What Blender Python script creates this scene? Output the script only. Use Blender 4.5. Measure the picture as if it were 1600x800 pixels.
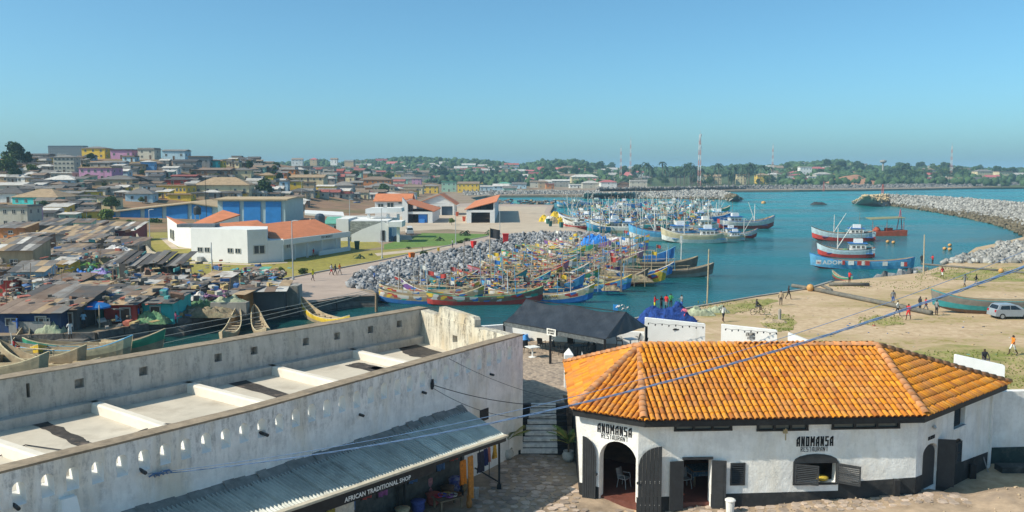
import bpy, bmesh, math, random, re
import numpy as np
from math import sin, cos, pi, radians, sqrt, atan2, exp
from mathutils import Vector, Matrix, noise as mnoise
from mathutils.geometry import tessellate_polygon
for o in list(bpy.data.objects):
    bpy.data.objects.remove(o, do_unlink=True)
SC = bpy.context.scene
COL = SC.collection
random.seed(7)
np.random.seed(7)
FPX = 1350.0
CAMZ = 14.5
HORIZON = 268.0
PITCH = math.atan((400 - HORIZON) / FPX)
cam_d = bpy.data.cameras.new('camera')
cam = bpy.data.objects.new('camera', cam_d)
COL.objects.link(cam)
cam.location = (0, 0, CAMZ)
cam.rotation_euler = (pi / 2 - PITCH, 0, 0)
cam_d.sensor_width = 36
cam_d.lens = FPX * 36 / 1600
cam_d.clip_start = 0.5
cam_d.clip_end = 30000
SC.camera = cam
SUN_AZ = radians(19)      # the light travels to +x and a little to +y
SUN_EL = radians(41)
world = bpy.data.worlds.new('World')
SC.world = world
world.use_nodes = True
wn = world.node_tree.nodes
wl = world.node_tree.links
bg = wn['Background']
sky = wn.new('ShaderNodeTexSky')
sky.sky_type = 'NISHITA'
sky.sun_disc = False
sky.sun_elevation = SUN_EL
sky.sun_rotation = radians(270) - SUN_AZ
sky.altitude = 0
sky.air_density = 0.7
sky.dust_density = 1.6
sky.ozone_density = 10.0
tint = wn.new('ShaderNodeMix')
tint.data_type = 'RGBA'
tint.blend_type = 'MULTIPLY'
tint.inputs[0].default_value = 1.0
tint.inputs[7].default_value = (0.62, 0.745, 0.565, 1)
wl.new(sky.outputs[0], tint.inputs[6])
wl.new(tint.outputs[2], bg.inputs[0])
bg.inputs[1].default_value = 0.15
sun_d = bpy.data.lights.new('sun', 'SUN')
sun_d.energy = 2.7
sun_d.angle = radians(0.5)
sun_d.color = (1.0, 0.90, 0.74)
sun = bpy.data.objects.new('sun', sun_d)
COL.objects.link(sun)
LDIR = Vector((cos(SUN_EL) * cos(SUN_AZ), cos(SUN_EL) * sin(SUN_AZ), -sin(SUN_EL)))
sun.rotation_euler = LDIR.to_track_quat('-Z', 'Y').to_euler()
sun.location = (-60, -20, 80)
SC.view_settings.view_transform = 'Standard'
SC.view_settings.look = 'None'
SC.view_settings.gamma = 1
SC.view_settings.use_curve_mapping = False
SC.view_settings.exposure = 1.05
CP, SP = cos(PITCH), sin(PITCH)
def ray(px, py):
    u = (px - 800) / FPX
    v = (400 - py) / FPX
    return Vector((u, CP + v * SP, -SP + v * CP))
def P(px, py, z=0.0):
    d = ray(px, py)
    t = (z - CAMZ) / d.z
    return Vector((d.x * t, d.y * t, z))
def PY(px, py, y):
    d = ray(px, py)
    t = y / d.y
    return Vector((d.x * t, y, CAMZ + d.z * t))
def ppm(y):           # pixels per metre at depth y
    return FPX / y
WATER = -2.0
LAND = -0.6
SAND = -0.4
def smooth(t):
    t = max(0.0, min(1.0, t))
    return t * t * (3 - 2 * t)
def terr(x, y):
    """height of the town land"""
    h = LAND + 21.5 * smooth((y - 205) / 225) * smooth((-50 - x) / 110)
    if y > 480:
        h -= 14 * smooth((y - 480) / 400) * smooth((-50 - x) / 110)
    h += 5.0 * smooth((y - 620) / 500) * smooth((60 - x) / 300)
    return h
def T(px, py, y0=120.0, y1=900.0):
    d = ray(px, py)
    y = y0
    while y < y1:
        t = y / d.y
        if CAMZ + d.z * t <= terr(d.x * t, y):
            return Vector((d.x * t, y, terr(d.x * t, y)))
        y += 2.0
    t = y1 / d.y
    return Vector((d.x * t, y1, CAMZ + d.z * t))
def tag(o, label=None, cat=None, group=None, kind=None):
    if label: o['label'] = label
    if cat: o['category'] = cat
    if group: o['group'] = group
    if kind: o['kind'] = kind
    return o
def rootmat(o):
    while o.parent is not None:
        o = o.parent
    return Matrix.Translation(o.location) @ Matrix.Rotation(o.rotation_euler.z, 4, 'Z')
def thing(name, label, cat, loc=(0, 0, 0), rz=0.0, group=None):
    o = bpy.data.objects.new(name, None)
    o.empty_display_size = 0.3
    COL.objects.link(o)
    o.location = loc
    o.rotation_euler = (0, 0, rz)
    return tag(o, label, cat, group)
def place(name, me, parent=None, loc=None, rot=None, scale=None, mats=None):
    o = bpy.data.objects.new(name, me)
    COL.objects.link(o)
    if parent is not None: o.parent = parent
    if loc is not None: o.location = loc
    if rot is not None: o.rotation_euler = rot
    if scale is not None: o.scale = scale
    if mats:
        for i, m in enumerate(mats):
            o.material_slots[i].link = 'OBJECT'
            o.material_slots[i].material = m
    return o
def copy_tree(o, parent=None):
    c = o.copy()
    COL.objects.link(c)
    c.parent = parent
    for ch in list(o.children):
        copy_tree(ch, c)
    return c
from mathutils.geometry import delaunay_2d_cdt
def tri2d(pts):
    """triangles of a simple polygon: (points, index triples, all counter-clockwise)"""
    ox = sum(p[0] for p in pts)/len(pts); oy = sum(p[1] for p in pts)/len(pts)
    vs = [Vector((p[0]-ox, p[1]-oy)) for p in pts]; n = len(vs)
    r = delaunay_2d_cdt(vs, [], [list(range(n))], 1, 1e-5)
    out = []
    for f in r[2]:
        a, b, c = (r[0][i] for i in f[:3])
        out.append(tuple(f) if (b-a).cross(c-a) > 0 else tuple(reversed(f)))
    return [(v.x+ox, v.y+oy) for v in r[0]], out
class MB:
    def __init__(self):
        self.v = []; self.f = []; self.m = []
    def add(self, vs, fs, m=0):
        b = len(self.v)
        self.v.extend([tuple(p) for p in vs])
        for f in fs:
            self.f.append(tuple(i + b for i in f)); self.m.append(m)
        return self
    def box(self, x0, x1, y0, y1, z0, z1, m=0):
        vs = [(x0,y0,z0),(x1,y0,z0),(x1,y1,z0),(x0,y1,z0),(x0,y0,z1),(x1,y0,z1),(x1,y1,z1),(x0,y1,z1)]
        return self.add(vs, [(0,3,2,1),(4,5,6,7),(0,1,5,4),(1,2,6,5),(2,3,7,6),(3,0,4,7)], m)
    def obox(self, c, ax, ay, az, m=0):
        c = Vector(c); ax = Vector(ax); ay = Vector(ay); az = Vector(az)
        vs = [c-ax-ay-az, c+ax-ay-az, c+ax+ay-az, c-ax+ay-az, c-ax-ay+az, c+ax-ay+az, c+ax+ay+az, c-ax+ay+az]
        return self.add(vs, [(0,3,2,1),(4,5,6,7),(0,1,5,4),(1,2,6,5),(2,3,7,6),(3,0,4,7)], m)
    def beam(self, p0, p1, w, h, m=0, up=(0,0,1)):
        p0 = Vector(p0); p1 = Vector(p1); d = p1 - p0; L = d.length; d.normalize()
        s = d.cross(Vector(up))
        if s.length < 1e-4: s = d.cross(Vector((0,1,0)))
        s.normalize(); u = s.cross(d)
        return self.obox((p0+p1)/2, d*(L/2), s*(w/2), u*(h/2), m)
    def prism(self, pts, z0, z1, m=0, mt=None):
        n = len(pts); b = len(self.v)
        vs = [(p[0], p[1], z0) for p in pts] + [(p[0], p[1], z1) for p in pts]
        a = sum(pts[i][0]*pts[(i+1)%n][1]-pts[(i+1)%n][0]*pts[i][1] for i in range(n))
        sides = [(i, (i+1)%n, n+(i+1)%n, n+i) for i in range(n)]
        if a < 0: sides = [tuple(reversed(s)) for s in sides]
        self.add(vs, sides, m)
        vv, tr = tri2d(pts); k = len(self.v)
        self.v.extend([(p[0], p[1], z1) for p in vv]); self.v.extend([(p[0], p[1], z0) for p in vv]); nv = len(vv)
        for t in tr:
            self.f.append(tuple(i+k for i in t)); self.m.append(m if mt is None else mt)
            self.f.append(tuple(i+k+nv for i in reversed(t))); self.m.append(m)
        return self
    def sheet(self, pts, z, m=0):
        vv, tr = tri2d(pts); b = len(self.v)
        self.v.extend([(p[0], p[1], z) for p in vv])
        for t in tr:
            self.f.append(tuple(i+b for i in t)); self.m.append(m)
        return self
    def tube(self, pts, r, n=6, m=0, caps=True):
        pts = [Vector(p) for p in pts]
        if not isinstance(r, (list, tuple)): r = [r]*len(pts)
        b = len(self.v); k = len(pts)
        ref = None
        for i, p in enumerate(pts):
            d = (pts[min(i+1,k-1)] - pts[max(i-1,0)]).normalized()
            if ref is None:
                ref = Vector((0,0,1)) if abs(d.z) < 0.9 else Vector((1,0,0))
            s = d.cross(ref)
            if s.length < 1e-5: s = d.cross(Vector((0.3,1,0)))
            s.normalize(); u = s.cross(d)
            for j in range(n):
                a = 2*pi*j/n
                self.v.append(tuple(p + (s*cos(a) + u*sin(a))*r[i]))
        for i in range(k-1):
            for j in range(n):
                j2 = (j+1) % n
                self.f.append((b+i*n+j, b+(i+1)*n+j, b+(i+1)*n+j2, b+i*n+j2)); self.m.append(m)
        if caps:
            self.f.append(tuple(b+j for j in range(n))); self.m.append(m)
            self.f.append(tuple(b+(k-1)*n+j for j in reversed(range(n)))); self.m.append(m)
        return self
    def lathe(self, prof, n=12, c=(0,0,0), m=0):
        b = len(self.v); k = len(prof)
        for (r, z) in prof:
            for j in range(n):
                a = 2*pi*j/n
                self.v.append((c[0]+r*cos(a), c[1]+r*sin(a), c[2]+z))
        for i in range(k-1):
            for j in range(n):
                j2 = (j+1) % n
                self.f.append((b+i*n+j, b+i*n+j2, b+(i+1)*n+j2, b+(i+1)*n+j)); self.m.append(m)
        self.f.append(tuple(b+j for j in reversed(range(n)))); self.m.append(m)
        self.f.append(tuple(b+(k-1)*n+j for j in range(n))); self.m.append(m)
        return self
    def grid(self, fn, nu, nv, m=0, flip=False):
        b = len(self.v)
        for i in range(nu+1):
            for j in range(nv+1):
                self.v.append(tuple(fn(i/nu, j/nv)))
        for i in range(nu):
            for j in range(nv):
                a = b+i*(nv+1)+j
                q = (a, a+nv+1, a+nv+2, a+1)
                if flip: q = tuple(reversed(q))
                self.f.append(q); self.m.append(m)
        return self
    def mesh(self, name, mats, smooth_=False):
        me = bpy.data.meshes.new(name)
        me.from_pydata(self.v, [], self.f)
        if not isinstance(mats, (list, tuple)): mats = [mats]
        for m in mats: me.materials.append(m)
        if len(mats) > 1: me.polygons.foreach_set('material_index', self.m)
        if smooth_: me.polygons.foreach_set('use_smooth', [True]*len(self.f))
        me.update()
        return me
    def build(self, name, mats, parent=None, smooth_=False, local=False):
        if parent is not None and not local:
            inv = rootmat(parent).inverted()
            self.v = [tuple(inv @ Vector(p)) for p in self.v]
        o = bpy.data.objects.new(name, self.mesh(name, mats, smooth_))
        COL.objects.link(o)
        if parent is not None: o.parent = parent
        return o
def wall_panel(mb, p0, p1, z0, top, thick, holes=(), m=0, mj=None, back=True):
    """vertical wall from p0 to p1 (2D), outer face to the right-hand side of p0->p1, holes = lists of (s,z).
    top: a height or a list of (s,z) points from s=0 to s=L"""
    p0 = Vector((p0[0], p0[1])); p1 = Vector((p1[0], p1[1]))
    d = p1 - p0; L = d.length; d.normalize()
    nrm = Vector((d.y, -d.x))           # outward = right of travel
    if not isinstance(top, (list, tuple)): top = [(0, top), (L, top)]
    outer = [(0, z0), (L, z0)] + [(s, z) for s, z in reversed(top)]
    if mj is None: mj = m
    def w(s, z, off):
        q = p0 + d*s - nrm*off
        return (q.x, q.y, z)
    loops = [outer] + [list(h) for h in holes]
    flat = [pt for lp in loops for pt in lp]
    tris = tessellate_polygon([[Vector((s, z, 0)) for s, z in lp] for lp in loops])
    for off, flip in (((0, False), (thick, True)) if back else ((0, False),)):
        b = len(mb.v)
        mb.v.extend([w(s, z, off) for s, z in flat])
        for t in tris:
            a = [flat[i] for i in t]
            ccw = (a[1][0]-a[0][0])*(a[2][1]-a[0][1])-(a[2][0]-a[0][0])*(a[1][1]-a[0][1]) > 0
            if ccw == flip: t = tuple(reversed(t))
            mb.f.append(tuple(i+b for i in t)); mb.m.append(m)
    for li, lp in enumerate(loops):
        n = len(lp)
        for i in range(n):
            a = lp[i]; c = lp[(i+1) % n]
            mb.add([w(a[0],a[1],0), w(c[0],c[1],0), w(c[0],c[1],thick), w(a[0],a[1],thick)], [(0,1,2,3)], m if li == 0 else mj)
    return mb
def arch(s0, s1, z0, zs, zt, n=10):
    """opening with a round head: sides to zs, crown at zt"""
    c = (s0+s1)/2; r = (s1-s0)/2
    pts = [(s0, z0), (s1, z0)]
    for i in range(n+1):
        a = pi*i/n
        pts.append((c + r*cos(a), zs + (zt-zs)*sin(a)))
    return pts
def rect(s0, s1, z0, z1):
    return [(s0,z0),(s1,z0),(s1,z1),(s0,z1)]
MC = {}
def mat(name, col, rough=0.85, var=0.18, scale=2.0, bump=0.15, rnd=0.0, dirt=0.0, dcol=(0.12,0.1,0.08), dscale=0.6,
        metal=0.0, streak=False, island=False, wave=None, spec=0.3, stretch=None, bdist=0.02):
    if name in MC: return MC[name]
    M = bpy.data.materials.new(name); M.use_nodes = True
    nt = M.node_tree; N = nt.nodes; L = nt.links
    b = N['Principled BSDF']
    b.inputs['Roughness'].default_value = rough
    b.inputs['Metallic'].default_value = metal
    b.inputs['Specular IOR Level'].default_value = spec
    tc = N.new('ShaderNodeTexCoord')
    co = tc.outputs['Object']
    if stretch:
        mp = N.new('ShaderNodeMapping'); mp.inputs['Scale'].default_value = stretch
        L.new(co, mp.inputs[0]); co2 = mp.outputs[0]
    else: co2 = co
    nz = N.new('ShaderNodeTexNoise'); nz.inputs['Scale'].default_value = scale; nz.inputs['Detail'].default_value = 7
    nz.inputs['Roughness'].default_value = 0.65
    L.new(co2, nz.inputs['Vector'])
    mr = N.new('ShaderNodeMapRange'); mr.inputs[1].default_value = 0.3; mr.inputs[2].default_value = 0.7
    mr.inputs[3].default_value = 1-var; mr.inputs[4].default_value = 1+var
    L.new(nz.outputs['Fac'], mr.inputs[0])
    val = mr.outputs[0]
    if rnd > 0:
        if island:
            oi = N.new('ShaderNodeNewGeometry'); ro = oi.outputs['Random Per Island']
        else:
            oi = N.new('ShaderNodeObjectInfo'); ro = oi.outputs['Random']
        m2 = N.new('ShaderNodeMapRange'); m2.inputs[3].default_value = 1-rnd; m2.inputs[4].default_value = 1+rnd
        L.new(ro, m2.inputs[0])
        mu = N.new('ShaderNodeMath'); mu.operation = 'MULTIPLY'
        L.new(val, mu.inputs[0]); L.new(m2.outputs[0], mu.inputs[1]); val = mu.outputs[0]
    vm = N.new('ShaderNodeVectorMath'); vm.operation = 'SCALE'
    vm.inputs[0].default_value = col[:3]
    L.new(val, vm.inputs['Scale'])
    out = vm.outputs[0]
    if dirt > 0:
        n2 = N.new('ShaderNodeTexNoise'); n2.inputs['Scale'].default_value = dscale; n2.inputs['Detail'].default_value = 9
        n2.inputs['Roughness'].default_value = 0.7
        if streak:
            mp = N.new('ShaderNodeMapping'); mp.inputs['Scale'].default_value = (1,1,0.22)
            L.new(co, mp.inputs[0]); L.new(mp.outputs[0], n2.inputs['Vector'])
        else: L.new(co, n2.inputs['Vector'])
        r2 = N.new('ShaderNodeMapRange'); r2.inputs[1].default_value = 0.62-0.3*dirt; r2.inputs[2].default_value = 0.78-0.2*dirt
        r2.inputs[4].default_value = min(1, 0.35+dirt)
        L.new(n2.outputs['Fac'], r2.inputs[0])
        mx = N.new('ShaderNodeMix'); mx.data_type = 'RGBA'
        L.new(r2.outputs[0], mx.inputs[0]); L.new(out, mx.inputs[6]); mx.inputs[7].default_value = (*dcol, 1)
        out = mx.outputs[2]
    L.new(out, b.inputs['Base Color'])
    h = nz.outputs['Fac']
    if wave:
        axis, wsc, amt = wave
        wv = N.new('ShaderNodeTexWave'); wv.bands_direction = axis; wv.inputs['Scale'].default_value = wsc
        L.new(co, wv.inputs['Vector'])
        ma = N.new('ShaderNodeMath'); ma.operation = 'MULTIPLY_ADD'; ma.inputs[1].default_value = amt
        L.new(wv.outputs['Fac'], ma.inputs[0]); L.new(h, ma.inputs[2]); h = ma.outputs[0]
    if bump > 0:
        bp = N.new('ShaderNodeBump'); bp.inputs['Strength'].default_value = bump; bp.inputs['Distance'].default_value = bdist
        L.new(h, bp.inputs['Height']); L.new(bp.outputs[0], b.inputs['Normal'])
    MC[name] = M
    return M
def nodes_of(M):
    return M.node_tree.nodes, M.node_tree.links, M.node_tree.nodes['Principled BSDF']
PAL = {}
def paint(col, rough=0.75, dirt=0.35):
    """weathered house paint of one colour"""
    k = 'paint_%02d_%02d_%02d_%02d' % (int(col[0]*99), int(col[1]*99), int(col[2]*99), int(dirt*99))
    return mat(k, col, rough, 0.12, 1.3, 0.1, dirt=dirt, dcol=(col[0]*0.45+0.03, col[1]*0.43+0.03, col[2]*0.4+0.02), dscale=0.5, streak=True)
C = dict(white=(0.72,0.72,0.69), cream=(0.62,0.53,0.33), yellow=(0.68,0.47,0.06), pink=(0.52,0.27,0.42), grey=(0.28,0.28,0.27),
         blue=(0.16,0.36,0.62), teal=(0.06,0.50,0.50), brown=(0.2,0.12,0.08), tan=(0.42,0.32,0.2), red=(0.42,0.06,0.05),
         pale=(0.46,0.44,0.37), mint=(0.35,0.55,0.43), lilac=(0.36,0.3,0.5), orange=(0.55,0.22,0.07), sky=(0.4,0.55,0.64), dark=(0.09,0.09,0.09),
         maroon=(0.2,0.05,0.06), green=(0.12,0.33,0.18), concrete=(0.33,0.31,0.28), deepblue=(0.03,0.1,0.35))
def roofm(kind):
    t = dict(rust=((0.20,0.145,0.11), 0.45), grey=((0.19,0.18,0.17), 0.45), tan=((0.36,0.26,0.16), 0.3), pale=((0.45,0.43,0.4), 0.4),
             red=((0.30,0.09,0.075), 0.35), dark=((0.085,0.08,0.078), 0.4), terra=((0.5,0.18,0.085), 0.15), blue=((0.08,0.22,0.5), 0.2),
             green=((0.1,0.3,0.22), 0.2), brown=((0.22,0.165,0.12), 0.35), pinkred=((0.42,0.13,0.13), 0.25))[kind]
    return mat('roof_'+kind, t[0], 0.7, 0.22, 0.9, 0.25, dirt=t[1], dcol=(0.14,0.09,0.06), dscale=0.35, rnd=0.22, wave=('X', 2.2, 0.5), bdist=0.05)
M_DARK = mat('dark_opening', (0.02,0.02,0.022), 0.5, 0.2, 2, 0)
M_GLASS = mat('window_glass', (0.03,0.045,0.055), 0.12, 0.1, 1, 0, spec=0.6)
M_FRAME = mat('window_frame', (0.45,0.44,0.4), 0.6, 0.1, 3, 0)
M_WOOD = mat('old_wood', (0.22,0.155,0.1), 0.85, 0.35, 3, 0.3, rnd=0.25)
M_WOODPALE = mat('bleached_wood', (0.42,0.34,0.23), 0.85, 0.3, 3, 0.3, rnd=0.2)
M_BLACK = mat('black_paint', (0.022,0.023,0.025), 0.6, 0.25, 3, 0.1, dirt=0.15, dcol=(0.12,0.11,0.1))
M_WHITE = mat('white_plaster', (0.82,0.82,0.80), 0.85, 0.05, 1.5, 0.15, dirt=0.12, dcol=(0.5,0.48,0.43), dscale=0.8, streak=True)
M_STEEL = mat('grey_steel', (0.4,0.42,0.43), 0.45, 0.1, 4, 0, metal=0.6)
M_POLE = mat('galvanised_pole', (0.42,0.44,0.45), 0.5, 0.1, 4, 0, metal=0.3)
M_PLAST = {}
def plastic(col, rough=0.5):
    k = 'plastic_%02d_%02d_%02d' % (int(col[0]*99), int(col[1]*99), int(col[2]*99))
    return mat(k, col, rough, 0.1, 4, 0.05)
def text_mesh(s, size, m, extrude=0.004, bold=0.0, xs=1.0):
    cu = bpy.data.curves.new('lettering', 'FONT')
    cu.body = s; cu.size = size; cu.extrude = extrude; cu.align_x = 'CENTER'; cu.offset = bold; cu.space_character = 1.05
    cu.resolution_u = 2
    o = bpy.data.objects.new('lettering', cu); COL.objects.link(o)
    bpy.context.view_layer.update()
    me = bpy.data.meshes.new_from_object(o.evaluated_get(bpy.context.evaluated_depsgraph_get()))
    bpy.data.objects.remove(o, do_unlink=True); bpy.data.curves.remove(cu)
    if xs != 1.0:
        for v in me.vertices: v.co.x *= xs
    me.materials.clear(); me.materials.append(m)
    return me
STROKE = dict(A='0006 0618 1839 3930 0333', N='0009 0930 3039', O='0009 0939 3930 3000', M='0009 0924 2449 4940', S='3939 3909 0905 0535 3530 3000', R='0009 0939 3935 3505 1530', E='3000 0009 0939 0525', T='0939 2920', U='0900 0030 3039', L='0900 0030', W='0900 0024 2440 4049', H='0900 0535 3930', F='0009 0939 0525')
def sign_mesh(txt, h, m, wd=.62, bold=.15, gap=.30):
    mb = MB(); u = h/9; x = 0; b = bold*h/2
    for ch in txt:
        if ch == ' ': x += 4*u*wd; continue
        top = 4 if ch in 'MW' else 3
        for sg in STROKE[ch].split():
            p, q = Vector((x+int(sg[0])*u*wd*1.5, int(sg[1])*u, 0)), Vector((x+int(sg[2])*u*wd*1.5, int(sg[3])*u, 0)); d = q-p
            if d.length < 1e-6: continue
            d.normalize(); n = Vector((-d.y,d.x,0))*b; e = d*b
            mb.obox((p+q)/2, (q-p)/2+e, n, Vector((0,0,.004)))
        x += (top*1.5*wd+gap*9)*u
    w = x-gap*9*u; mb.v = [(a-w/2, c, e) for a, c, e in mb.v]
    return mb.mesh('lettering', m)
def letter(parent, me, pos, dirx, up=(0,0,1), name='lettering'):
    """stand a text mesh on a plane: dirx = reading direction, pos = baseline centre (world)"""
    x = Vector(dirx).normalized(); z = Vector(up); n = x.cross(z).normalized(); z = n.cross(x)
    Mx = Matrix((( x.x, z.x, n.x, pos[0]), (x.y, z.y, n.y, pos[1]), (x.z, z.z, n.z, pos[2]), (0,0,0,1)))
    o = bpy.data.objects.new(name, me); COL.objects.link(o)
    if parent is not None:
        o.parent = parent; Mx = rootmat(parent).inverted() @ Mx
    o.matrix_local = Mx
    return o
# SETTING: water, land, rock works
def poly_interp(pts, t):
    """point at fraction t along a polyline of Vectors (by index)"""
    k = t*(len(pts)-1); i = min(int(k), len(pts)-2); f = k-i
    return pts[i].lerp(pts[i+1], f)
Mw = bpy.data.materials.new('harbour_water'); Mw.use_nodes = True
N, L, B = nodes_of(Mw)
B.inputs['Roughness'].default_value = 0.22
B.inputs['Specular IOR Level'].default_value = 0.24
tc = N.new('ShaderNodeTexCoord')
sep = N.new('ShaderNodeSeparateXYZ'); L.new(tc.outputs['Object'], sep.inputs[0])
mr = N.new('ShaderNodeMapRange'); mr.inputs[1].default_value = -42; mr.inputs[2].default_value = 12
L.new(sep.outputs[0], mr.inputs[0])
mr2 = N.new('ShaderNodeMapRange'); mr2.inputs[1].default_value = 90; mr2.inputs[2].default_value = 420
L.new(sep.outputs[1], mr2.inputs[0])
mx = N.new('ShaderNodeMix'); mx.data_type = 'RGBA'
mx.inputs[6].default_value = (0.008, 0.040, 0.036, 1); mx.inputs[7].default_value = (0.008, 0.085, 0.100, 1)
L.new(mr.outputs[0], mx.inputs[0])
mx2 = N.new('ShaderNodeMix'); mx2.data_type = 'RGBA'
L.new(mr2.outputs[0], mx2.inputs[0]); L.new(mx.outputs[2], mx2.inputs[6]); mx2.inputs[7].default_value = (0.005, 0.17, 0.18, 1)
nb = N.new('ShaderNodeTexNoise'); nb.inputs['Scale'].default_value = 0.035; nb.inputs['Detail'].default_value = 6
mpv = N.new('ShaderNodeMapping'); mpv.inputs['Scale'].default_value = (0.45, 1.0, 1.0); mpv.inputs['Rotation'].default_value = (0, 0, 0.35)
L.new(tc.outputs['Object'], mpv.inputs[0]); L.new(mpv.outputs[0], nb.inputs['Vector'])
mrb = N.new('ShaderNodeMapRange'); mrb.inputs[1].default_value = 0.35; mrb.inputs[2].default_value = 0.7
mrb.inputs[3].default_value = 0.72; mrb.inputs[4].default_value = 1.5
L.new(nb.outputs['Fac'], mrb.inputs[0])
vs = N.new('ShaderNodeVectorMath'); vs.operation = 'SCALE'
L.new(mx2.outputs[2], vs.inputs[0]); L.new(mrb.outputs[0], vs.inputs['Scale']); L.new(vs.outputs[0], B.inputs['Base Color'])
nw = N.new('ShaderNodeTexNoise'); nw.inputs['Scale'].default_value = 0.8; nw.inputs['Detail'].default_value = 5; nw.inputs['Roughness'].default_value = 0.6
mpw = N.new('ShaderNodeMapping'); mpw.inputs['Scale'].default_value = (0.6, 1.5, 1.0); mpw.inputs['Rotation'].default_value = (0, 0, 0.2)
L.new(tc.outputs['Object'], mpw.inputs[0]); L.new(mpw.outputs[0], nw.inputs['Vector'])
bp = N.new('ShaderNodeBump'); bp.inputs['Strength'].default_value = 0.9; bp.inputs['Distance'].default_value = 0.5
mrr = N.new('ShaderNodeMapRange'); mrr.inputs[1].default_value = .4; mrr.inputs[2].default_value = .65; mrr.inputs[3].default_value = .12; mrr.inputs[4].default_value = .34; L.new(nb.outputs['Fac'], mrr.inputs[0]); L.new(mrr.outputs[0], B.inputs['Roughness'])
L.new(nw.outputs['Fac'], bp.inputs['Height']); L.new(bp.outputs[0], B.inputs['Normal'])
tag(MB().sheet([(-6000,-300),(9000,-300),(9000,12000),(-6000,12000)], WATER).build('water', Mw), kind='structure')
M_TOWN = mat('dusty_ground', (0.27,0.2,0.14), 0.95, 0.3, 0.15, 0.4, dirt=0.35, dcol=(0.14,0.13,0.06), dscale=0.03, bdist=0.1)
M_SANDG = bpy.data.materials.new('sandy_ground'); M_SANDG.use_nodes = True
N, L, B = nodes_of(M_SANDG); B.inputs['Roughness'].default_value = 0.95; B.inputs['Specular IOR Level'].default_value = 0.1
tc = N.new('ShaderNodeTexCoord')
n1 = N.new('ShaderNodeTexNoise'); n1.inputs['Scale'].default_value = 0.09; n1.inputs['Detail'].default_value = 8; n1.inputs['Roughness'].default_value = 0.62
mp = N.new('ShaderNodeMapping'); mp.inputs['Scale'].default_value = (0.6, 1.3, 1)
L.new(tc.outputs['Object'], mp.inputs[0]); L.new(mp.outputs[0], n1.inputs['Vector'])
n2 = N.new('ShaderNodeTexNoise'); n2.inputs['Scale'].default_value = 1.6; n2.inputs['Detail'].default_value = 9; n2.inputs['Roughness'].default_value = 0.7
L.new(tc.outputs['Object'], n2.inputs['Vector'])
cr = N.new('ShaderNodeValToRGB'); cr.color_ramp.elements[0].position = 0.3; cr.color_ramp.elements[0].color = (0.36,0.25,0.15,1)
cr.color_ramp.elements[1].position = 0.72; cr.color_ramp.elements[1].color = (0.60,0.47,0.32,1)
L.new(n2.outputs['Fac'], cr.inputs[0])
gr = N.new('ShaderNodeMapRange'); gr.inputs[1].default_value = 0.48; gr.inputs[2].default_value = 0.60
L.new(n1.outputs['Fac'], gr.inputs[0])
mm = N.new('ShaderNodeMath'); mm.operation = 'MULTIPLY'; L.new(gr.outputs[0], mm.inputs[0])
gm = N.new('ShaderNodeMapRange'); gm.inputs[1].default_value = 0.42; gm.inputs[2].default_value = 0.58; L.new(n2.outputs['Fac'], gm.inputs[0])
L.new(gm.outputs[0], mm.inputs[1])
mx = N.new('ShaderNodeMix'); mx.data_type = 'RGBA'; L.new(mm.outputs[0], mx.inputs[0]); L.new(cr.outputs[0], mx.inputs[6]); mx.inputs[7].default_value = (0.25,0.21,0.065,1)
L.new(mx.outputs[2], B.inputs['Base Color'])
bp = N.new('ShaderNodeBump'); bp.inputs['Strength'].default_value = 0.5; bp.inputs['Distance'].default_value = 0.06
L.new(n2.outputs['Fac'], bp.inputs['Height']); L.new(bp.outputs[0], B.inputs['Normal'])
M_ROAD = mat('pinkish_pavement', (0.38,0.30,0.25), 0.9, 0.12, 0.5, 0.1, dirt=0.15, dcol=(0.2,0.16,0.14), dscale=0.1)
M_APRON = mat('pale_concrete_apron', (0.45,0.37,0.28), 0.9, 0.12, 0.3, 0.1, dirt=0.25, dcol=(0.22,0.18,0.15), dscale=0.05)
M_LAWN = mat('mown_lawn', (0.25,0.22,0.045), 0.95, 0.3, 1.2, 0.5, dirt=0.45, dcol=(0.34,0.26,0.09), dscale=0.07, bdist=0.08)
M_LAWN2 = mat('green_lawn', (0.11,0.19,0.04), 0.95, 0.3, 1.2, 0.5, dirt=0.2, dcol=(0.24,0.22,0.07), dscale=0.07, bdist=0.08)
M_QUAY = mat('quay_masonry', (0.15,0.135,0.12), 0.95, 0.4, 0.9, 0.8, dirt=0.4, dcol=(0.05,0.048,0.045), dscale=0.5, bdist=0.2)
M_KERB = mat('kerb_concrete', (0.3,0.29,0.27), 0.9, 0.15, 2, 0.1)
bank = [P(-900,640,LAND), P(-400,585,LAND), P(0,526,LAND), P(150,520,LAND), P(230,506,LAND), P(330,490,LAND), P(400,481,LAND), P(465,474,LAND), P(550,462,LAND), P(590,461,LAND)]
rev_top = [P(x,y,LAND) for x,y in [(548,449),(560,430),(600,416),(640,408),(700,395),(760,380),(800,368),(860,364),(920,366),(955,370)]]
rev_bot = [P(x,y,WATER) for x,y in [(600,472),(655,453),(700,442),(740,433),(770,422),(812,406),(850,396),(890,389),(930,385),(968,380)]]
apron_edge = [P(x,y,LAND) for x,y in [(962,370),(905,357),(872,344),(860,331),(866,320),(800,318),(752,316)]]
far_shore = [P(x,y,LAND) for x,y in [(735,309),(760,305.5),(850,305),(930,305),(1000,303),(1060,300),(1140,297.5),(1240,297),(1340,296),(1440,294.5),(1520,293),(1600,291.5),(1800,288.5)]]
land = [(-4000, bank[0].y)] + [(p.x, p.y) for p in bank] + [(p.x, p.y) for p in rev_top[1:]] + [(p.x, p.y) for p in apron_edge] + [(p.x, p.y) for p in far_shore]
land += [(7000, far_shore[-1].y+900), (9000, 11000), (-6000, 11000), (-6000, 500)]
g = MB().prism(land, WATER-1.5, LAND)
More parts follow.
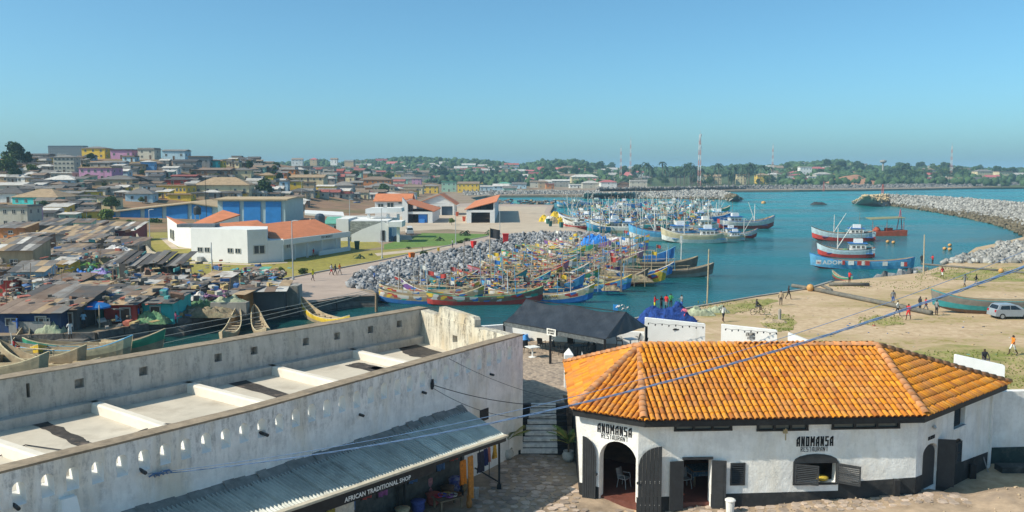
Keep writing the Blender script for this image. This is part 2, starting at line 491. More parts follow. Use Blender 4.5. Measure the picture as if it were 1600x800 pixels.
tag(g.build('town_ground', M_TOWN), kind='structure')
qw = MB()
for a, b_ in zip(bank[:-1], bank[1:]):
    d = (b_-a); n_ = Vector((d.y, -d.x, 0)).normalized(); k = max(1, int(d.length/2.5))
    for i in range(k):
        p = a.lerp(b_, i/k); q = a.lerp(b_, (i+1)/k)
        o0 = 0.25+0.2*random.random()
        for lev in range(3):
            z0 = WATER-0.5 + lev*0.68; z1 = z0+0.62
            off = o0*(1.3-0.35*lev)+0.12*random.random()
            pa, qa = p+(q-p)*0.02, q-(q-p)*0.02
            vs_ = [(pa.x, pa.y, z0), (qa.x, qa.y, z0), (qa.x+n_.x*off, qa.y+n_.y*off, z0), (pa.x+n_.x*off, pa.y+n_.y*off, z0)]
            qw.add(vs_ + [(v[0]-n_.x*0.05, v[1]-n_.y*0.05, z1) for v in vs_], [(0,3,2,1),(4,5,6,7),(0,1,5,4),(1,2,6,5),(2,3,7,6),(3,0,4,7)])
tag(qw.build('river_quay_wall', M_QUAY), 'rough dark masonry quay wall along the shanty side of the river', 'wall')
hx = np.linspace(-900, 110, 90); hy = np.linspace(204, 1300, 80)
hm = MB()
for yy in hy:
    for xx in hx:
        z = terr(xx, yy)
        if z > LAND+0.3: z += 0.6*mnoise.noise(Vector((xx*0.03, yy*0.03, 0)))
        hm.v.append((xx, yy, z if z > LAND+0.03 else LAND-0.15))
for j in range(len(hy)-1):
    for i in range(len(hx)-1):
        a = j*len(hx)+i
        if max(hm.v[a][2], hm.v[a+1][2], hm.v[a+len(hx)][2], hm.v[a+len(hx)+1][2]) < LAND+0.03: continue
        hm.f.append((a, a+1, a+len(hx)+1, a+len(hx))); hm.m.append(0)
M_HILL = mat('red_earth_hill', (0.25,0.15,0.09), 0.95, 0.3, 0.1, 0.4, dirt=0.5, dcol=(0.09,0.11,0.035), dscale=0.03, bdist=0.2)
tag(hm.build('town_hill', M_HILL, smooth_=True), kind='structure')
RID = [(-400,262),(330,262),(345,253),(400,254),(460,253),(500,248),(530,253),(570,249),(640,245),(700,247),(760,249),(810,256),(850,250),(900,249),(930,256),(960,262),(1040,260),(1100,260),(1160,256),(1200,258),(1250,252),(1310,249),(1340,258),(1400,260),(1480,259),(1540,263),(1600,262),(2100,263)]
def ridge(px):
    for (a, ya), (b_, yb) in zip(RID[:-1], RID[1:]):
        if px <= b_: return ya + (yb-ya)*smooth((px-a)/(b_-a))
    return 263
RY = 1550.0
def farz(x, y):
    px = 800 + FPX*x/y
    zc = CAMZ + (HORIZON - ridge(px))*RY/FPX - 8
    return LAND + max(0, zc)*smooth((y-820)/(RY-820))*(1-0.5*smooth((y-RY)/700)) + 1.5*mnoise.noise(Vector((x*0.008, y*0.008, 3)))*smooth((y-820)/300)
fm = MB()
nx, ny = 150, 34
for j in range(ny+1):
    y = 830 + 1500*j/ny
    for i in range(nx+1):
        x = y*(-0.72 + 1.5*i/nx)
        fm.v.append((x, y, farz(x, y)-0.2))
for j in range(ny):
    for i in range(nx):
        a = j*(nx+1)+i
        fm.f.append((a, a+1, a+nx+2, a+nx+1)); fm.m.append(0)
M_FAR = mat('wooded_hill_ground', (0.07,0.095,0.03), 0.95, 0.3, 0.02, 0.2)
tag(fm.build('far_hills', M_FAR, smooth_=True), kind='structure')
def ico(sub):
    bm = bmesh.new(); bmesh.ops.create_icosphere(bm, subdivisions=sub, radius=1.0)
    v = np.array([x.co[:] for x in bm.verts]); f = np.array([[q.index for q in p.verts] for p in bm.faces]); bm.free()
    return v, f
ICO1 = ico(1); ICO2 = ico(2)
def rand_rot(n):
    q = np.random.normal(size=(n,4)); q /= np.linalg.norm(q, axis=1)[:,None]
    w,x,y,z = q.T
    return np.stack([np.stack([1-2*(y*y+z*z),2*(x*y-z*w),2*(x*z+y*w)],-1), np.stack([2*(x*y+z*w),1-2*(x*x+z*z),2*(y*z-x*w)],-1), np.stack([2*(x*z-y*w),2*(y*z+x*w),1-2*(x*x+y*y)],-1)],1)
def solids_mesh(name, pos, size, m, base=ICO1, jit=0.28, squash=(1,1,0.75), rot=True, smooth_=False):
    pos = np.array(pos, float); n = len(pos); size = np.array(size, float)
    bv, bf = base
    V = bv[None].repeat(n,0)*(1+np.random.uniform(-jit,jit,(n,len(bv),1)))
    V = V*np.random.uniform(0.7,1.25,(n,1,3))*np.array(squash)
    if rot: V = np.einsum('nij,nkj->nki', rand_rot(n), V)
    V = V*size[:,None,None] + pos[:,None,:]
    F = (bf[None] + (np.arange(n)*len(bv))[:,None,None]).reshape(-1,3)
    me = bpy.data.meshes.new(name)
    me.vertices.add(n*len(bv)); me.vertices.foreach_set('co', V.reshape(-1))
    me.loops.add(len(F)*3); me.loops.foreach_set('vertex_index', F.reshape(-1).astype(np.int32))
    me.polygons.add(len(F)); me.polygons.foreach_set('loop_start', np.arange(0, len(F)*3, 3, dtype=np.int32))
    me.polygons.foreach_set('loop_total', np.full(len(F), 3, dtype=np.int32))
    if smooth_: me.polygons.foreach_set('use_smooth', [True]*len(F))
    me.materials.append(m); me.update(calc_edges=True); me.validate()
    return me
M_ROCK = mat('grey_quarry_rock', (0.215,0.22,0.23), 0.9, 0.3, 1.5, 0.4, rnd=0.62, island=True, bdist=0.05)
M_ROCKO = mat('grey_quarry_boulder', (0.215,0.22,0.23), 0.9, 0.3, 1.5, 0.4, rnd=0.62, bdist=0.05)
M_ROCKP = mat('pale_breakwater_rock', (0.27,0.265,0.25), 0.9, 0.25, 1.0, 0.4, rnd=0.45, island=True, bdist=0.05)
M_ROCKB = mat('weedy_wet_rock', (0.12,0.10,0.065), 0.8, 0.3, 1.0, 0.4, rnd=0.4, island=True, bdist=0.05)
M_ROCKY = mat('ochre_rock', (0.50,0.39,0.24), 0.9, 0.25, 1.0, 0.4, rnd=0.3, island=True, bdist=0.05)
M_ROCKD = mat('dark_shore_rock', (0.16,0.155,0.15), 0.9, 0.3, 1.0, 0.4, rnd=0.4, island=True, bdist=0.05)
slope = MB()
NS = 60
for i in range(NS+1):
    a = poly_interp(rev_top, i/NS); b_ = poly_interp(rev_bot, i/NS)
    for j in range(6):
        p = a.lerp(b_, j/5); slope.v.append((p.x, p.y, p.z - 0.35 - (0.9 if j == 5 else 0)))
for i in range(NS):
    for j in range(5):
        a = i*6+j; slope.f.append((a, a+1, a+7, a+6)); slope.m.append(0)
revet = tag(slope.build('rock_revetment', M_ROCKD), kind='structure')
rk = []
for i in range(5600):
    t = random.random()**1.25; v = random.random()
    p = poly_interp(rev_top, t).lerp(poly_interp(rev_bot, t), v*1.03)
    rk.append((p.x+random.gauss(0,.3), p.y+random.gauss(0,.3), p.z + 0.15 + 0.35*random.random()*(1-v) + 0.35*sin(v*pi), random.choice((random.uniform(.18,.34),random.uniform(.25,.5),random.uniform(.3,.62)))))
rk.sort(key=lambda r: r[1]/r[3])
variants = []
for k in range(6):
    bv, bf = ICO1
    V = bv*(1+np.random.uniform(-.28,.28,(len(bv),1)))*np.random.uniform(.75,1.25,(1,3))
    me = bpy.data.meshes.new('rock'); me.from_pydata(V.tolist(), [], bf.tolist()); me.materials.append(M_ROCKO); variants.append(me)
for r in rk[:300]:
    place('rock', random.choice(variants), revet, r[:3], (random.random()*6, random.random()*6, random.random()*6), (r[3], r[3]*random.uniform(.8,1.2), r[3]*.85))
o = place('rock_fill', solids_mesh('rock_fill', [r[:3] for r in rk[300:]], [r[3] for r in rk[300:]], M_ROCK), revet); o['kind'] = 'stuff'
def rockbank(name, foot, crest, back, n, smin, smax, mats, base_mat):
    """mound lofted foot -> crest -> back with scattered rock; mats = fn(t, v) -> index"""
    s = MB(); K = 40
    for i in range(K+1):
        a = poly_interp(foot, i/K); c = poly_interp(crest, i/K); b2 = poly_interp(back, i/K)
        for p in (a - Vector((0,0,1.5)), a.lerp(c,.5)-Vector((0,0,.2)), c-Vector((0,0,.3)), b2-Vector((0,0,1.5))): s.v.append(tuple(p))
    for i in range(K):
        for j in range(3):
            a = i*4+j; s.f.append((a, a+1, a+5, a+4)); s.m.append(0)
    for i in (0, K): s.f.append(tuple(i*4+j for j in range(4))); s.m.append(0)
    root = tag(s.build(name, base_mat), kind='structure')
    sets = {}
    for i in range(n):
        t = random.random() if i % 12 else random.choice((0,0,1))+random.gauss(0,.004); t = min(1,max(0,t)); v = random.random()*(1.25 if i % 12 else 1.5)
        a = poly_interp(foot, t); c = poly_interp(crest, t); b2 = poly_interp(back, t)
        p = a.lerp(c, v) if v < 1 else c.lerp(b2, (v-1)*2)
        if i % 12 == 0: v = random.random()**.7; p = a.lerp(b2, random.random()).lerp(c, v)
        k = mats(t, v + random.gauss(0, .05))
        sets.setdefault(k, []).append((p.x+random.gauss(0,.4), p.y+random.gauss(0,.4), p.z+random.uniform(-.1,.35), random.uniform(smin, smax)))
    for k, rs in sets.items():
        o = place('rock_fill', solids_mesh('rock_fill', [r[:3] for r in rs], [r[3] for r in rs], k), root); o['kind'] = 'stuff'
    return root
CZ = 3.2
foot = [P(x,y,WATER) for x,y in [(1331,318),(1375,320),(1420,325.5),(1460,332),(1500,339),(1545,349),(1580,359),(1606,372),(1640,392)]]
crest = [P(x,y,CZ) for x,y in [(1352,306),(1385,304.5),(1430,306.5),(1475,308.5),(1515,311.5),(1556,314.5),(1596,318),(1640,325),(1720,342)]]
back = [c + Vector((14, 6, WATER-CZ)) for c in crest]
rockbank('curved_breakwater', foot, crest, back, 12000, 0.3, 0.7,
         lambda t, v: (M_ROCKY if (t < 0.13 and v > .3) else M_ROCKB if v < 0.2 + (0.1 if t > .5 else 0) else M_ROCKP), M_ROCKP)
foot = [P(x,y,WATER) for x,y in [(925,308),(980,309.5),(1040,311),(1090,312),(1130,312.5),(1160,311.5)]]
crest = [P(x,y,1.5) for x,y in [(915,302),(975,301.5),(1030,300.5),(1085,297.5),(1125,298.5),(1150,306)]]
back = [c + Vector((0, 22, WATER-1.5)) for c in crest]
rockbank('harbour_mouth_spit', foot, crest, back, 3600, 0.5, 1.0, lambda t, v: M_ROCKB if (v < 0.15 or t > .93) else M_ROCKP, M_ROCKP)
foot = [P(x,y,WATER) for x,y in [(735,309.5),(790,307.5),(860,307.5),(930,307.5)]]
crest = [P(x,y,1.0) for x,y in [(725,300),(790,299),(860,298.5),(935,299)]]
rockbank('inner_harbour_shore', foot, crest, [c+Vector((0,8,-3)) for c in crest], 1800, 0.6, 1.1, lambda t, v: M_ROCKP if v > .25 and random.random() < .6 else M_ROCKD, M_ROCKD)
foot = [P(x,y,WATER) for x,y in [(935,300.5),(1060,299.5),(1140,298.5),(1240,298),(1340,297),(1440,295.5),(1520,294),(1600,292.3),(1700,291)]]
crest = [P(x,y,1.6) for x,y in [(935,294.5),(1060,293.5),(1140,292),(1240,290.5),(1340,289.5),(1440,288.5),(1520,287),(1600,285.5),(1700,284)]]
rockbank('open_coast_shore', foot, crest, [c+Vector((0,14,-3)) for c in crest], 4200, 0.8, 1.7, lambda t, v: M_ROCKD, M_ROCKD)
M_FOAM = mat('sea_foam', (0.75,0.8,0.8), 0.7, 0.1, 1, 0.2)
sf = MB()
for (xa, xb, y) in [(1128,1175,298.6),(1180,1215,299.2),(1275,1300,298.3),(1418,1452,296.6),(1470,1512,295.3),(1545,1600,293.9),(1330,1350,297.8)]:
    a = P(xa, y, WATER); b_ = P(xb, y-0.2, WATER); k = 14
    for i in range(k):
        p = a.lerp(b_, i/k); q = a.lerp(b_, (i+random.uniform(.5,1.1))/k); w_ = random.uniform(1.5,5); oy = random.gauss(0, 2)
        sf.add([(p.x,p.y+oy,WATER+.05),(q.x,q.y+oy,WATER+.05),(q.x,q.y+oy+w_,WATER+.25),(p.x,p.y+oy+w_*.7,WATER+.25)], [(0,1,2,3)])
tag(sf.build('surf_foam', M_FOAM), 'white surf breaking along the far rocky coast', 'surf', kind='stuff')
shore = [P(x,y,SAND) for x,y in [(985,500),(1075,482),(1180,464),(1260,452),(1300,440),(1345,436),(1395,431),(1440,426),(1475,414),(1500,406),(1535,398),(1580,387),(1640,372),(1800,345)]]
sandpoly = [(-55,-12),(-21.6,35.6),(-7.0,52.8),(-5,58)] + [(p.x,p.y) for p in [P(800,524,SAND)]] + [(p.x,p.y) for p in shore] + [(900,400),(1200,-60),(-40,-60)]
tag(MB().prism(sandpoly, WATER-1.5, SAND).build('sandy_foreshore', M_SANDG), kind='structure')
M_TURF = mat('rough_turf', (0.19,0.21,0.045), 0.95, 0.35, 0.9, 0.6, dirt=0.75, dcol=(0.42,0.31,0.17), dscale=0.3, bdist=0.1)
def turf(name, pts, m=M_TURF, dz=0.02):
    pp = [P(x,y,SAND) for x,y in pts]; ring = []
    for i in range(len(pp)):
        a, b_ = pp[i], pp[(i+1)%len(pp)]
        for k in range(5):
            q = a.lerp(b_, k/5); ring.append((q.x+random.gauss(0,.22), q.y+random.gauss(0,.35)))
    return tag(MB().sheet(ring, SAND+dz).build(name, m), kind='structure')
turf('turf', [(1420,548),(1500,538),(1600,545),(1700,548),(1800,640),(1560,620),(1500,590)])
turf('turf', [(1450,428),(1500,420),(1600,417),(1700,416),(1700,434),(1600,441),(1540,440),(1470,436)])
turf('turf', [(1085,486),(1140,476),(1200,466),(1215,470),(1170,486),(1110,494)])
turf('turf', [(1195,505),(1225,490),(1240,500),(1235,516),(1205,520)])
turf('turf', [(1340,505),(1370,492),(1410,496),(1415,505),(1380,512)], M_TURF)
gt = []
def tufts(px0, px1, py0, py1, n):
    for i in range(n):
        q = P(random.uniform(px0,px1), random.uniform(py0,py1), SAND); gt.append(q)
tufts(1430,1640,418,438,900); tufts(1440,1700,548,610,900); tufts(1090,1210,470,490,260); tufts(1195,1240,492,518,200); tufts(1340,1412,494,508,150); tufts(1300,1460,440,452,150)
tm = MB()
for q in gt:
    for k in range(3):
        a = random.random()*6.28; h = random.uniform(.05,.2); w_ = random.uniform(.02,.07); dx, dy = cos(a)*w_, sin(a)*w_
        lx, ly = random.gauss(0,.08), random.gauss(0,.08)
        tm.add([(q.x-dx,q.y-dy,SAND),(q.x+dx,q.y+dy,SAND),(q.x+lx,q.y+ly,SAND+h)], [(0,1,2)])
M_TUFT = mat('weed_blades', (0.16,0.19,0.04), 0.9, 0.3, 2, 0, rnd=0.35, island=True)
tag(tm.build('grass_tufts', M_TUFT), 'rough green grass and weeds growing on the sandy ground', 'grass', kind='stuff')
pb = []
for i in range(2600):
    q = P(random.uniform(1470,1700), random.uniform(383,419), -1.0)
    if (q.x-800/1)**2 < 0: continue
    pxl = 800+FPX*q.x/q.y
    if q.y < P(pxl, 417, -1).y: continue
    if pxl < 1560 - (400-268-14.0)*0 and 268+15.5*FPX/q.y < 412-(pxl-1490)*0.28: continue
    pb.append((q.x, q.y, SAND+random.uniform(-.1,.3), random.uniform(.25,.6)))
o = place('pebble_beach', solids_mesh('pebble_beach', [r[:3] for r in pb], [r[3] for r in pb], M_ROCKP)); tag(o, 'grey boulder beach where the curved breakwater meets the sand', 'rocks', kind='stuff')
pbp = [P(x,y,WATER+0.35) for x,y in [(1500,402),(1525,385),(1570,376),(1610,366),(1640,380),(1600,396),(1540,404)]]
tag(MB().sheet([(p.x,p.y) for p in pbp], WATER+0.12).build('small_beach', M_SANDG), kind='structure')
M_EDGE = mat('retaining_concrete', (0.3,0.28,0.25), 0.9, 0.25, 1.2, 0.3, dirt=0.3, dcol=(0.1,0.09,0.08))
ew = MB()
for a, b_ in zip(shore[:4], shore[1:5]):
    ew.beam(Vector((a.x,a.y,-1.1)), Vector((b_.x,b_.y,-1.1)), 0.35, 1.65)
tag(ew.build('harbour_edge_wall', M_EDGE), 'low concrete edge wall between the sandy foreshore and the harbour', 'wall')
def flat(name, pts, dz, m, z=LAND):
    pp = [P(x,y,z) for x,y in pts]
    return tag(MB().sheet([(p.x,p.y) for p in pp], z+dz).build(name, m), kind='structure')
flat('promenade', [(395,482),(420,442),(590,409),(700,383),(775,366),(800,352),(600,352),(540,372),(560,345),(640,322),(745,317),(800,319),(864,321),(858,332),(870,345),(903,358),(958,371),(918,367),(858,365),(799,369),(759,381),(699,396),(640,409.5),(601,417),(562,432),(552,450),(590,462),(550,463),(466,476)], 0.004, M_ROAD)
flat('apron', [(560,352),(640,330),(745,322),(855,323),(850,332),(866,346),(900,360),(860,362),(800,365),(775,364),(700,358),(620,362)], 0.008, M_APRON)
flat('lawn', [(205,368),(240,358),(330,352),(540,345),(600,385),(560,392),(700,386),(590,407),(420,440),(330,436),(250,414)], 0.010, M_LAWN)
flat('lawn', [(600,382),(640,372),(660,364),(775,366),(703,383),(600,390)], 0.014, M_LAWN2)
flat('lawn', [(445,322),(520,325),(490,332),(445,335)], 0.012, M_LAWN2)
kb = MB()
kpts = [P(x,y,LAND) for x,y in [(420,441),(505,424),(590,408),(650,395),(700,384),(740,374),(776,366)]]
for a, b_ in zip(kpts[:-1], kpts[1:]):
    kb.beam(a+Vector((0,0,.06)), b_+Vector((0,0,.06)), 0.3, 0.14)
tag(kb.build('kerb', M_KERB), kind='structure')
flat('garden_path', [(585,396),(700,384),(705,387),(590,400)], 0.018, M_APRON)
# THE OLD BATTERY (left foreground)
FT = 6.15
M_FORT = bpy.data.materials.new('weathered_limewash'); M_FORT.use_nodes = True
def limewash(M, base, mould, ochre, zmould, amt):
    N, L, B = nodes_of(M); B.inputs['Roughness'].default_value = 0.92; B.inputs['Specular IOR Level'].default_value = 0.15
    tc = N.new('ShaderNodeTexCoord')
    def noise(scale, detail=8, rough=.65, sc=(1,1,1)):
        mp = N.new('ShaderNodeMapping'); mp.inputs['Scale'].default_value = sc
        L.new(tc.outputs['Object'], mp.inputs[0])
        n = N.new('ShaderNodeTexNoise'); n.inputs['Scale'].default_value = scale; n.inputs['Detail'].default_value = detail; n.inputs['Roughness'].default_value = rough
        L.new(mp.outputs[0], n.inputs['Vector']); return n.outputs['Fac']
    def rng(src, a, b_, c=0.0, d=1.0):
        m = N.new('ShaderNodeMapRange'); m.inputs[1].default_value = a; m.inputs[2].default_value = b_; m.inputs[3].default_value = c; m.inputs[4].default_value = d
        L.new(src, m.inputs[0]); return m.outputs[0]
    def mixc(f, a, c2):
        m = N.new('ShaderNodeMix'); m.data_type = 'RGBA'
        L.new(f, m.inputs[0])
        if isinstance(a, tuple): m.inputs[6].default_value = (*a,1)
        else: L.new(a, m.inputs[6])
        m.inputs[7].default_value = (*c2,1); return m.outputs[2]
    def mul(a, b_):
        m = N.new('ShaderNodeMath'); m.operation = 'MULTIPLY'; m.use_clamp = True
        L.new(a, m.inputs[0])
        if isinstance(b_, float): m.inputs[1].default_value = b_
        else: L.new(b_, m.inputs[1])
        return m.outputs[0]
    n1 = noise(1.1); n2 = noise(6.0, 10, .75); n3 = noise(0.7, 6, .6, (1,1,.35)); n4 = noise(2.6, 8, .7, (1.4,1.4,.3))
    c0 = mixc(rng(n1, .4, .62), base, tuple(x*.82 for x in base))
    c1 = mixc(mul(rng(n3, .5, .68), .75), c0, ochre)
    sep = N.new('ShaderNodeSeparateXYZ'); L.new(tc.outputs['Object'], sep.inputs[0])
    band = rng(sep.outputs[2], zmould[0], zmould[1], .28, 1.0)
    mo = mul(mul(rng(n4, .46, .6), rng(n2, .38, .56)), mul(band, amt))
    c2 = mixc(mo, c1, mould)
    c3 = mixc(mul(rng(n2, .62, .74), .4), c2, tuple(x*.6 for x in base))
    L.new(c3, B.inputs['Base Color'])
    bp = N.new('ShaderNodeBump'); bp.inputs['Strength'].default_value = .6; bp.inputs['Distance'].default_value = .04
    L.new(n2, bp.inputs['Height'])
    b2 = N.new('ShaderNodeBump'); b2.inputs['Strength'].default_value = .5; b2.inputs['Distance'].default_value = .12
    L.new(n1, b2.inputs['Height']); L.new(bp.outputs[0], b2.inputs['Normal']); L.new(b2.outputs[0], B.inputs['Normal'])
limewash(M_FORT, (0.90,0.88,0.85), (0.2,0.2,0.2), (0.7,0.62,0.5), (4.6,6.0), .6)
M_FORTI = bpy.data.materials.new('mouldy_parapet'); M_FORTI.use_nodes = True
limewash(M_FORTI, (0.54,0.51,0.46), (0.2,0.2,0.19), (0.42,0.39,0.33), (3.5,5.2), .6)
M_FORTE = bpy.data.materials.new('warm_limewash'); M_FORTE.use_nodes = True
limewash(M_FORTE, (0.60,0.55,0.45), (0.10,0.095,0.085), (0.45,0.35,0.22), (4.6,6.1), .9)  # warmer, paler limewash with dark mould for the end parapet
M_ROOFSL = mat('roof_screed', (0.52,0.47,0.39), 0.9, 0.12, 0.8, 0.15, dirt=0.3, dcol=(0.33,0.28,0.22), dscale=0.5)
M_BEAM = mat('plastered_beam', (0.66,0.61,0.53), 0.9, 0.1, 1.0, 0.2, dirt=0.25, dcol=(0.4,0.34,0.27), dscale=1.0)
M_COPE = mat('brown_coping', (0.27,0.215,0.155), 0.95, 0.3, 2.5, 0.4, dirt=0.3, dcol=(0.1,0.09,0.08))
M_TAR = mat('tar_patch', (0.05,0.045,0.042), 0.8, 0.5, 4, 0.5, dirt=0.3, dcol=(0.25,0.19,0.15), dscale=2.5)
nw_ = [P(-260,800,FT), P(0,740,FT), P(400,641,FT), P(817,524,FT)]
fw_ = [P(-260,638,FT), P(668,482,FT)]
fort = thing('gun_battery', 'long flat-roofed limewashed battery with loopholed parapets beside the river', 'building', (nw_[2].x, nw_[2].y, SAND))
loops_px = [-62,-22,20,66,106,146,185,220,254,287,319,350,379,407,435,461,486,510,534,557,579,600,621,640,660,679,697,714,732,749,764,780,796]
seg_holes = {0: [], 1: [], 2: []}
def wall_sz(p0, p1, px, py):
    """where the ray of a pixel meets the vertical plane p0-p1: (s, z)"""
    d = ray(px, py); p0 = Vector((p0[0],p0[1])); e = Vector((p1[0],p1[1]))-p0; Ln = e.length; e.normalize()
    n = Vector((e.y,-e.x)); t = p0.dot(n)/(d.x*n.x+d.y*n.y)
    q = Vector((d.x*t, d.y*t))
    return ((q-p0).dot(e), CAMZ+d.z*t, Ln)
for x in loops_px:
    for k in range(3):
        a, b_ = nw_[k], nw_[k+1]
        s, z, Ln = wall_sz(a, b_, x, 600)
        if 0.2 < s < Ln-0.2:
            zt = FT-0.34-0.03*random.random()
            seg_holes[k].append((arch(s-.18, s+.18, zt-.68, zt-.19, zt, 7), s, zt))
nb_ = MB()
THK = 0.55
for k in range(3):
    a, b_ = nw_[k], nw_[k+1]
    wall_panel(nb_, (a.x,a.y), (b_.x,b_.y), -0.5, FT, 0.02, [h[0] for h in seg_holes[k]], back=False)
    e = Vector((b_.x-a.x, b_.y-a.y)); Ln = e.length; e.normalize(); n2 = Vector((e.y,-e.x))
    inner = [arch(s-.14, s+.14, zt-.40, zt-.15, zt-.02, 7) for (_, s, zt) in seg_holes[k]]
    ia = Vector((a.x,a.y))-n2*THK; ib = Vector((b_.x,b_.y))-n2*THK
    tmp = MB(); wall_panel(tmp, (ib.x,ib.y), (ia.x,ia.y), 3.5, FT, 0.02, [[(Ln-s, z) for s, z in reversed(h)] for h in inner], back=False)
    nb_.add(tmp.v, tmp.f)
    for (oh, s, zt), ih in zip(seg_holes[k], inner):
        m_ = len(oh)
        for i in range(m_):
            j = (i+1) % m_
            def W(pt, off):
                q = Vector((a.x,a.y))+e*pt[0]-n2*off; return (q.x,q.y,pt[1])
            nb_.add([W(oh[i],0.0), W(oh[j],0.0), W(ih[j],THK), W(ih[i],THK)], [(0,1,2,3)], 1)  # whiter reveals put the sunlight on the loophole splays into the colour
nb_.build('near_wall', [M_FORT, M_WHITE], fort)
cp = MB()
def coping(mb, pts, w_, z, h=0.07, side=-1):
    for k in range(len(pts)-1):
        a, b_ = pts[k], pts[k+1]; e = Vector((b_.x-a.x,b_.y-a.y)).normalized(); n2 = Vector((e.y,-e.x))
        K = max(1, int((b_-a).length/1.2))
        for i in range(K):
            p = a.lerp(b_, i/K); q = a.lerp(b_, (i+1)/K)
            hh = h+random.uniform(-.012,.012); o1 = 0.02+random.uniform(0,.015)
            c = [(p.x+n2.x*o1,p.y+n2.y*o1),(q.x+n2.x*o1,q.y+n2.y*o1),(q.x-n2.x*w_,q.y-n2.y*w_),(p.x-n2.x*w_,p.y-n2.y*w_)]
            mb.prism(c, z, z+hh)
coping(cp, nw_, THK+.03, FT)
cp.build('coping', M_COPE, fort)
holes = []; fa, fb = fw_
for x, y in [(-110,640),(-20,620),(124,599),(224,580),(341,559),(397,548),(478,534),(527,525),(579,515),(624,506)]:
    s, z, Ln = wall_sz(fa, fb, x, y); holes.append(rect(s-.2, s+.2, z-.2, z+.2))
s, z, Ln = wall_sz(fa, fb, 44, 610); holes.append(rect(s-.07, s+.07, z-.3, z+.3))
mbp = MB(); wall_panel(mbp, (fa.x,fa.y), (fb.x,fb.y), 4.0, FT, .4, holes)
e = Vector((fb.x-fa.x, fb.y-fa.y)).normalized(); n2 = Vector((e.y,-e.x))
ba, bb = Vector((fa.x,fa.y))-n2*.402, Vector((fb.x,fb.y))-n2*.402
wall_panel(mbp, ba, bb, -1.2, FT-.001, .35)
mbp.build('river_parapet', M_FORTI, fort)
cp = MB(); coping(cp, fw_, .78, FT, .06); cp.build('coping', M_COPE, fort)
FLZ = 4.2
lb = MB(); lb.prism([(fa.x,fa.y),(fb.x,fb.y),(fb.x+n2.x*.5,fb.y+n2.y*.5),(fa.x+n2.x*.5,fa.y+n2.y*.5)], FLZ-.3, FLZ+.42)
lb.build('bench', M_FORTI, fort)
fl = MB(); fl.prism([(fa.x,fa.y),(nw_[0].x,nw_[0].y)]+[(p.x-.3,p.y+.2) for p in nw_[1:]]+[(fb.x,fb.y)], FLZ-.4, FLZ)
fl.build('roof_floor', M_ROOFSL, fort)
for (xa,ya,xb,yb) in [(-25,681,83,716),(152,628,290,674),(298,598,430,631),(427,571,560,603),(553,546,668,572)]:
    a = P(xa,ya,FLZ+.42); b_ = P(xb,yb,FLZ+.42); d = (b_-a).normalized(); b_ = b_ + d*1.2; a = a - d*.35
    sd = Vector((d.y,-d.x,0)); m_ = MB(); K = 6; w_ = .24
    prof = [(-w_,-.45),(-w_*.92,-.06),(-w_*.6,0),(w_*.6,0),(w_*.92,-.06),(w_,-.45)]
    for i in range(K+1):
        p = a.lerp(b_, i/K); wb = random.uniform(-.02,.02)
        for (u,v) in prof: m_.v.append(tuple(p+sd*(u+wb)+Vector((0,0,v))))
    for i in range(K):
        for j in range(5):
            q = i*6+j; m_.f.append((q,q+1,q+7,q+6)); m_.m.append(0)
    m_.f.append(tuple(range(6))); m_.m.append(0); m_.f.append(tuple(K*6+j for j in reversed(range(6)))); m_.m.append(0)
    m_.build('cross_beam', M_BEAM, fort)
def patch(pts, m, z=FLZ+.006, name='tar_patch'):
    pp = [P(x,y,z) for x,y in pts]; ring = []
    for i in range(len(pp)):
        for k in range(8):
            q = pp[i].lerp(pp[(i+1)%len(pp)], k/8); ring.append((q.x+random.gauss(0,.035), q.y+random.gauss(0,.035)))
    MB().sheet(ring, z).build(name, m, fort)
patch([(40,660),(66,654),(128,684),(148,694),(120,697),(70,672)], M_TAR)
patch([(345,596),(372,590),(470,622),(446,626)], M_TAR)
patch([(538,571),(560,566),(628,580),(600,585)], M_TAR)
patch([(618,542),(640,535),(705,556),(690,562),(640,556)], M_TAR)
patch([(596,540),(618,537),(640,543),(618,545)], M_TAR)
patch([(150,697),(180,690),(235,714),(205,720)], M_BEAM, name='mortar_patch')
patch([(575,575),(590,571),(640,584),(625,588)], M_BEAM, name='mortar_patch')
ea, eb = fw_[1], nw_[3]
mbp = MB(); s1, z1, Ln = wall_sz(ea, eb, 726, 528)
hole = rect(s1-.28, s1+.28, z1-.22, z1+.2)
hole_r = [(Ln-s, z) for s, z in reversed(hole)]
wall_panel(mbp, (eb.x-.05,eb.y-.02), (ea.x,ea.y), -0.5, [(0,FT-.02),(Ln*.25,FT-.05),(Ln*.3,FT-.12),(Ln*.62,FT-.08),(Ln,FT-.02)], .6, [hole_r])
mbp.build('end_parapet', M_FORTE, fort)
e = Vector((ea.x-eb.x, ea.y-eb.y)).normalized(); n2 = Vector((e.y,-e.x))
q0 = Vector((eb.x,eb.y))+e*Ln*.37-n2*.18; q1 = Vector((eb.x,eb.y))+e*Ln*.76-n2*.18
mbp = MB(); L2 = (q1-q0).length
wall_panel(mbp, q0, q1, FT-.3, [(0,FT+.28),(.12,FT+.42),(L2*.6,FT+.48),(L2-.1,FT+.5),(L2,FT+.2)], .4)
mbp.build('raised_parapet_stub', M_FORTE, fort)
mbp = MB(); bb0 = Vector((eb.x,eb.y))+n2*.02+e*1.4; bb1 = Vector((ea.x,ea.y))+n2*.02
mbp.prism([(bb0.x,bb0.y),(bb1.x,bb1.y),(bb1.x+n2.x*.9,bb1.y+n2.y*.9),(bb0.x+n2.x*.9+e.x*.5,bb0.y+n2.y*.9+e.y*.5)], FLZ-.3, FLZ+.35)
mbp.build('bench', M_BEAM, fort)
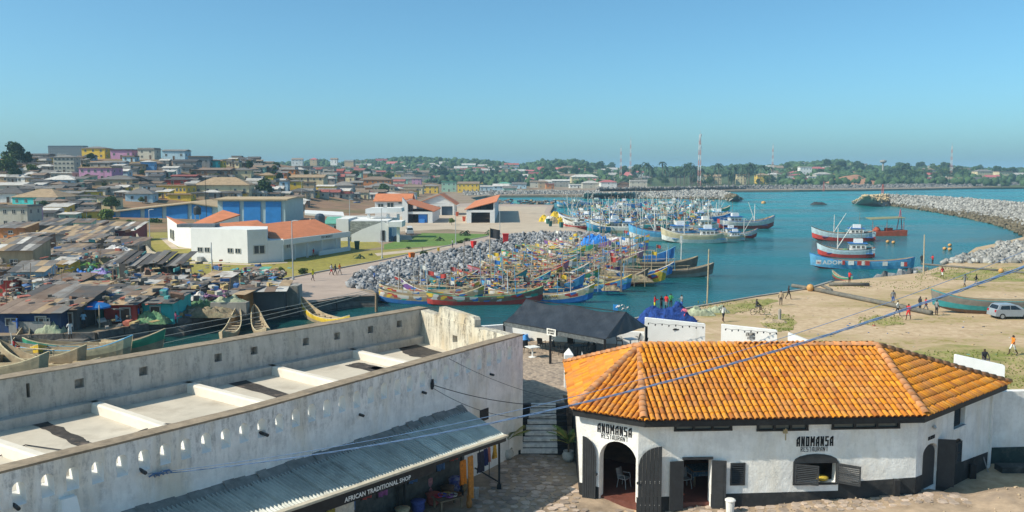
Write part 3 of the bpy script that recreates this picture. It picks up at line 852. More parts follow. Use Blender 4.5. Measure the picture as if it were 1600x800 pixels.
mbp = MB(); hz = wall_sz(ea, eb, 733, 530); hp = Vector((ea.x,ea.y)).lerp(Vector((eb.x,eb.y)), hz[0]/Ln)
mbp.box(hp.x-.05,hp.x+.12,hp.y-.3,hp.y-.1,z1-.2,z1+.18); mbp.build('board', mat('rusty_board',(0.4,0.2,0.07),.8,.3,5,.2), fort)
M_PIPE = mat('black_pipe', (0.03,0.035,0.04), 0.5, .2, 3, 0)
def on_near(px, py, off=0.0):
    for k in (2,1,0):
        s, z, Ln = wall_sz(nw_[k], nw_[k+1], px, py)
        if s >= 0 or k == 0:
            e = Vector((nw_[k+1].x-nw_[k].x, nw_[k+1].y-nw_[k].y)).normalized(); n2 = Vector((e.y,-e.x))
            q = Vector((nw_[k].x,nw_[k].y))+e*s+n2*off; return Vector((q.x,q.y,z)), Vector((n2.x,n2.y,0)), Vector((e.x,e.y,0))
for (x,y) in [(24,790),(222,735),(412,677),(562,647),(660,612),(766,584)]:
    p, n3, e3 = on_near(x,y)
    MB().tube([p-n3*.2, p+n3*.22-Vector((0,0,.04))], .06, 8).build('drain_spout', M_PIPE, fort)
p, n3, e3 = on_near(104,790); m_ = MB()
for k in range(2):
    m_.add([p-e3*.28-Vector((0,0,.6)), p+e3*.28-Vector((0,0,.6)), p+e3*.22+Vector((0,0,.28)), p-e3*.22+Vector((0,0,.28)),
        p-e3*.28+n3*.45-Vector((0,0,.6)), p+e3*.28+n3*.45-Vector((0,0,.6)), p+e3*.22+n3*.2+Vector((0,0,.28)), p-e3*.22+n3*.2+Vector((0,0,.28))], [(0,3,2,1),(4,5,6,7),(0,1,5,4),(1,2,6,5),(2,3,7,6),(3,0,4,7)]) if k == 0 else None
m_.build('buttress_cap', M_WHITE, fort)
p, n3, e3 = on_near(756,648); m_ = MB()
m_.obox(p+n3*.01, e3*.33, n3*.04, Vector((0,0,.28))); m_.build('shutter', M_BLACK, fort)
M_CABLE = mat('blue_cable', (0.12,0.21,0.38), 0.5, .2, 3, 0)
M_WIRE = mat('black_cable', (0.02,0.02,0.025), 0.5, .2, 3, 0)
def cable(name, label, a, b_, sag, r, m, n=40, twist=0):
    pts = []
    for i in range(n+1):
        t = i/n; p = Vector(a).lerp(Vector(b_), t); p.z -= sag*4*t*(1-t); pts.append(p)
    mb = MB()
    if twist:
        for k in range(3):
            rr = [r*(.3+.7*i/n) for i in range(n+1)]; mb.tube([p + Vector((0, rr[i]*1.3*cos(i*1.1+k*2.09), rr[i]*1.3*sin(i*1.1+k*2.09))) for i, p in enumerate(pts)], [q*.6 for q in rr], 5)
    else: mb.tube(pts, r, 5)
    return tag(mb.build(name, m, smooth_=True), label, 'cable')
p0, n3, e3 = on_near(238,741,.05)
pend = PY(1740,362,27.0)
cable('power_cable', 'thick bundle of blue cables slung from the battery wall across the restaurant roof', p0, pend, 1.2, .032, M_CABLE, 70, 1)
cable('power_cable', 'thin blue cable running just above the thick blue bundle', on_near(228,740,.04)[0], PY(1700,352,29.0), 1.2, .010, M_CABLE, 50)
m_ = MB(); p1_, n3, e3 = on_near(243,741,.06)
for k in range(5):
    m_.tube([p1_+e3*(-.25+.12*k)+Vector((0,0,.05*sin(k*2))), p1_+e3*(-.15+.13*k)+n3*.1+Vector((0,0,.08)), p1_+e3*(-.05+.14*k)-Vector((0,0,.06))], .03, 5)
tag(m_.build('cable_knot', M_CABLE), 'knotted blue rope tied to a spout on the battery wall', 'rope')
pa = on_near(672,600,.05)[0]
cable('wire', 'black wire from the battery wall bracket over the stair to the restaurant eave', pa, PY(905,632,39.0), .35, .018, M_WIRE)
cable('wire', 'slack black wire hanging below the first one from the wall bracket', on_near(675,606,.05)[0], PY(900,640,39.2), .8, .012, M_WIRE)
cable('wire', 'black wire looping along the battery wall from its coping to the bracket', on_near(700,560,.05)[0], PY(880,625,41), .25, .010, M_WIRE)
p = on_near(674,601,.04)[0]; tag(MB().tube([p-Vector((0,0,.2)), p+Vector((.03,-.02,.25))], .06, 6).box(p.x-.05,p.x+.09,p.y-.1,p.y+.04,p.z-.1,p.z+.1).build('cable_bracket', M_WIRE), 'black cable bracket on the battery wall', 'bracket')
wp = [P(0,712,FLZ+.05), P(40,695,FLZ+.05), P(110,705,FLZ+.06), P(180,690,FLZ+.05), P(222,672,FLZ+.05), P(260,662,FLZ+.45), P(310,664,FLZ+.5)]
wq = []
for i in range(len(wp)-1):
    for k in range(6): wq.append(wp[i].lerp(wp[i+1], k/6))
tag(MB().tube(wq, .022, 5).build('roof_wire', M_WIRE, smooth_=True), 'black wire lying in loops on the battery roof', 'cable')
# CRAFT SHOP under the corrugated lean-to
sU, zU, LnU = wall_sz(nw_[2], nw_[3], 722, 638)
e2 = Vector((nw_[3].x-nw_[2].x, nw_[3].y-nw_[2].y)).normalized(); nn = Vector((e2.y,-e2.x))
def wallpt(s): return Vector((nw_[2].x,nw_[2].y))+e2*s if s >= 0 else Vector((nw_[2].x,nw_[2].y))+(Vector((nw_[2].x-nw_[1].x,nw_[2].y-nw_[1].y)).normalized())*s
EF = P(790,681,2.7); EN = P(440,800,3.2)
shop = thing('craft_shop', 'craft shop under a corrugated lean-to roof against the battery wall', 'shop', (EF.x-1, EF.y-1, 0))
M_CORR = mat('corrugated_sheet', (0.38,0.40,0.375), 0.6, .2, 1.5, .1, rnd=.12, dirt=.3, dcol=(.12,.13,.13), dscale=.8, metal=.25, stretch=(1,1,1))
M_CORR2 = mat('pale_corrugated_sheet', (0.46,0.49,0.46), 0.6, .15, 1.5, .1, rnd=.1, dirt=.3, dcol=(.2,.21,.2), dscale=1.2, metal=.2)
M_LIP = mat('pale_roof_lip', (0.5,0.45,0.35), .8, .2, 3, .1, rnd=.1)
Lsh = (EF-EN).length; dE = (EN-EF)/Lsh
NSH = 24; SW = 0.86
for i in range(NSH):
    s0, s1 = i*SW, (i+1)*SW+.05
    m_ = MB(); K = 12; lift = .012*(i % 2)
    def top(s): 
        q = wallpt(sU - s*1.02); return Vector((q.x+nn.x*.03, q.y+nn.y*.03, zU + .02*s))
    def fn(u, v):
        s = s0+(s1-s0)*u; a = EF+dE*s; b_ = top(s); p = a.lerp(b_, v)
        return p + Vector((0,0, .042*cos(u*K*pi)+lift))
    m_.grid(fn, K*4, 2)
    m_.build('roof_sheet', M_CORR2 if i < 5 else M_CORR, shop, smooth_=True)
m_ = MB(); K = 46
for i in range(K):     # mortar flashing along the wall
    a = top(Lsh*1.6*i/K); b_ = top(Lsh*1.6*(i+1.02)/K); h = random.uniform(.14,.24)
    m_.add([a+Vector((nn.x*.35,nn.y*.35,-.1)), b_+Vector((nn.x*.35,nn.y*.35,-.1)), b_+Vector((-nn.x*.05,-nn.y*.05,h)), a+Vector((-nn.x*.05,-nn.y*.05,h))], [(0,1,2,3)])
m_.build('mortar_flashing', mat('grey_mortar',(.22,.215,.2),.95,.3,3,.5), shop)
m_ = MB(); m_.beam(EF+Vector((0,0,-.14)), EN+dE*8+Vector((0,0,-.14)), .06, .2); m_.build('fascia', M_BLACK, shop)
m_ = MB(); m_.beam(EF+Vector((nn.x*.05,nn.y*.05,.02)), EN+dE*8+Vector((nn.x*.05,nn.y*.05,.02)), .22, .09); m_.build('roof_lip', M_LIP, shop)
m_ = MB(); qf = top(0); m_.beam(EF+Vector((0,0,-.12)), qf+Vector((0,0,-.12)), .06, .12); m_.build('end_rafter', M_BLACK, shop)
def shop_pt(px, py, z): return P(px,py,z)
for (x,y,zt) in [(780,765,2.55),(721,775,2.6),(632,802,2.75),(622,806,2.75),(560,826,2.8),(470,850,2.9)]:
    b_ = P(x,y,-.05); m_ = MB(); m_.box(b_.x-.05,b_.x+.05,b_.y-.05,b_.y+.05,-.1,zt); m_.box(b_.x-.1,b_.x+.1,b_.y-.1,b_.y+.1,-.1,.2); m_.build('post', M_BLACK, shop)
pA, pB = P(780,765,0), P(735,738,0)
m_ = MB(); m_.beam(pA+Vector((0,0,.35)), pB+Vector((0,0,.35)), .05,.05)
for k in range(1,3): q = pA.lerp(pB,k/3); m_.box(q.x-.02,q.x+.02,q.y-.02,q.y+.02,.3,2.4)
m_.build('end_railing', M_BLACK, shop)
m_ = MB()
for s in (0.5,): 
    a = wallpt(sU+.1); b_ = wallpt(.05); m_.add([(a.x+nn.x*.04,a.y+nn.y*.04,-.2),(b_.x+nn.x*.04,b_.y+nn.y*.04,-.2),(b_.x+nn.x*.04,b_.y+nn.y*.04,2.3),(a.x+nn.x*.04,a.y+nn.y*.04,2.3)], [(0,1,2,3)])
m_.build('dark_shade_sheet', mat('shop_shade',(.09,.095,.09),.9,.4,3,.3), shop)  # dark sheet over the wall stands in for the shaded shop interior
M_SIGNW = mat('white_lettering', (.8,.8,.77), .7, .05, 2, 0)
tdir = -dE
t0 = EF+dE*(EF-P(638,744,2.45)).length*1.0
mid = EN.lerp(EF, .36)
letter(shop, text_mesh('AFRICAN TRADITIONAL SHOP', .24, M_SIGNW, bold=.006, xs=1.0), mid+Vector((nn.x*.045,nn.y*.045,-.42)), tdir)
m_ = MB(); m_.beam(EN.lerp(EF,.06)+Vector((0,0,-.36)), EN.lerp(EF,.62)+Vector((0,0,-.36)), .04, .3); m_.build('sign_board', M_BLACK, shop)
def cloth(name, label, cat, p, w_, h, dirx, col, col2, group=None, taper=0.8, sc=9):
    M_ = mat('cloth_%s_%d' % (name, int(col[0]*100)), col, .9, .25, 8, .2, dirt=.45, dcol=col2, dscale=sc)
    d = Vector(dirx).normalized(); m_ = MB()
    def fn(u, v):
        ww = w_*(1-(1-taper)*(1-v)); nrm = Vector((d.y,-d.x,0))
        return Vector(p)+d*((u-.5)*ww)+Vector((0,0,-h*v))+nrm*(.05*sin(u*14+v*2)*(.3+v))
    m_.grid(fn, 14, 8); 
    b_ = len(m_.v)
    def fn2(u, v): return fn(u,v) + Vector((-d.y,d.x,0))*.03
    m_.grid(fn2, 14, 8, flip=True)
    return tag(m_.build(name, M_, smooth_=True), label, cat, group)
ev = Vector((dE.x,dE.y,0))*-1
def eavept(px, z, off=-.15):   # point under the eave at pixel column px
    best = min((abs(800+FPX*(EF+dE*s).x/(EF+dE*s).y-px), s) for s in np.arange(0, Lsh*1.3, .05)); q = EF+dE*best[1]
    return Vector((q.x+nn.x*off, q.y+nn.y*off, z))
cloth('orange_dress', 'short orange patterned dress hanging under the shop eave', 'dress', eavept(726,2.3), .45, 1.05, ev, (.62,.2,.02), (.25,.08,.02))
cloth('long_dress', 'long orange dress with purple top hanging beside the corner post', 'dress', eavept(738,2.35), .4, 1.9, ev, (.58,.25,.05), (.3,.1,.05))
cloth('black_bag', 'black cloth bag hanging from the shop eave', 'bag', eavept(754,2.35), .5, .9, ev, (.03,.03,.04), (.06,.06,.12))
cloth('blue_bag', 'dark blue cloth bag hanging behind the long dress', 'bag', eavept(762,2.4), .3, .75, ev, (.03,.04,.12), (.02,.02,.05))
cloth('pink_bag', 'narrow pink bag hanging near the shop corner', 'bag', eavept(768,2.4), .16, .65, ev, (.5,.2,.15), (.3,.1,.1))
cloth('yellow_bag', 'yellow patterned bag hanging at the shop corner', 'bag', eavept(777,2.4), .3, .6, ev, (.6,.35,.05), (.2,.12,.02), taper=.5)
cloth('white_cloth', 'plain off-white cloth sheet hung on the shop back wall', 'cloth', wallpt(sU-3.2).to_3d()+Vector((nn.x*.12,nn.y*.12,2.5)), 2.2, .9, ev, (.6,.56,.48), (.5,.46,.4), taper=1)
cloth('white_cloth', 'short off-white cloth hung low at the shop entrance', 'cloth', eavept(545,2.45,-.5), .9, .9, ev, (.6,.56,.5), (.5,.46,.42), taper=1)
p = P(700,793,0)
tb = thing('display_table', 'low wooden table heaped with bowls and trinkets outside the shop', 'table', p, .6)
MB().box(-.6,.6,-.4,.4,.45,.5).build('table_top', M_WOOD, tb, local=True)
for sx in (-.5,.5):
    for sy in (-.3,.3): MB().box(sx-.04,sx+.04,sy-.04,sy+.04,0,.45).build('leg', M_WOOD, tb, local=True)
def vessel(name, label, cat, loc, prof, col, n=12, col2=None, group=None):
    M_ = mat('ware_%s_%d%d' % (name, int(col[0]*50), int(col[2]*50)), col, .6, .3, 9, .1, dirt=.3, dcol=col2 or (.05,.04,.04), dscale=8)
    o = MB().lathe(prof, n).build(name, M_, smooth_=True); o.location = loc; return tag(o, label, cat, group)
bowl = [(.05,0),(.16,.03),(.2,.1),(.19,.1),(.14,.05),(.02,.04)]
cols = [((.5,.05,.06),'red'),((.1,.12,.5),'blue'),((.45,.3,.1),'tan'),((.3,.1,.3),'purple'),((.6,.55,.5),'white'),((.2,.09,.04),'brown')]
for i, (c_, nm) in enumerate(cols):
    q = Vector((p.x-.4+.16*i, p.y-.15+.13*(i%3), .505))
    vessel('bowl', 'small %s bowl on the low display table of the craft shop' % nm, 'bowl', q, bowl, c_)
vessel('drum', 'striped pink and black drum standing beside the display table', 'drum', P(667,775,0), [(.2,0),(.26,.1),(.26,.3),(.22,.45),(.27,.6),(.27,.85),(.2,.9),(.12,.95)], (.45,.2,.22), col2=(.04,.03,.03))
vessel('stool', 'round straw stool standing left of the drum', 'stool', P(645,772,0), [(.16,0),(.2,.1),(.14,.25),(.22,.42),(.24,.48),(.22,.5)], (.32,.24,.1))
vessel('wooden_block', 'orange-brown carved wooden block on the paving by the shop', 'carving', P(733,792,0), [(.12,0),(.13,.2),(.1,.35),(.12,.5),(.06,.52)], (.4,.17,.05))
q = P(712,768,0)
m_ = MB().lathe([(.3,0),(.34,.2),(.3,.45),(.34,.6),(.2,.7),(.05,.72)], 14); o = m_.build('cloth_stack', mat('folded_cloth',(.1,.11,.35),.9,.5,6,.4,dirt=.5,dcol=(.6,.55,.5),dscale=5)); o.location = q; tag(o, 'heap of folded blue and white cloth behind the table', 'cloth')
m_ = MB()
for k in range(5): m_.tube([(.06*k,0,0),(.06*k+.02,0,.3),(.06*k,.05,.55)], .015, 5)
m_.box(-.04,.3,-.06,.1,.5,.53); o = m_.build('bead_rack', mat('white_beads',(.6,.6,.58),.5,.4,20,.2)); o.location = P(738,780,0); tag(o, 'little white rack of beads beside the long dress', 'rack')
for i in range(9):
    c_ = ((.5,.1,.08),(.1,.2,.4),(.55,.45,.1),(.1,.3,.2),(.45,.4,.35),(.35,.12,.3))[i%6]; w_ = wallpt(sU-.8-i*.95); nm = ('red','blue','yellow','green','cream','purple')[i%6]
    cloth('wall_hanging', '%s patterned hanging number %s along the shop back wall from the stair end' % (nm, ('one','two','three','four','five','six','seven','eight','nine')[i]), 'hanging', Vector((w_.x+nn.x*.1,w_.y+nn.y*.1,2.15-.2*(i%2))), .6, .9, ev, c_, (.05,.05,.05), taper=1, sc=14)
for i in range(7):
    w_ = wallpt(sU-1.0-i*1.0); c_ = ((.3,.2,.1),(.12,.07,.04),(.4,.1,.08),(.08,.1,.3),(.5,.4,.25),(.2,.25,.1),(.1,.1,.1))[i]
    vessel('basket', '%s basket on the floor under the shop wall hangings' % ('tan','dark brown','red','blue','straw','olive','black')[i], 'basket', (w_.x+nn.x*.7,w_.y+nn.y*.7,0), [(.2,0),(.3,.15),(.28,.4),(.34,.5),(.2,.55),(.05,.56)], c_)
# COURTYARD, STAIR, TERRACE
CTRL = [(-3,37.25,-0.05),(-0.4,38.45,0),(0,43.25,0),(3,41.25,-0.1),(3.2,38.25,-0.15),(5.6,36.25,-0.42000000000000004),(10,36.75,-0.25),(15,37.05,0),(18,37.25,0.15),(21,39.75,-0.5),(24,42.25,-0.88),(28,41.25,-0.7999999999999999),(27,44.25,-0.85),(18,35.55,0.35),(22,35.85,0.72),(27,36.25,0.78),(5,33.25,-0.5),(12,33.25,-0.1),(-5,32.25,-0.05),(31,33.25,0.8),(20,32.25,0.6),(-12,25.25,0),(6,45.25,0),(15,45.25,0)]
def courtz(x, y):
    sw = sz = 0
    for (a, b_, c_) in CTRL:
        w_ = 1/((x-a)**2+(y-b_)**2+.15)**1.6; sw += w_; sz += w_*c_
    return sz/sw + .03*mnoise.noise(Vector((x*.7,y*.7,0)))
M_COURT = mat('courtyard_dirt', (.36,.27,.19), .95, .35, 1.2, .6, dirt=.4, dcol=(.24,.19,.15), dscale=.8, bdist=.06)
m_ = MB(); m_.grid(lambda u, v: (lambda x, y: (x, y, courtz(x, y)))(-13+50*u, 24+24.5*v), 100, 50, flip=False)
court = tag(m_.build('courtyard', M_COURT, smooth_=True), kind='structure')
M_FLAG = mat('flagstone', (.40,.32,.26), .9, .3, 4, .4, rnd=.35, dirt=.2, dcol=(.12,.09,.08), dscale=2, bdist=.03)
def stone_poly(cx, cy, r):
    n = random.choice((5,6,6,7)); a0 = random.random()*6
    return [(cx+r*random.uniform(.75,1.08)*cos(a0+2*pi*i/n), cy+r*.95*random.uniform(.75,1.08)*sin(a0+2*pi*i/n)) for i in range(n)]
cnt = 0
y = 36.0
stones = []
while y < 43.6:
    x = -1.6 + random.uniform(0,.3)
    while x < 20:
        xl = 800+FPX*x/y
        inside = (x < 3.0) or (y < 37.0 + (x-5.7)*.05 - .1 and y < 37.6)
        if x < 3.0 and y > 38.9 + (3.2-x)*5: inside = False
        if x >= 2.9 and y > 39.0-(x-3.2)*.65 and x < 5.9: inside = False
        if inside and x > -1.3+(y-39)*.2: stones.append((x+random.gauss(0,.05), y+random.gauss(0,.04), random.uniform(.17,.29)))
        x += random.uniform(.42,.6)
    y += .42
stones.sort(key=lambda s: s[1])
sm = MB()
for i, (x, y, r) in enumerate(stones):
    zz = courtz(x, y)
    if i < 300: MB().prism(stone_poly(x,y,r), zz-.06, zz+.022+random.uniform(0,.012)).build('flagstone', M_FLAG, court)
    else: sm.prism(stone_poly(x,y,r), zz-.06, zz+.022+random.uniform(0,.012))
if sm.v:
    o = sm.build('flagstones_beyond', M_FLAG, court); o['kind'] = 'stuff'
rb = []
for i in range(150):
    x = random.uniform(17.5,32); y = random.uniform(34,37.2); rb.append((x,y,courtz(x,y)+.02,random.uniform(.02,.07)))
for i in range(120):
    x = random.uniform(6,18); y = random.uniform(36.2,37.3); rb.append((x,y,courtz(x,y)+.01,random.uniform(.02,.06)))
o = place('rubble', solids_mesh('rubble', [r[:3] for r in rb], [r[3] for r in rb], mat('rubble_stone',(.36,.28,.19),.95,.3,4,.3,rnd=.3,island=True))); tag(o, 'loose stones scattered over the dirt bank before the restaurant', 'rubble', kind='stuff')
TZ = 1.8
M_COBB = bpy.data.materials.new('terrace_cobbles'); M_COBB.use_nodes = True
N, L, B = nodes_of(M_COBB); B.inputs['Roughness'].default_value = .9
tc = N.new('ShaderNodeTexCoord'); vo = N.new('ShaderNodeTexVoronoi'); vo.inputs['Scale'].default_value = 4.5
L.new(tc.outputs['Object'], vo.inputs['Vector'])
cr = N.new('ShaderNodeValToRGB'); cr.color_ramp.elements[0].color = (.2,.16,.13,1); cr.color_ramp.elements[1].color = (.45,.35,.26,1)
L.new(vo.outputs['Color'], cr.inputs[0]); L.new(cr.outputs[0], B.inputs['Base Color'])
bp = N.new('ShaderNodeBump'); bp.inputs['Strength'].default_value = .8; bp.inputs['Distance'].default_value = .05; bp.invert = True
L.new(vo.outputs['Distance'], bp.inputs['Height']); L.new(bp.outputs[0], B.inputs['Normal'])
tag(MB().prism([(-1.7,46.6),(2.9,46.6),(2.9,48.3),(23.5,48.3),(23.5,63.6),(0,64.8),(-4.6,63.0),(-5.4,53.0)], -.6, TZ).build('terrace', M_COBB), kind='structure')
stair = thing('stair', 'wide stair with black edges and a worn white strip between battery and restaurant', 'stairs', (1.3,43.3,0))
NST = 9
M_STEPW = mat('worn_white_step', (.78,.73,.66), .9, .25, 3, .4, dirt=.45, dcol=(.45,.4,.35), dscale=2)
for i in range(NST):
    y0 = 43.3+i*.37; z1 = .2*(i+1)
    MB().box(-1.9 if i > 2 else -.75,2.95,y0,46.65,z1-.2,z1-.001*i).build('step', M_BLACK, stair)
    t = i/(NST-1); xa, xb = .45+.6*t, 2.35+.05*t
    MB().box(xa,xb,y0-.006,y0+.36,z1-.15,z1+.006).build('white_tread', M_STEPW, stair)
def slab_wall(name, label, pa, pb, z0, za, zb, th=.35, cat='wall', m=M_WHITE):
    d = (Vector((pb[0],pb[1]))-Vector((pa[0],pa[1]))).length
    return tag(wall_panel(MB(), pa, pb, z0, [(0,za),(.08,za+.04),(d-.08,zb+.04),(d,zb)], th).build(name, m), label, cat)
def at_y(px, Y): return ((px-800)/FPX*Y, Y)
w1 = slab_wall('garden_wall', 'white wall panel nearest the black tent behind the restaurant', at_y(1010,62.2), at_y(1106,61.6), 0, 3.85, 3.5)
w2 = slab_wall('garden_wall', 'white wall panel with small lettering behind the restaurant ridge', at_y(1131,61.4), at_y(1220,60.4), 0, 3.5, 3.25)
w3 = slab_wall('garden_wall', 'sloping white wall end sinking behind the roof ridge', at_y(1237,60.2), at_y(1304,59.2), 0, 3.1, 2.2)
for (x,y,s_) in ((1178,523,.24),(1178,528,.16)):
    s, z, Ln = wall_sz(at_y(1131,61.4), at_y(1220,60.4), x, y+2)
    q = Vector((*at_y(1131,61.4),0)).lerp(Vector((*at_y(1220,60.4),0)), s/Ln)
    letter(w2, sign_mesh('ANOMANSA' if s_ > .2 else 'RESTAURANT', s_, M_BLACK), (q.x,q.y-.02,z), (1,0,0))
s, z, Ln = wall_sz(at_y(1010,62.2), at_y(1106,61.6), 1056, 515)
q = Vector((*at_y(1010,62.2),0)).lerp(Vector((*at_y(1106,61.6),0)), s/Ln)
m_ = MB().box(q.x-.22,q.x+.22,q.y-.04,q.y-.005,z-.03,z+.05).box(q.x-.12,q.x+.05,q.y-.05,q.y-.005,z+.03,z+.09); m_.build('small_plaque', M_BLACK, w1)
m_ = MB()
for (wa, a, b_, ya, yb) in ((w1,1010,1106,502,509),(w2,1131,1220,511,518)):
    m_ = MB(); prev = None
    for i in range(9):
        px = a+(b_-a)*(i+.3)/9; Y = 61.3 if wa == w1 else 60.4
        q = PY(px, ya+(yb-ya)*(i/9)+2.2+(i%2)*1.2, Y); 
        if prev: m_.tube([prev,q], .012, 4)
        m_.lathe([(.02,0),(.05,-.05),(.05,-.1),(.02,-.14)], 6, (q.x,q.y,q.z)); prev = q
    m_.build('festoon_lights', M_WIRE, wa)
tag(MB().beam((*at_y(1104,61.9),1.15), (*at_y(1133,61.7),1.15), .1,.14).build('rail', M_BLACK), 'dark rail in the gap left of the lettered wall panel', 'rail')
tag(MB().beam((*at_y(1218,60.6),2.0), (*at_y(1240,60.4),2.0), .1,.12).build('rail', M_BLACK), 'dark rail in the gap right of the lettered wall panel', 'rail')
lw = MB(); wall_panel(lw, (-4.4,62.8), (0,64.6), 0, 3.0, .3); wall_panel(lw, (0,64.6), at_y(1009,62.6), 0, 2.75, .3)
tag(lw.build('terrace_parapet', M_WHITE), 'low white parapet at the back of the terrace under the tent', 'wall')
p = (3.35,50.2); m_ = MB().box(p[0]-.26,p[0]+.26,p[1]-.26,p[1]+.26,TZ,3.75).add([(p[0]-.27,p[1]-.27,3.75),(p[0]+.27,p[1]-.27,3.75),(p[0]+.27,p[1]+.27,3.75),(p[0]-.27,p[1]+.27,3.75),(p[0],p[1],4.15)], [(0,1,4),(1,2,4),(2,3,4),(3,0,4)])
tag(m_.build('gate_pillar', M_WHITE), 'small white gate pillar with pointed cap at the roof edge', 'pillar')
EZ = 3.7; RZ = 5.0
tent = thing('tent', 'black fabric tent on posts over the terrace tables', 'tent', (4.4,61,TZ))
nl, nr_ = P(788,503,EZ), P(945,531,EZ); rl, rr = P(822,467,RZ), P(978,487,RZ); fr = P(1010,510,EZ); flf = rl + (fr-rr)
M_TENT = mat('black_tarpaulin', (.03,.036,.046), .5, .25, 1.2, .5, dirt=.3, dcol=(.06,.065,.075), dscale=1.0, bdist=.15, spec=.4)
m_ = MB()
def near(u, v):
    a = nl.lerp(nr_, u); b_ = rl.lerp(rr, u); p = a.lerp(b_, v)
    seg = abs(((u*2) % 1)-.5)*2
    p.z -= .22*(1-seg**1.5)*(.35+.65*v) ; p.z -= .12*sin(pi*v); p.z += .03*sin(u*40+v*9)*sin(v*6); return p
m_.grid(near, 48, 16)
def far(u, v):
    a = rl.lerp(rr, u); b_ = flf.lerp(fr, u); p = a.lerp(b_, v); seg = abs(((u*2) % 1)-.5)*2; p.z -= .22*(1-seg**1.5)*(1-.65*v); return p
m_.grid(far, 48, 8)
m_.grid(lambda u, v: nr_.lerp(fr, u).lerp(rr, v)+Vector((0,-.03,0))+Vector((-.05*sin(u*20)*(1-v),0,.02*sin(u*25))), 14, 10)
m_.build('canopy', M_TENT, tent, smooth_=True)
m_ = MB(); m_.grid(lambda u, v: nl.lerp(nr_, u)+Vector((-.04-.02*sin(u*90),-.04,-.28*v)), 60, 2); m_.build('valance', mat('grey_valance',(.1,.11,.115),.4,.4,5,.3,dirt=.3,dcol=(.25,.26,.26),dscale=4), tent, smooth_=True)
m_ = MB(); m_.beam(nl, nr_, .08,.1); m_.beam(rl-Vector((0,0,.05)), rr-Vector((0,0,.05)), .06,.06); m_.build('frame', M_BLACK, tent)
for q in (nl, P(860,524,EZ), nr_, fr, rl.lerp(rr,.5)+(fr-rr), flf):
    MB().box(q.x-.08,q.x+.08,q.y-.08,q.y+.08,TZ-.02,EZ).build('post', M_BLACK, tent)
q = P(863,519,3.6); e = (nr_-nl).normalized(); n3 = Vector((e.y,-e.x,0)).normalized(); n3 = n3 if n3.y < 0 else -n3
sg = MB().obox(q+n3*.1, e*.42, n3*.015, Vector((0,0,.24))).build('sign', mat('sign_white',(.7,.68,.63),.7,.1,3,0), tent)
letter(tent, sign_mesh('ANOMANSA', .13, M_BLACK), q+n3*.12+Vector((0,0,.04)), (1,-.0,0) if False else e*(1 if e.x > 0 else -1))
letter(tent, sign_mesh('RESTAURANT', .1, M_BLACK), q+n3*.12+Vector((0,0,-.12)), e*(1 if e.x > 0 else -1))
q = PY(968,480,58.6); m_ = MB()
for k in range(6): 
    a = Vector((random.uniform(-.7,.3),random.uniform(-.3,.2),0)); m_.grid(lambda u, v: q+a+Vector((u*.5,v*.25,.12*sin(u*9+k)+.1-.25*u)), 6, 3)
tag(m_.build('rag', mat('pale_rag',(.5,.46,.44),.9,.4,4,.3)), 'pale rag lying over the right end of the tent ridge', 'cloth')
q = PY(962,481,59.0); tag(MB().obox(q, Vector((.16,0,0)), Vector((0,.02,0)), Vector((.02,0,.22))).tube([q-Vector((.15,0,.5)), q+Vector((-.15,0,.25))], .015, 5).build('flag', plastic((.05,.3,.7))), 'small blue flag above the right end of the tent', 'flag')
M_CHB = mat('black_plastic', (.025,.027,.03), .45, .1, 4, 0)
M_TBL = mat('white_table', (.72,.72,.7), .5, .06, 4, 0)
def make_chair(name, label, loc, rz, m, group=None):
    t = thing(name, label, 'chair', loc, rz, group)
    MB().box(-.23,.23,-.22,.22,.42,.46).build('seat', m, t, local=True)
    b_ = MB()
    b_.grid(lambda u, v: Vector((-.22+.44*u, .2+.1*v-.04*cos((u-.5)*3), .46+.42*v)), 5, 3); b_.grid(lambda u, v: Vector((-.22+.44*u, .225+.1*v-.04*cos((u-.5)*3), .46+.42*v)), 5, 3, flip=True)
    b_.build('backrest', m, t, local=True)
    for sx in (-1,1):
        MB().tube([(sx*.24,.2,.62),(sx*.25,-.15,.64),(sx*.24,-.2,.44)], .02, 5).build('armrest', m, t, local=True)
        for sy in (-1,1): MB().tube([(sx*.2,sy*.18,.43),(sx*.24,sy*.24,0)], [.024,.018], 5).build('leg', m, t, local=True)
    return t
def make_table(name, label, loc, m):
    t = thing(name, label, 'table', loc, .5)
    MB().box(-.4,.4,-.4,.4,.7,.74).build('table_top', m, t, local=True)
    MB().tube([(0,0,.04),(0,0,.7)], .05, 8).build('pedestal', m, t, local=True)
    MB().lathe([(.28,0),(.28,.03),(.06,.07)], 8).build('base', m, t, local=True)
    return t
def terr_pt(px, py): return P(px,py,TZ)
make_table('pedestal_table', 'white square pedestal table at the open left end of the tent', terr_pt(832,558), M_TBL)
make_table('pedestal_table', 'dark-topped table deeper under the middle of the tent', terr_pt(902,556), M_CHB)
make_table('pedestal_table', 'white table with chairs right of the tent by the wall panel', terr_pt(985,545), M_TBL)
for i, (x,y,r,lb) in enumerate([(822,552,.3,'black chair left of the white pedestal table'),(846,546,2.6,'black chair behind the white pedestal table'),(870,552,1.2,'black chair beside the middle tent post'),(880,556,-1.0,'black chair between the middle post and the dark table'),
    (892,545,2.9,'black chair behind the dark-topped table'),(914,550,-2,'black chair right of the dark-topped table'),(925,560,-.4,'black chair in front of the dark-topped table'),(968,541,1.4,'black chair left of the white table by the wall panel'),(997,538,-2.4,'black chair behind the white table by the wall panel'),(1005,546,-1.5,'black chair right of the white table by the wall panel')]):
    make_chair('chair', lb, terr_pt(x,y), r, M_CHB)
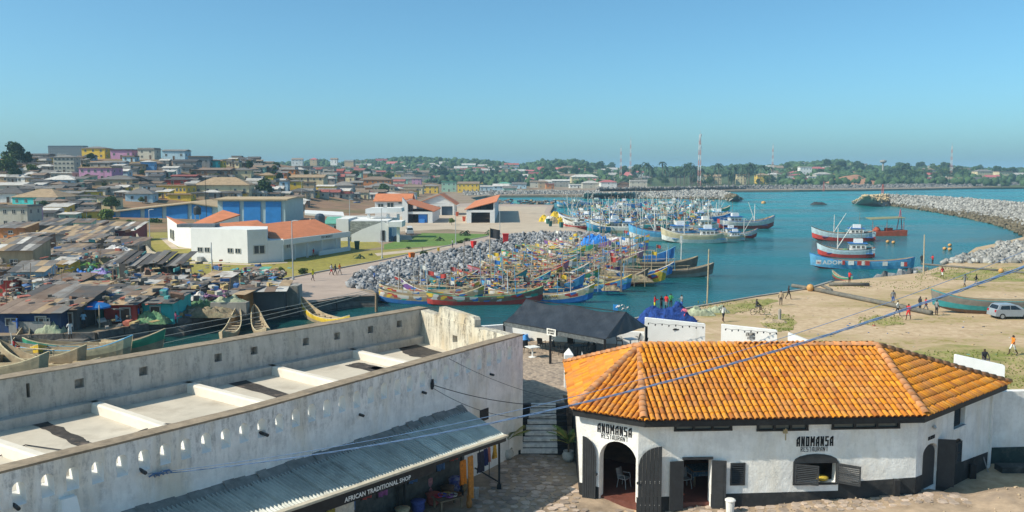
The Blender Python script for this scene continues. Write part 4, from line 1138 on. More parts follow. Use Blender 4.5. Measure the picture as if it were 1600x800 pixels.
q = terr_pt(821,533); o = MB().grid(lambda u, v: Vector((.35*cos(u*6.28)*(1-.5*v), .3*sin(u*6.28)*(1-.5*v), .5*v+.05*sin(u*19))), 14, 5).build('blue_sack', plastic((.05,.25,.65)), smooth_=True); o.location = q; tag(o, 'bright blue plastic sack behind the battery corner', 'sack')
q = terr_pt(912,570); tag(MB().add([(q.x-.25,q.y,TZ),(q.x+.2,q.y,TZ),(q.x-.12,q.y+.1,TZ+.9),(q.x-.2,q.y+.5,TZ),(q.x+.2,q.y+.5,TZ)], [(0,1,2),(1,4,2),(4,3,2),(3,0,2)]).build('folded_parasol', M_TBL), 'white folded board standing behind the roof corner', 'board')
# RESTAURANT
ZE = 3.9
eA, eB, eC, eD = P(893,639,ZE), P(1006,657,ZE), P(1448,650,ZE), P(1578,599,ZE)
eF = Vector((2.95,47.2,ZE)); eE = Vector((18.5,47.9,ZE))
rP = P(1000,541,5.9); rQ = P(1370,541,5.9)
rest = thing('restaurant', 'white restaurant with orange barrel-tile roof and black doors', 'building', (11,42,-.3))
def inset(ring, ds):
    out = []; n = len(ring)
    for i in range(n):
        (a, d0), (b_, d1) = (ring[i-1], ds[i-1]), (ring[i], ds[i]); c_ = ring[(i+1)%n]
        e0 = (b_-a).to_2d().normalized(); e1 = (c_-b_).to_2d().normalized(); n0 = Vector((-e0.y,e0.x)); n1 = Vector((-e1.y,e1.x)); p0 = b_.to_2d()+n0*d0; p1 = b_.to_2d()+n1*d1
        t = ((p1-p0).cross(e1))/(e0.cross(e1)); out.append(p0+e0*t)
    return out
wA, wB, wC, wD, wE, wF = inset([eA,eB,eC,eD,eE,eF], [.42,.58,.5,.4,.4,.4])
WT = 3.8
M_RW = bpy.data.materials.new('restaurant_whitewash'); M_RW.use_nodes = True
limewash(M_RW, (.88,.88,.86), (.5,.49,.46), (.78,.74,.66), (0,1.5), .3)
shell = MB()
def WS(p0, p1, px, py): s, z, Ln = wall_sz(p0, p1, px, py); return s, z
def wrect(p0, p1, x0, y0, x1, y1):
    s0, _ = WS(p0,p1,x0,(y0+y1)/2); s1, _ = WS(p0,p1,x1,(y0+y1)/2)
    sm_, zt = WS(p0,p1,(x0+x1)/2,y0); _, zb = WS(p0,p1,(x0+x1)/2,y1)
    return s0, s1, zb, zt
ZB = -.9
s0, s1, zb, zt = wrect(wA, wB, 936, 690, 995, 790)
archAB = (s0, s1, -.6, zt)
def facet(p0, p1, holes, th=.45):
    mb = MB(); wall_panel(mb, p0, p1, ZB, WT, th, holes); return mb.build('wall', M_RW, rest)
facet(wA, wB, [arch(s0, s1, -.6, zt-(s1-s0)/2, zt, 14)])
front_h = []
dr = wrect(wB, wC, 1067, 717, 1111, 790); door_front = (dr[0], dr[1], -.6, dr[3]); front_h.append(rect(*door_front))
wn_ = wrect(wB, wC, 1241, 711, 1307, 755); front_h.append(arch(wn_[0], wn_[1], wn_[2], wn_[3]-.28, wn_[3], 8))
lv = wrect(wB, wC, 1141, 723, 1164, 758); front_h.append(rect(*lv))
trs = [wrect(wB, wC, a, b_, c_, d_) for a,b_,c_,d_ in [(1055,659,1142,671),(1184,659,1261,671),(1301,656,1404,668)]]
for t_ in trs: front_h.append(rect(t_[0], t_[1], t_[2], min(t_[3], WT-.06)))
facet(wB, wC, front_h)
wing_h = []
dw = wrect(wC, wD, 1441, 694, 1463, 770); wing_h.append(arch(dw[0], dw[1], .12, dw[3]-.4, dw[3]))
aw = wrect(wC, wD, 1487, 686, 1503, 725); wing_h.append(arch(aw[0], aw[1], aw[2], aw[3]-.4, aw[3]))
rw = wrect(wC, wD, 1491, 631, 1508, 666); wing_h.append(rect(rw[0], rw[1], rw[2], rw[3]))
facet(wC, wD, wing_h)
facet(wD, wE, []); facet(wE, wF, []); facet(wF, wA, [])
M_DADO = mat('black_dado', (.03,.032,.034), .8, .3, 2, .2, dirt=.3, dcol=(.11,.1,.09), dscale=1.2)
def dado(p0, p1, s0, s1, z0, za, zb):
    e = (p1-p0).normalized(); n2 = Vector((e.y,-e.x))*.008; a = p0+e*s0+n2; b_ = p0+e*s1+n2
    MB().add([(a.x,a.y,z0),(b_.x,b_.y,z0),(b_.x,b_.y,zb),(a.x,a.y,za)], [(0,1,2,3)]).build('dado', M_DADO, rest)
LF = (wC-wB).length; LAB = (wB-wA).length; LW = (wD-wC).length
dado(wA,wB,0,archAB[0],ZB,.42,.38); dado(wA,wB,archAB[1],LAB,ZB,.3,.28)
dado(wB,wC,0,door_front[0],ZB,.28,.3); zz = wrect(wB,wC,1112,774,1310,774)
dado(wB,wC,door_front[1],wn_[1]+.1,ZB,.36,.40); z2 = wrect(wB,wC,1312,752,1430,744)
dado(wB,wC,wn_[1]+.1,LF,ZB,z2[3]-.02,z2[3]+.15)
zw = wrect(wC,wD,1440,744,1538,712)
dado(wC,wD,0,dw[0],ZB,z2[3]+.15,z2[3]+.13); dado(wC,wD,dw[1],LW,ZB,.75,.42)
dado(wF,wA,0,(wA-wF).length-2.2,ZB,2.6,1.6); dado(wF,wA,(wA-wF).length-2.2,(wA-wF).length,ZB,1.5,.42)
MB().prism([tuple(q) for q in inset([Vector((*q,0)) for q in (wA,wB,wC,wD,wE,wF)], [.2]*6)], -.9, -.08).build('interior_floor', mat('red_floor_tiles',(.16,.06,.045),.5,.25,2,.1), rest)
def onwall(p0, p1, s, z, off=0.0):
    e = (p1-p0).normalized(); n2 = Vector((e.y,-e.x)); q = p0+e*s+n2*off; return Vector((q.x,q.y,z))
for t_ in trs:
    zt_ = min(t_[3], WT-.06); fr_ = MB(); e = (wC-wB).normalized().to_3d(); n3 = Vector((e.y,-e.x,0))
    def bar(sa, sb, za, zb_): 
        c_ = (onwall(wB,wC,sa,za,.01)+onwall(wB,wC,sb,zb_,.01))/2; fr_.obox(c_, e*((sb-sa)/2), n3*.05, Vector((0,0,(zb_-za)/2)))
    bar(t_[0]-.06,t_[1]+.06,t_[2]-.06,t_[2]+.02); bar(t_[0]-.06,t_[1]+.06,zt_-.03,zt_+.04)
    for k in range(4):
        s_ = t_[0]+(t_[1]-t_[0])*k/3; bar(s_-.05,s_+.05,t_[2]+.02,zt_-.03)
    f_ = fr_.build('transom_window', M_BLACK, rest)
    for k in range(3):
        sa = t_[0]+(t_[1]-t_[0])*k/3+.05; sb = t_[0]+(t_[1]-t_[0])*(k+1)/3-.05
        MB().obox((onwall(wB,wC,sa,t_[2],-.05)+onwall(wB,wC,sb,zt_,-.05))/2, e*((sb-sa)/2), n3*.006, Vector((0,0,(zt_-t_[2])/2))).build('pane', mat('dusty_glass',(.13,.14,.13),.35,.2,3,0,spec=.5), f_)
M_SHUT = mat('shutter_black', (.035,.038,.042), .6, .2, 4, .05)
def louvre(name, h, d, w_, z0, z1, parent, nslat=9, m=M_SHUT, mid=True):
    d = Vector(d).normalized(); n3 = Vector((d.y,-d.x,0)); f = MB(); h = Vector((h[0],h[1],0))
    def bx(sa,sb,za,zb_,t=.025): f.obox(h+d*((sa+sb)/2)+Vector((0,0,(za+zb_)/2)), d*((sb-sa)/2), n3*t, Vector((0,0,(zb_-za)/2)))
    bx(0,.06,z0,z1); bx(w_-.06,w_,z0,z1); bx(.06,w_-.06,z0,z0+.07); bx(.06,w_-.06,z1-.07,z1)
    if mid: bx(.06,w_-.06,(z0+z1)/2-.03,(z0+z1)/2+.03)
    f_ = f.build(name, m, parent); hh = (z1-z0-.14)/nslat
    for k in range(nslat):
        zc = z0+.07+hh*(k+.5)
        if mid and abs(zc-(z0+z1)/2) < .04: continue
        MB().obox(h+d*(w_/2)+Vector((0,0,zc)), d*(w_/2-.06), (n3*.022+Vector((0,0,-.022))), (n3*.005+Vector((0,0,.005)))).build('slat', m, f_)
    return f_
eF_ = (wC-wB).normalized().to_3d(); nF = Vector((eF_.y,-eF_.x,0))
ww = wn_[1]-wn_[0]
hd = MB(); hd.prism([(0,0)]*0 or [(0,0),(1,0),(1,1)], 0, .001) if False else None
pts = arch(wn_[0]-.05, wn_[1]+.05, wn_[3]-.36, wn_[3]-.3, wn_[3]+.06, 8)
m_ = MB()
for off in (.03,-.05): m_.add([tuple(onwall(wB,wC,s,z,off)) for s,z in pts], [tuple(range(len(pts))) if off > 0 else tuple(reversed(range(len(pts))))])
k_ = len(pts)
for i in range(k_): m_.f.append((i,(i+1)%k_,k_+(i+1)%k_,k_+i)); m_.m.append(0)
m_.build('window_head', M_SHUT, rest)
m_ = MB()
for sa,sb,za,zb_ in [(wn_[0]-.06,wn_[0]+.02,wn_[2]-.05,wn_[3]-.3),(wn_[1]-.02,wn_[1]+.06,wn_[2]-.05,wn_[3]-.3),(wn_[0]+.02,wn_[1]-.02,wn_[2]-.06,wn_[2]+.01)]:
    m_.obox((onwall(wB,wC,sa,za,.01)+onwall(wB,wC,sb,zb_,.01))/2, eF_*((sb-sa)/2), nF*.06, Vector((0,0,(zb_-za)/2)))
m_.build('window_frame', M_SHUT, rest)
h1 = onwall(wB,wC,wn_[0]+.02,0,.06); h2 = onwall(wB,wC,wn_[1],0,.06)
louvre('shutter', h1, eF_*.93+nF*.36, ww*.52, wn_[2]+.03, wn_[3]-.36, rest)
louvre('shutter', h2, eF_*.83+nF*.55, ww*.52, wn_[2]+.03, wn_[3]-.36, rest)
louvre('window_shutter', onwall(wB,wC,lv[0],0,.02), eF_, lv[1]-lv[0], lv[2], lv[3], rest, nslat=10, mid=False)
MB().obox((onwall(wB,wC,lv[0],lv[2],-.2)+onwall(wB,wC,lv[1],lv[3],-.2))/2, eF_*((lv[1]-lv[0])/2), nF*.01, Vector((0,0,(lv[3]-lv[2])/2))).build('window_back', M_DARK, rest)
o = vessel('fruit_bowl', 'bowl of yellow fruit on the open window sill of the restaurant', 'bowl', onwall(wB,wC,wn_[1]-.55,wn_[2]+.02,-.25), [(.1,0),(.25,.08),(.3,.16),(.2,.22),(.05,.24)], (.5,.36,.05), col2=(.1,.2,.04))
def leaf(name, h, d, w_, z0, z1, parent=rest):
    d = Vector(d).normalized(); n3 = Vector((d.y,-d.x,0)); f = MB(); h = Vector((h[0],h[1],0))
    f.obox(h+d*(w_/2)+Vector((0,0,(z0+z1)/2)), d*(w_/2), n3*.025, Vector((0,0,(z1-z0)/2)))
    f_ = f.build(name, M_SHUT, parent)
    for k in range(2):
        za = z0+(z1-z0)*(.08+.5*k); zb_ = z0+(z1-z0)*(.5+.44*k)
        MB().obox(h+d*(w_/2)+n3*.03+Vector((0,0,(za+zb_)/2)), d*(w_/2-.12), n3*.012, Vector((0,0,(zb_-za)/2))).build('panel', M_SHUT, f_)
    return f_
dwid = (door_front[1]-door_front[0])*.5
leaf('door_leaf', onwall(wB,wC,door_front[0],0,.08), -eF_*.97+nF*.12, dwid, -.3, door_front[3]-.05)
leaf('door_leaf', onwall(wB,wC,door_front[1],0,.08), eF_*.97+nF*.2, dwid, -.3, door_front[3]-.05)
c_ = onwall(wB,wC,(door_front[0]+door_front[1])/2,door_front[3]+.04,.03); MB().obox(c_, eF_*((door_front[1]-door_front[0])/2+.05), nF*.05, Vector((0,0,.05))).build('lintel', M_SHUT, rest)
def half_arch_leaf(h, d, w_, z0, zs, zt, flip=False):
    d = Vector(d).normalized(); n3 = Vector((d.y,-d.x,0)); h = Vector((h[0],h[1],0)); npl = 6; root_ = None
    for k in range(npl):
        a, b_ = w_*k/npl, w_*(k+1)/npl-.012
        def topz(s):  # hinge side low, meeting side high
            return zs + (zt-zs)*sqrt(max(0, 1-((w_-s)/w_)**2))
        vs = []
        for off in (.03,-.03):
            for (s,z) in ((a,z0),(b_,z0),(b_,topz(b_)),((a+b_)/2,topz((a+b_)/2)),(a,topz(a))): vs.append(h+d*s+n3*off+Vector((0,0,z)))
        mb = MB().add(vs, [(0,1,2,3,4),(9,8,7,6,5)]+[(i,5+i,5+(i+1)%5,(i+1)%5) for i in range(5)])
        o_ = mb.build('plank' if root_ else 'arched_door', M_SHUT, root_ or rest)
        if root_ is None: root_ = o_
    m_ = MB()
    for z in (z0+.35, z0+1.35, z0+1.42):
        for k in range(5): q = h+d*(w_*(.1+.2*k))+n3*.035+Vector((0,0,z)); m_.obox(q, d*.014, n3*.012, Vector((0,0,.014)))
    m_.build('studs', mat('iron_stud',(.35,.34,.33),.5,.1,3,0), root_)
eAB = (wB-wA).normalized().to_3d(); nAB = Vector((eAB.y,-eAB.x,0))
aw_ = (archAB[1]-archAB[0]); zsA = archAB[3]-aw_/2
half_arch_leaf(onwall(wA,wB,archAB[1]+.12,0,.10), Vector((.985,-.03,0)), 1.02, -.36, zsA-.0, archAB[3]-.02)
hl = onwall(wA,wB,archAB[0]-.12,0,.1)
half_arch_leaf(hl, (-eAB*.90+nAB*.2), .62, -.2, zsA+.05, archAB[3]+.05)
for (s_, sg) in ((archAB[0]-.1,1),(archAB[1]+.12,-1)):
    q = onwall(wA,wB,s_,.98,.03); MB().obox(q, eAB*.03, nAB*.12, Vector((0,0,.03))).obox(q+nAB*.12, eAB*.05, nAB*.03, Vector((0,0,.05))).build('door_hook', M_SHUT, rest)
eW = (wD-wC).normalized().to_3d(); nW = Vector((eW.y,-eW.x,0))
def arch_plate(p0, p1, s0, s1, z0, z1, off, th, m, name, parent=rest, hs=.4):
    pts = arch(s0, s1, z0, z1-hs, z1, 9); m_ = MB(); k_ = len(pts)
    m_.add([tuple(onwall(p0,p1,s,z,off)) for s,z in pts]+[tuple(onwall(p0,p1,s,z,off-th)) for s,z in pts], [tuple(range(k_)), tuple(k_+i for i in reversed(range(k_)))]+[(i,k_+i,k_+(i+1)%k_,(i+1)%k_) for i in range(k_)])
    return m_.build(name, m, parent)
arch_plate(wC,wD,dw[0]+.02,dw[1]-.02,.12,dw[3]-.12,-.1,.05,M_SHUT,'washroom_door')
m_ = MB(); h = onwall(wC,wD,dw[1]+.02,0,.02); d_ = (nW*.75+eW*.66).normalized(); m_.obox(h+d_*.38+Vector((0,0,1.15)), d_*.38, Vector((d_.y,-d_.x,0))*.025, Vector((0,0,1.12))); m_.build('open_door', M_SHUT, rest)
fr_ = arch_plate(wC,wD,aw[0]-.03,aw[1]+.03,aw[2]-.04,aw[3]+.04,-.06,.05,M_DARK,'arched_window')
louvre('window_leaf', onwall(wC,wD,aw[0],0,-.02), eW, (aw[1]-aw[0])/2, aw[2], aw[3]-.2, rest, 9); louvre('window_leaf', onwall(wC,wD,(aw[0]+aw[1])/2,0,-.02), eW, (aw[1]-aw[0])/2, aw[2], aw[3]-.2, rest, 9)
louvre('window_shutter', onwall(wC,wD,rw[0]+.05,0,-.12), eW, (rw[1]-rw[0])*.72, rw[2]+.03, rw[3]-.03, rest, 9, mid=False)
MB().obox((onwall(wC,wD,rw[0],rw[2],-.3)+onwall(wC,wD,rw[1],rw[3],-.3))/2, eW*((rw[1]-rw[0])/2), nW*.01, Vector((0,0,(rw[3]-rw[2])/2))).build('window_back', M_DARK, rest)
MB().obox((onwall(wC,wD,rw[0]-.05,rw[2]-.03,.02)+onwall(wC,wD,rw[1]+.05,rw[2]-.03,.02))/2, eW*((rw[1]-rw[0])/2+.06), nW*.06, Vector((0,0,.03))).build('window_sill', M_RW, rest)
M_INK = mat('black_lettering', (.015,.015,.017), .7, .1, 2, 0)
def words(p0, p1, px, py, txt, size, d, bold, xs):
    s, z, Ln = wall_sz(p0,p1,px,py); letter(rest, sign_mesh(txt, size, M_INK, xs, bold), onwall(p0,p1,s,z,.012), d)
words(wA,wB,960,678,'ANOMANSA',.36,eAB,.17,.56); words(wA,wB,960,687,'RESTAURANT',.19,eAB,.11,.78)
words(wB,wC,1273,696,'ANOMANSA',.38,eF_,.17,.50); words(wB,wC,1272,705,'RESTAURANT',.19,eF_,.11,.72)
words(wC,wD,1455,686,'WASHROOM',.15,eW,.15,.5)
def fitting(p0,p1,px,py,nv):
    s, z, Ln = wall_sz(p0,p1,px,py); q = onwall(p0,p1,s,z,.02); m_ = MB().obox(q+nv*.05, Vector((.09,0,0)), nv*.05, Vector((0,0,.09))); m_.tube([q+nv*.1+Vector((.05,0,.05)), q+nv*.35+Vector((-.1,0,.2))], .025, 5).lathe([(.02,0),(.03,-.35),(.01,-.4)], 6, tuple(q+nv*.12)); m_.build('wall_lamp', mat('brass_lamp',(.4,.32,.18),.5,.2,5,0), rest)
fitting(wB,wC,1226,673,nF)
s, z, Ln = wall_sz(wC,wD,1457,667); q = onwall(wC,wD,s,z,.1); MB().tube([q+Vector((0,0,1.0)), q+Vector((0,0,.1))], .01, 4).lathe([(.03,.12),(.09,0),(.05,-.08)], 8, tuple(q)).build('hanging_lamp', M_STEEL, rest)
M_DECK = mat('roof_pan', (.30,.10,.03), .9, .3, 3, .3)
roof = MB()
R_ = dict(A=eA,B=eB,C=eC,D=eD,E=eE,F=eF,P=rP,Q=rQ)
for fc in ('ABP','BCQP','CDQ','DEQ','EFPQ','FAP'):
    vs = [R_[k]-Vector((0,0,.02)) for k in fc]; roof.add(vs, [tuple(range(len(vs)))])
roof_o = roof.build('roof', M_DECK, rest)
m_ = MB(); ring = [eA,eB,eC,eD,eE,eF]; cen = Vector((11,43,ZE))
for i in range(6):
    a, b_ = ring[i], ring[(i+1)%6]; a2 = a+(cen-a)*.008; b2 = b_+(cen-b_)*.008
    m_.add([a2-Vector((0,0,.06)), b2-Vector((0,0,.06)), b2-Vector((0,0,.32)), a2-Vector((0,0,.32))], [(3,2,1,0)])
    ia, ib = a+(cen-a)*.1, b_+(cen-b_)*.1
    m_.add([a2-Vector((0,0,.32)), b2-Vector((0,0,.32)), ib-Vector((0,0,.30)), ia-Vector((0,0,.30))], [(3,2,1,0)])
m_.build('eave_board', M_BLACK, rest)
def tile_material(name, island):
    M = bpy.data.materials.new(name); M.use_nodes = True; N, L, B = nodes_of(M); B.inputs['Roughness'].default_value = .95; B.inputs['Specular IOR Level'].default_value = .06
    if island: g = N.new('ShaderNodeNewGeometry'); src = g.outputs['Random Per Island']
    else: g = N.new('ShaderNodeObjectInfo'); src = g.outputs['Random']
    cr = N.new('ShaderNodeValToRGB'); els = cr.color_ramp.elements
    els[0].position = 0; els[0].color = (.40,.13,.03,1); els[1].position = 1; els[1].color = (.70,.33,.06,1)
    for pos, c_ in ((.12,(.56,.20,.03)),(.5,(.66,.25,.025)),(.8,(.72,.30,.04)),(.9,(.5,.2,.06))):
        q = els.new(pos); q.color = (*c_,1)
    L.new(src, cr.inputs[0])
    tc = N.new('ShaderNodeTexCoord'); n1 = N.new('ShaderNodeTexNoise'); n1.inputs['Scale'].default_value = 5; n1.inputs['Detail'].default_value = 7
    L.new(tc.outputs['Object'], n1.inputs['Vector'])
    mr = N.new('ShaderNodeMapRange'); mr.inputs[1].default_value = .56; mr.inputs[2].default_value = .72; mr.inputs[4].default_value = .6; L.new(n1.outputs['Fac'], mr.inputs[0])
    mx = N.new('ShaderNodeMix'); mx.data_type = 'RGBA'; L.new(mr.outputs[0], mx.inputs[0]); L.new(cr.outputs[0], mx.inputs[6]); mx.inputs[7].default_value = (.30,.15,.07,1)
    ge = N.new('ShaderNodeNewGeometry'); n3 = N.new('ShaderNodeTexNoise'); n3.inputs['Scale'].default_value = .9; n3.inputs['Detail'].default_value = 8; n3.inputs['Roughness'].default_value = .7; L.new(ge.outputs['Position'], n3.inputs['Vector'])
    m3 = N.new('ShaderNodeMapRange'); m3.inputs[1].default_value = .45; m3.inputs[2].default_value = .7; m3.inputs[4].default_value = .75; L.new(n3.outputs['Fac'], m3.inputs[0])
    mz = N.new('ShaderNodeMix'); mz.data_type = 'RGBA'; L.new(m3.outputs[0], mz.inputs[0]); L.new(mx.outputs[2], mz.inputs[6]); mz.inputs[7].default_value = (.40,.19,.085,1)
    L.new(mz.outputs[2], B.inputs['Base Color']); return M
M_TILE = tile_material('orange_clay_tile', False); M_TILEI = tile_material('orange_clay_tiles', True)
M_CAP = mat('weathered_ridge_tile', (.48,.21,.085), .9, .25, 3, .3, rnd=.3, dirt=.4, dcol=(.26,.2,.15), dscale=3)
TLEN, TR, TW = .5, .105, .265
def tile_verts(L_=TLEN, r0=.112, r1=.095, n=6, th=.016):
    vs, fs = [], []
    for (y_, r, zoff) in ((0,r0,.035),(L_,r1,.0)):
        for k in range(n+1):
            a = pi*k/n; vs.append((-r*cos(a), y_, r*.85*sin(a)+zoff))
    for k in range(n): fs.append((k,k+1,n+2+k,n+1+k))
    b_ = len(vs)
    for k in range(n+1):
        a = pi*k/n; vs.append((-(r0-th*1.6)*cos(a), 0, (r0-th*1.6)*.85*sin(a)+.035))
    for k in range(n): fs.append((k, b_+k, b_+k+1, k+1))
    return vs, fs
tv, tf = tile_verts(); tile_me = MB().add(tv, tf).mesh('tile', M_TILE, True)
tv_np = tv
all_tiles = []
def tile_facet(e0, e1, poly):
    """lay barrel tiles on the roof facet with eave e0->e1"""
    ex = (e1-e0).normalized(); nrm = None
    for k in poly:
        v = k-e0
        if v.cross(ex).length > .5 and abs(v.dot(ex)) < 99: 
            n_ = ex.cross(v)
            if n_.length > .5: nrm = n_.normalized(); break
    if nrm.z < 0: nrm = -nrm
    up = nrm.cross(ex).normalized()
    if up.z < 0: up = -up
    P2 = [((k-e0).dot(ex), (k-e0).dot(up)) for k in poly]
    def inside(x, y):
        c_ = False; j = len(P2)-1
        for i in range(len(P2)):
            if (P2[i][1] > y) != (P2[j][1] > y) and x < (P2[j][0]-P2[i][0])*(y-P2[i][1])/(P2[j][1]-P2[i][1])+P2[i][0]: c_ = not c_
            j = i
        return c_
    xs_ = [p[0] for p in P2]; ys_ = [p[1] for p in P2]; row = 0
    ROW = .44
    yy = -.06
    while yy < max(ys_):
        x = min(xs_)+TW/2
        while x < max(xs_):
            if inside(x, max(yy+.16,.02)):
                o_ = e0+ex*(x+random.gauss(0,.008))+up*(yy+random.gauss(0,.012))+nrm*.005
                Rm = Matrix(((ex.x,up.x,nrm.x),(ex.y,up.y,nrm.y),(ex.z,up.z,nrm.z)))
                all_tiles.append((o_, Rm @ Matrix.Rotation(random.gauss(0,.02),3,'Z')))
            x += TW
        yy += ROW
tile_facet(eB, eC, [eB,eC,rQ,rP]); tile_facet(eA, eB, [eA,eB,rP]); tile_facet(eC, eD, [eC,eD,rQ]); tile_facet(eF, eA, [eF,eA,rP])
tile_facet(eE, eF, [eE,eF,rP,rQ]); tile_facet(eD, eE, [eD,eE,rQ])
back_y = rP.y
vis = [t for t in all_tiles if True]
cp_ = Vector((0,0,CAMZ))
vis.sort(key=lambda t: (t[0]-cp_).length + (50 if t[0].y > rP.y+.3 and 5 < t[0].x < 19 else 0))
inv = rootmat(rest).inverted()
for (o_, Rm) in vis[:300]:
    ob = bpy.data.objects.new('tile', tile_me); COL.objects.link(ob); ob.parent = roof_o
    ob.matrix_local = inv @ (Matrix.Translation(o_) @ Rm.to_4x4())
st_ = MB()
for (o_, Rm) in vis[300:]:
    st_.add([o_ + Rm @ Vector(v) for v in tv_np], tf)
o = st_.build('tiles_upslope', M_TILEI, roof_o, smooth_=True); o['kind'] = 'stuff'
cv, cf = tile_verts(.5, .19, .165, 7, .02); cap_me = MB().add(cv, cf).mesh('ridge_tile', M_CAP, True)
def caps(a, b_, lift=.05):
    d = b_-a; K = max(1, int(d.length/.42)); up = d.normalized(); sx = up.cross(Vector((0,0,1))).normalized(); nz_ = sx.cross(up)
    for i in range(K):
        o_ = a+d*(i/K)+Vector((0,0,lift)); Rm = Matrix(((sx.x,up.x,nz_.x),(sx.y,up.y,nz_.y),(sx.z,up.z,nz_.z))).to_4x4()
        ob = bpy.data.objects.new('ridge_tile', cap_me); COL.objects.link(ob); ob.parent = roof_o
        ob.matrix_local = inv @ (Matrix.Translation(o_) @ Rm @ Matrix.Rotation(random.gauss(0,.025),4,'Z'))
caps(eB, rP); caps(eA, rP); caps(eF, rP); caps(eC, rQ); caps(eD, rQ); caps(rP, rQ, .07)
sw = MB(); wall_panel(sw, (wD.x-.2,wD.y+.35), (34,43.8), -1.2, 3.35, .4)
yw = tag(sw.build('yard_wall', M_RW), 'plain white yard wall running right from the restaurant wing', 'wall')
MB().add([(wD.x+.2,wD.y+.355,-1.2),(34,43.79,-1.2),(34,43.79,.45),(wD.x+.2,wD.y+.355,.45)], [(0,1,2,3)]).build('dado', mat('dark_green_dado',(.02,.045,.045),.7,.3,2,.2,dirt=.3,dcol=(.1,.11,.1),dscale=1.5), yw)
slab_wall('back_wall', 'taller white wall end showing above the right roof corner', at_y(1503,47.5), at_y(1584,46.6), -.6, 4.25, 3.85)
q = Vector((24.6,42.9,-.75)); tag(MB().box(24.3,26.1,41.6,42.3,-1.1,-.1).build('trough', mat('black_trough',(.03,.04,.042),.7,.3,2,.2,dirt=.3,dcol=(.15,.15,.14),dscale=2)), 'black masonry trough against the yard wall', 'trough')
tag(MB().tube([P(1541,689,0)+Vector((0,0,0)), P(1553,733,-.4)], .03, 6).build('broom_stick', mat('grey_stick',(.3,.29,.28),.7,.2,4,0)) , 'grey broom stick leaning on the yard wall above the trough', 'stick')
br = bpy.data.objects['broom_stick']
m_ = MB(); a_, b_ = Vector((23.4,42.55,1.4)), Vector((23.8,41.6,-.85)); br.data = MB().tube([a_,b_], .03, 6).mesh('broom_stick', mat('grey_stick',(.3,.29,.28)))
tag(MB().box(22.3,22.6,40.8,41.1,-.9,.3).tube([(22.4,40.9,.3),(22.5,40.9,.65)],.06,6).build('standpipe', M_BLACK), 'dark stub pillar with a tap before the wing wall', 'standpipe')
m_ = MB()
for k in range(14):
    a = random.random()*6.28; m_.lathe([(.0,0),(random.uniform(.06,.16),.02),(.02,random.uniform(.05,.12))], 5, (23.2+.5*cos(a)*random.random(),41.2+.4*sin(a)*random.random(),-.82))
tag(m_.build('rubbish_heap', mat('rubbish',(.35,.25,.15),.9,.5,6,.3)), 'small heap of ash and rubbish beside the trough', 'rubbish')
s_ = WS(wB,wC,1135,780)[0]; q = onwall(wB,wC,s_,-.3,.55)
bn = thing('waste_bin', 'white plastic waste bin with lid before the restaurant door', 'bin', (q.x,q.y,courtz(q.x,q.y)))
MB().lathe([(.17,0),(.2,.5),(.21,.52)], 14).build('bucket', M_TBL, bn, local=True, smooth_=False); MB().lathe([(.23,.52),(.235,.57),(.18,.61),(.05,.62)], 14).build('lid', M_TBL, bn, local=True)
q = onwall(wB,wC,WS(wB,wC,1398,770)[0],0,.12); m_ = MB().box(q.x-.12,q.x+.12,q.y-.12,q.y+.12,-.3,.9); m_.box(q.x-.16,q.x-3,q.y-.1,q.y+.05,-.2,-.05) ; tag(m_.build('gate_post', M_BLACK), 'short black post and plinth against the restaurant front', 'post')
make_chair('chair', 'pale plastic chair inside the arched doorway', (5.2,38.9,-.08), .9, mat('grey_plastic',(.35,.36,.36),.5,.1,4,0))
make_chair('chair', 'pale plastic chair inside the square doorway', (8.0,38.8,-.08), .3, MC['grey_plastic'])
tb = thing('dining_table', 'dining table with patterned blue cloth inside the restaurant', 'table', (8.9,39.5,-.08), .2)
MB().box(-.6,.6,-.5,.5,.7,.74).build('table_top', M_WOOD, tb, local=True)
m_ = MB(); m_.grid(lambda u, v: Vector((-.63+1.26*u,-.53+1.06*v,.75-.25*(max(abs(u-.5)*2-.9,0)*10+max(abs(v-.5)*2-.9,0)*10))), 20, 20); m_.build('cloth', mat('blue_print',(.05,.12,.2),.9,.4,10,.1,dirt=.5,dcol=(.4,.45,.45),dscale=12), tb, local=True)
for sx in (-.5,.5):
    for sy in (-.4,.4): MB().box(sx-.04,sx+.04,sy-.04,sy+.04,0,.7).build('leg', M_WOOD, tb, local=True)
M_FROND = mat('palm_frond', (.10,.17,.03), .7, .3, 3, .1, rnd=.2); M_FRONDY = mat('yellowing_frond', (.26,.24,.05), .7, .3, 3, .1)
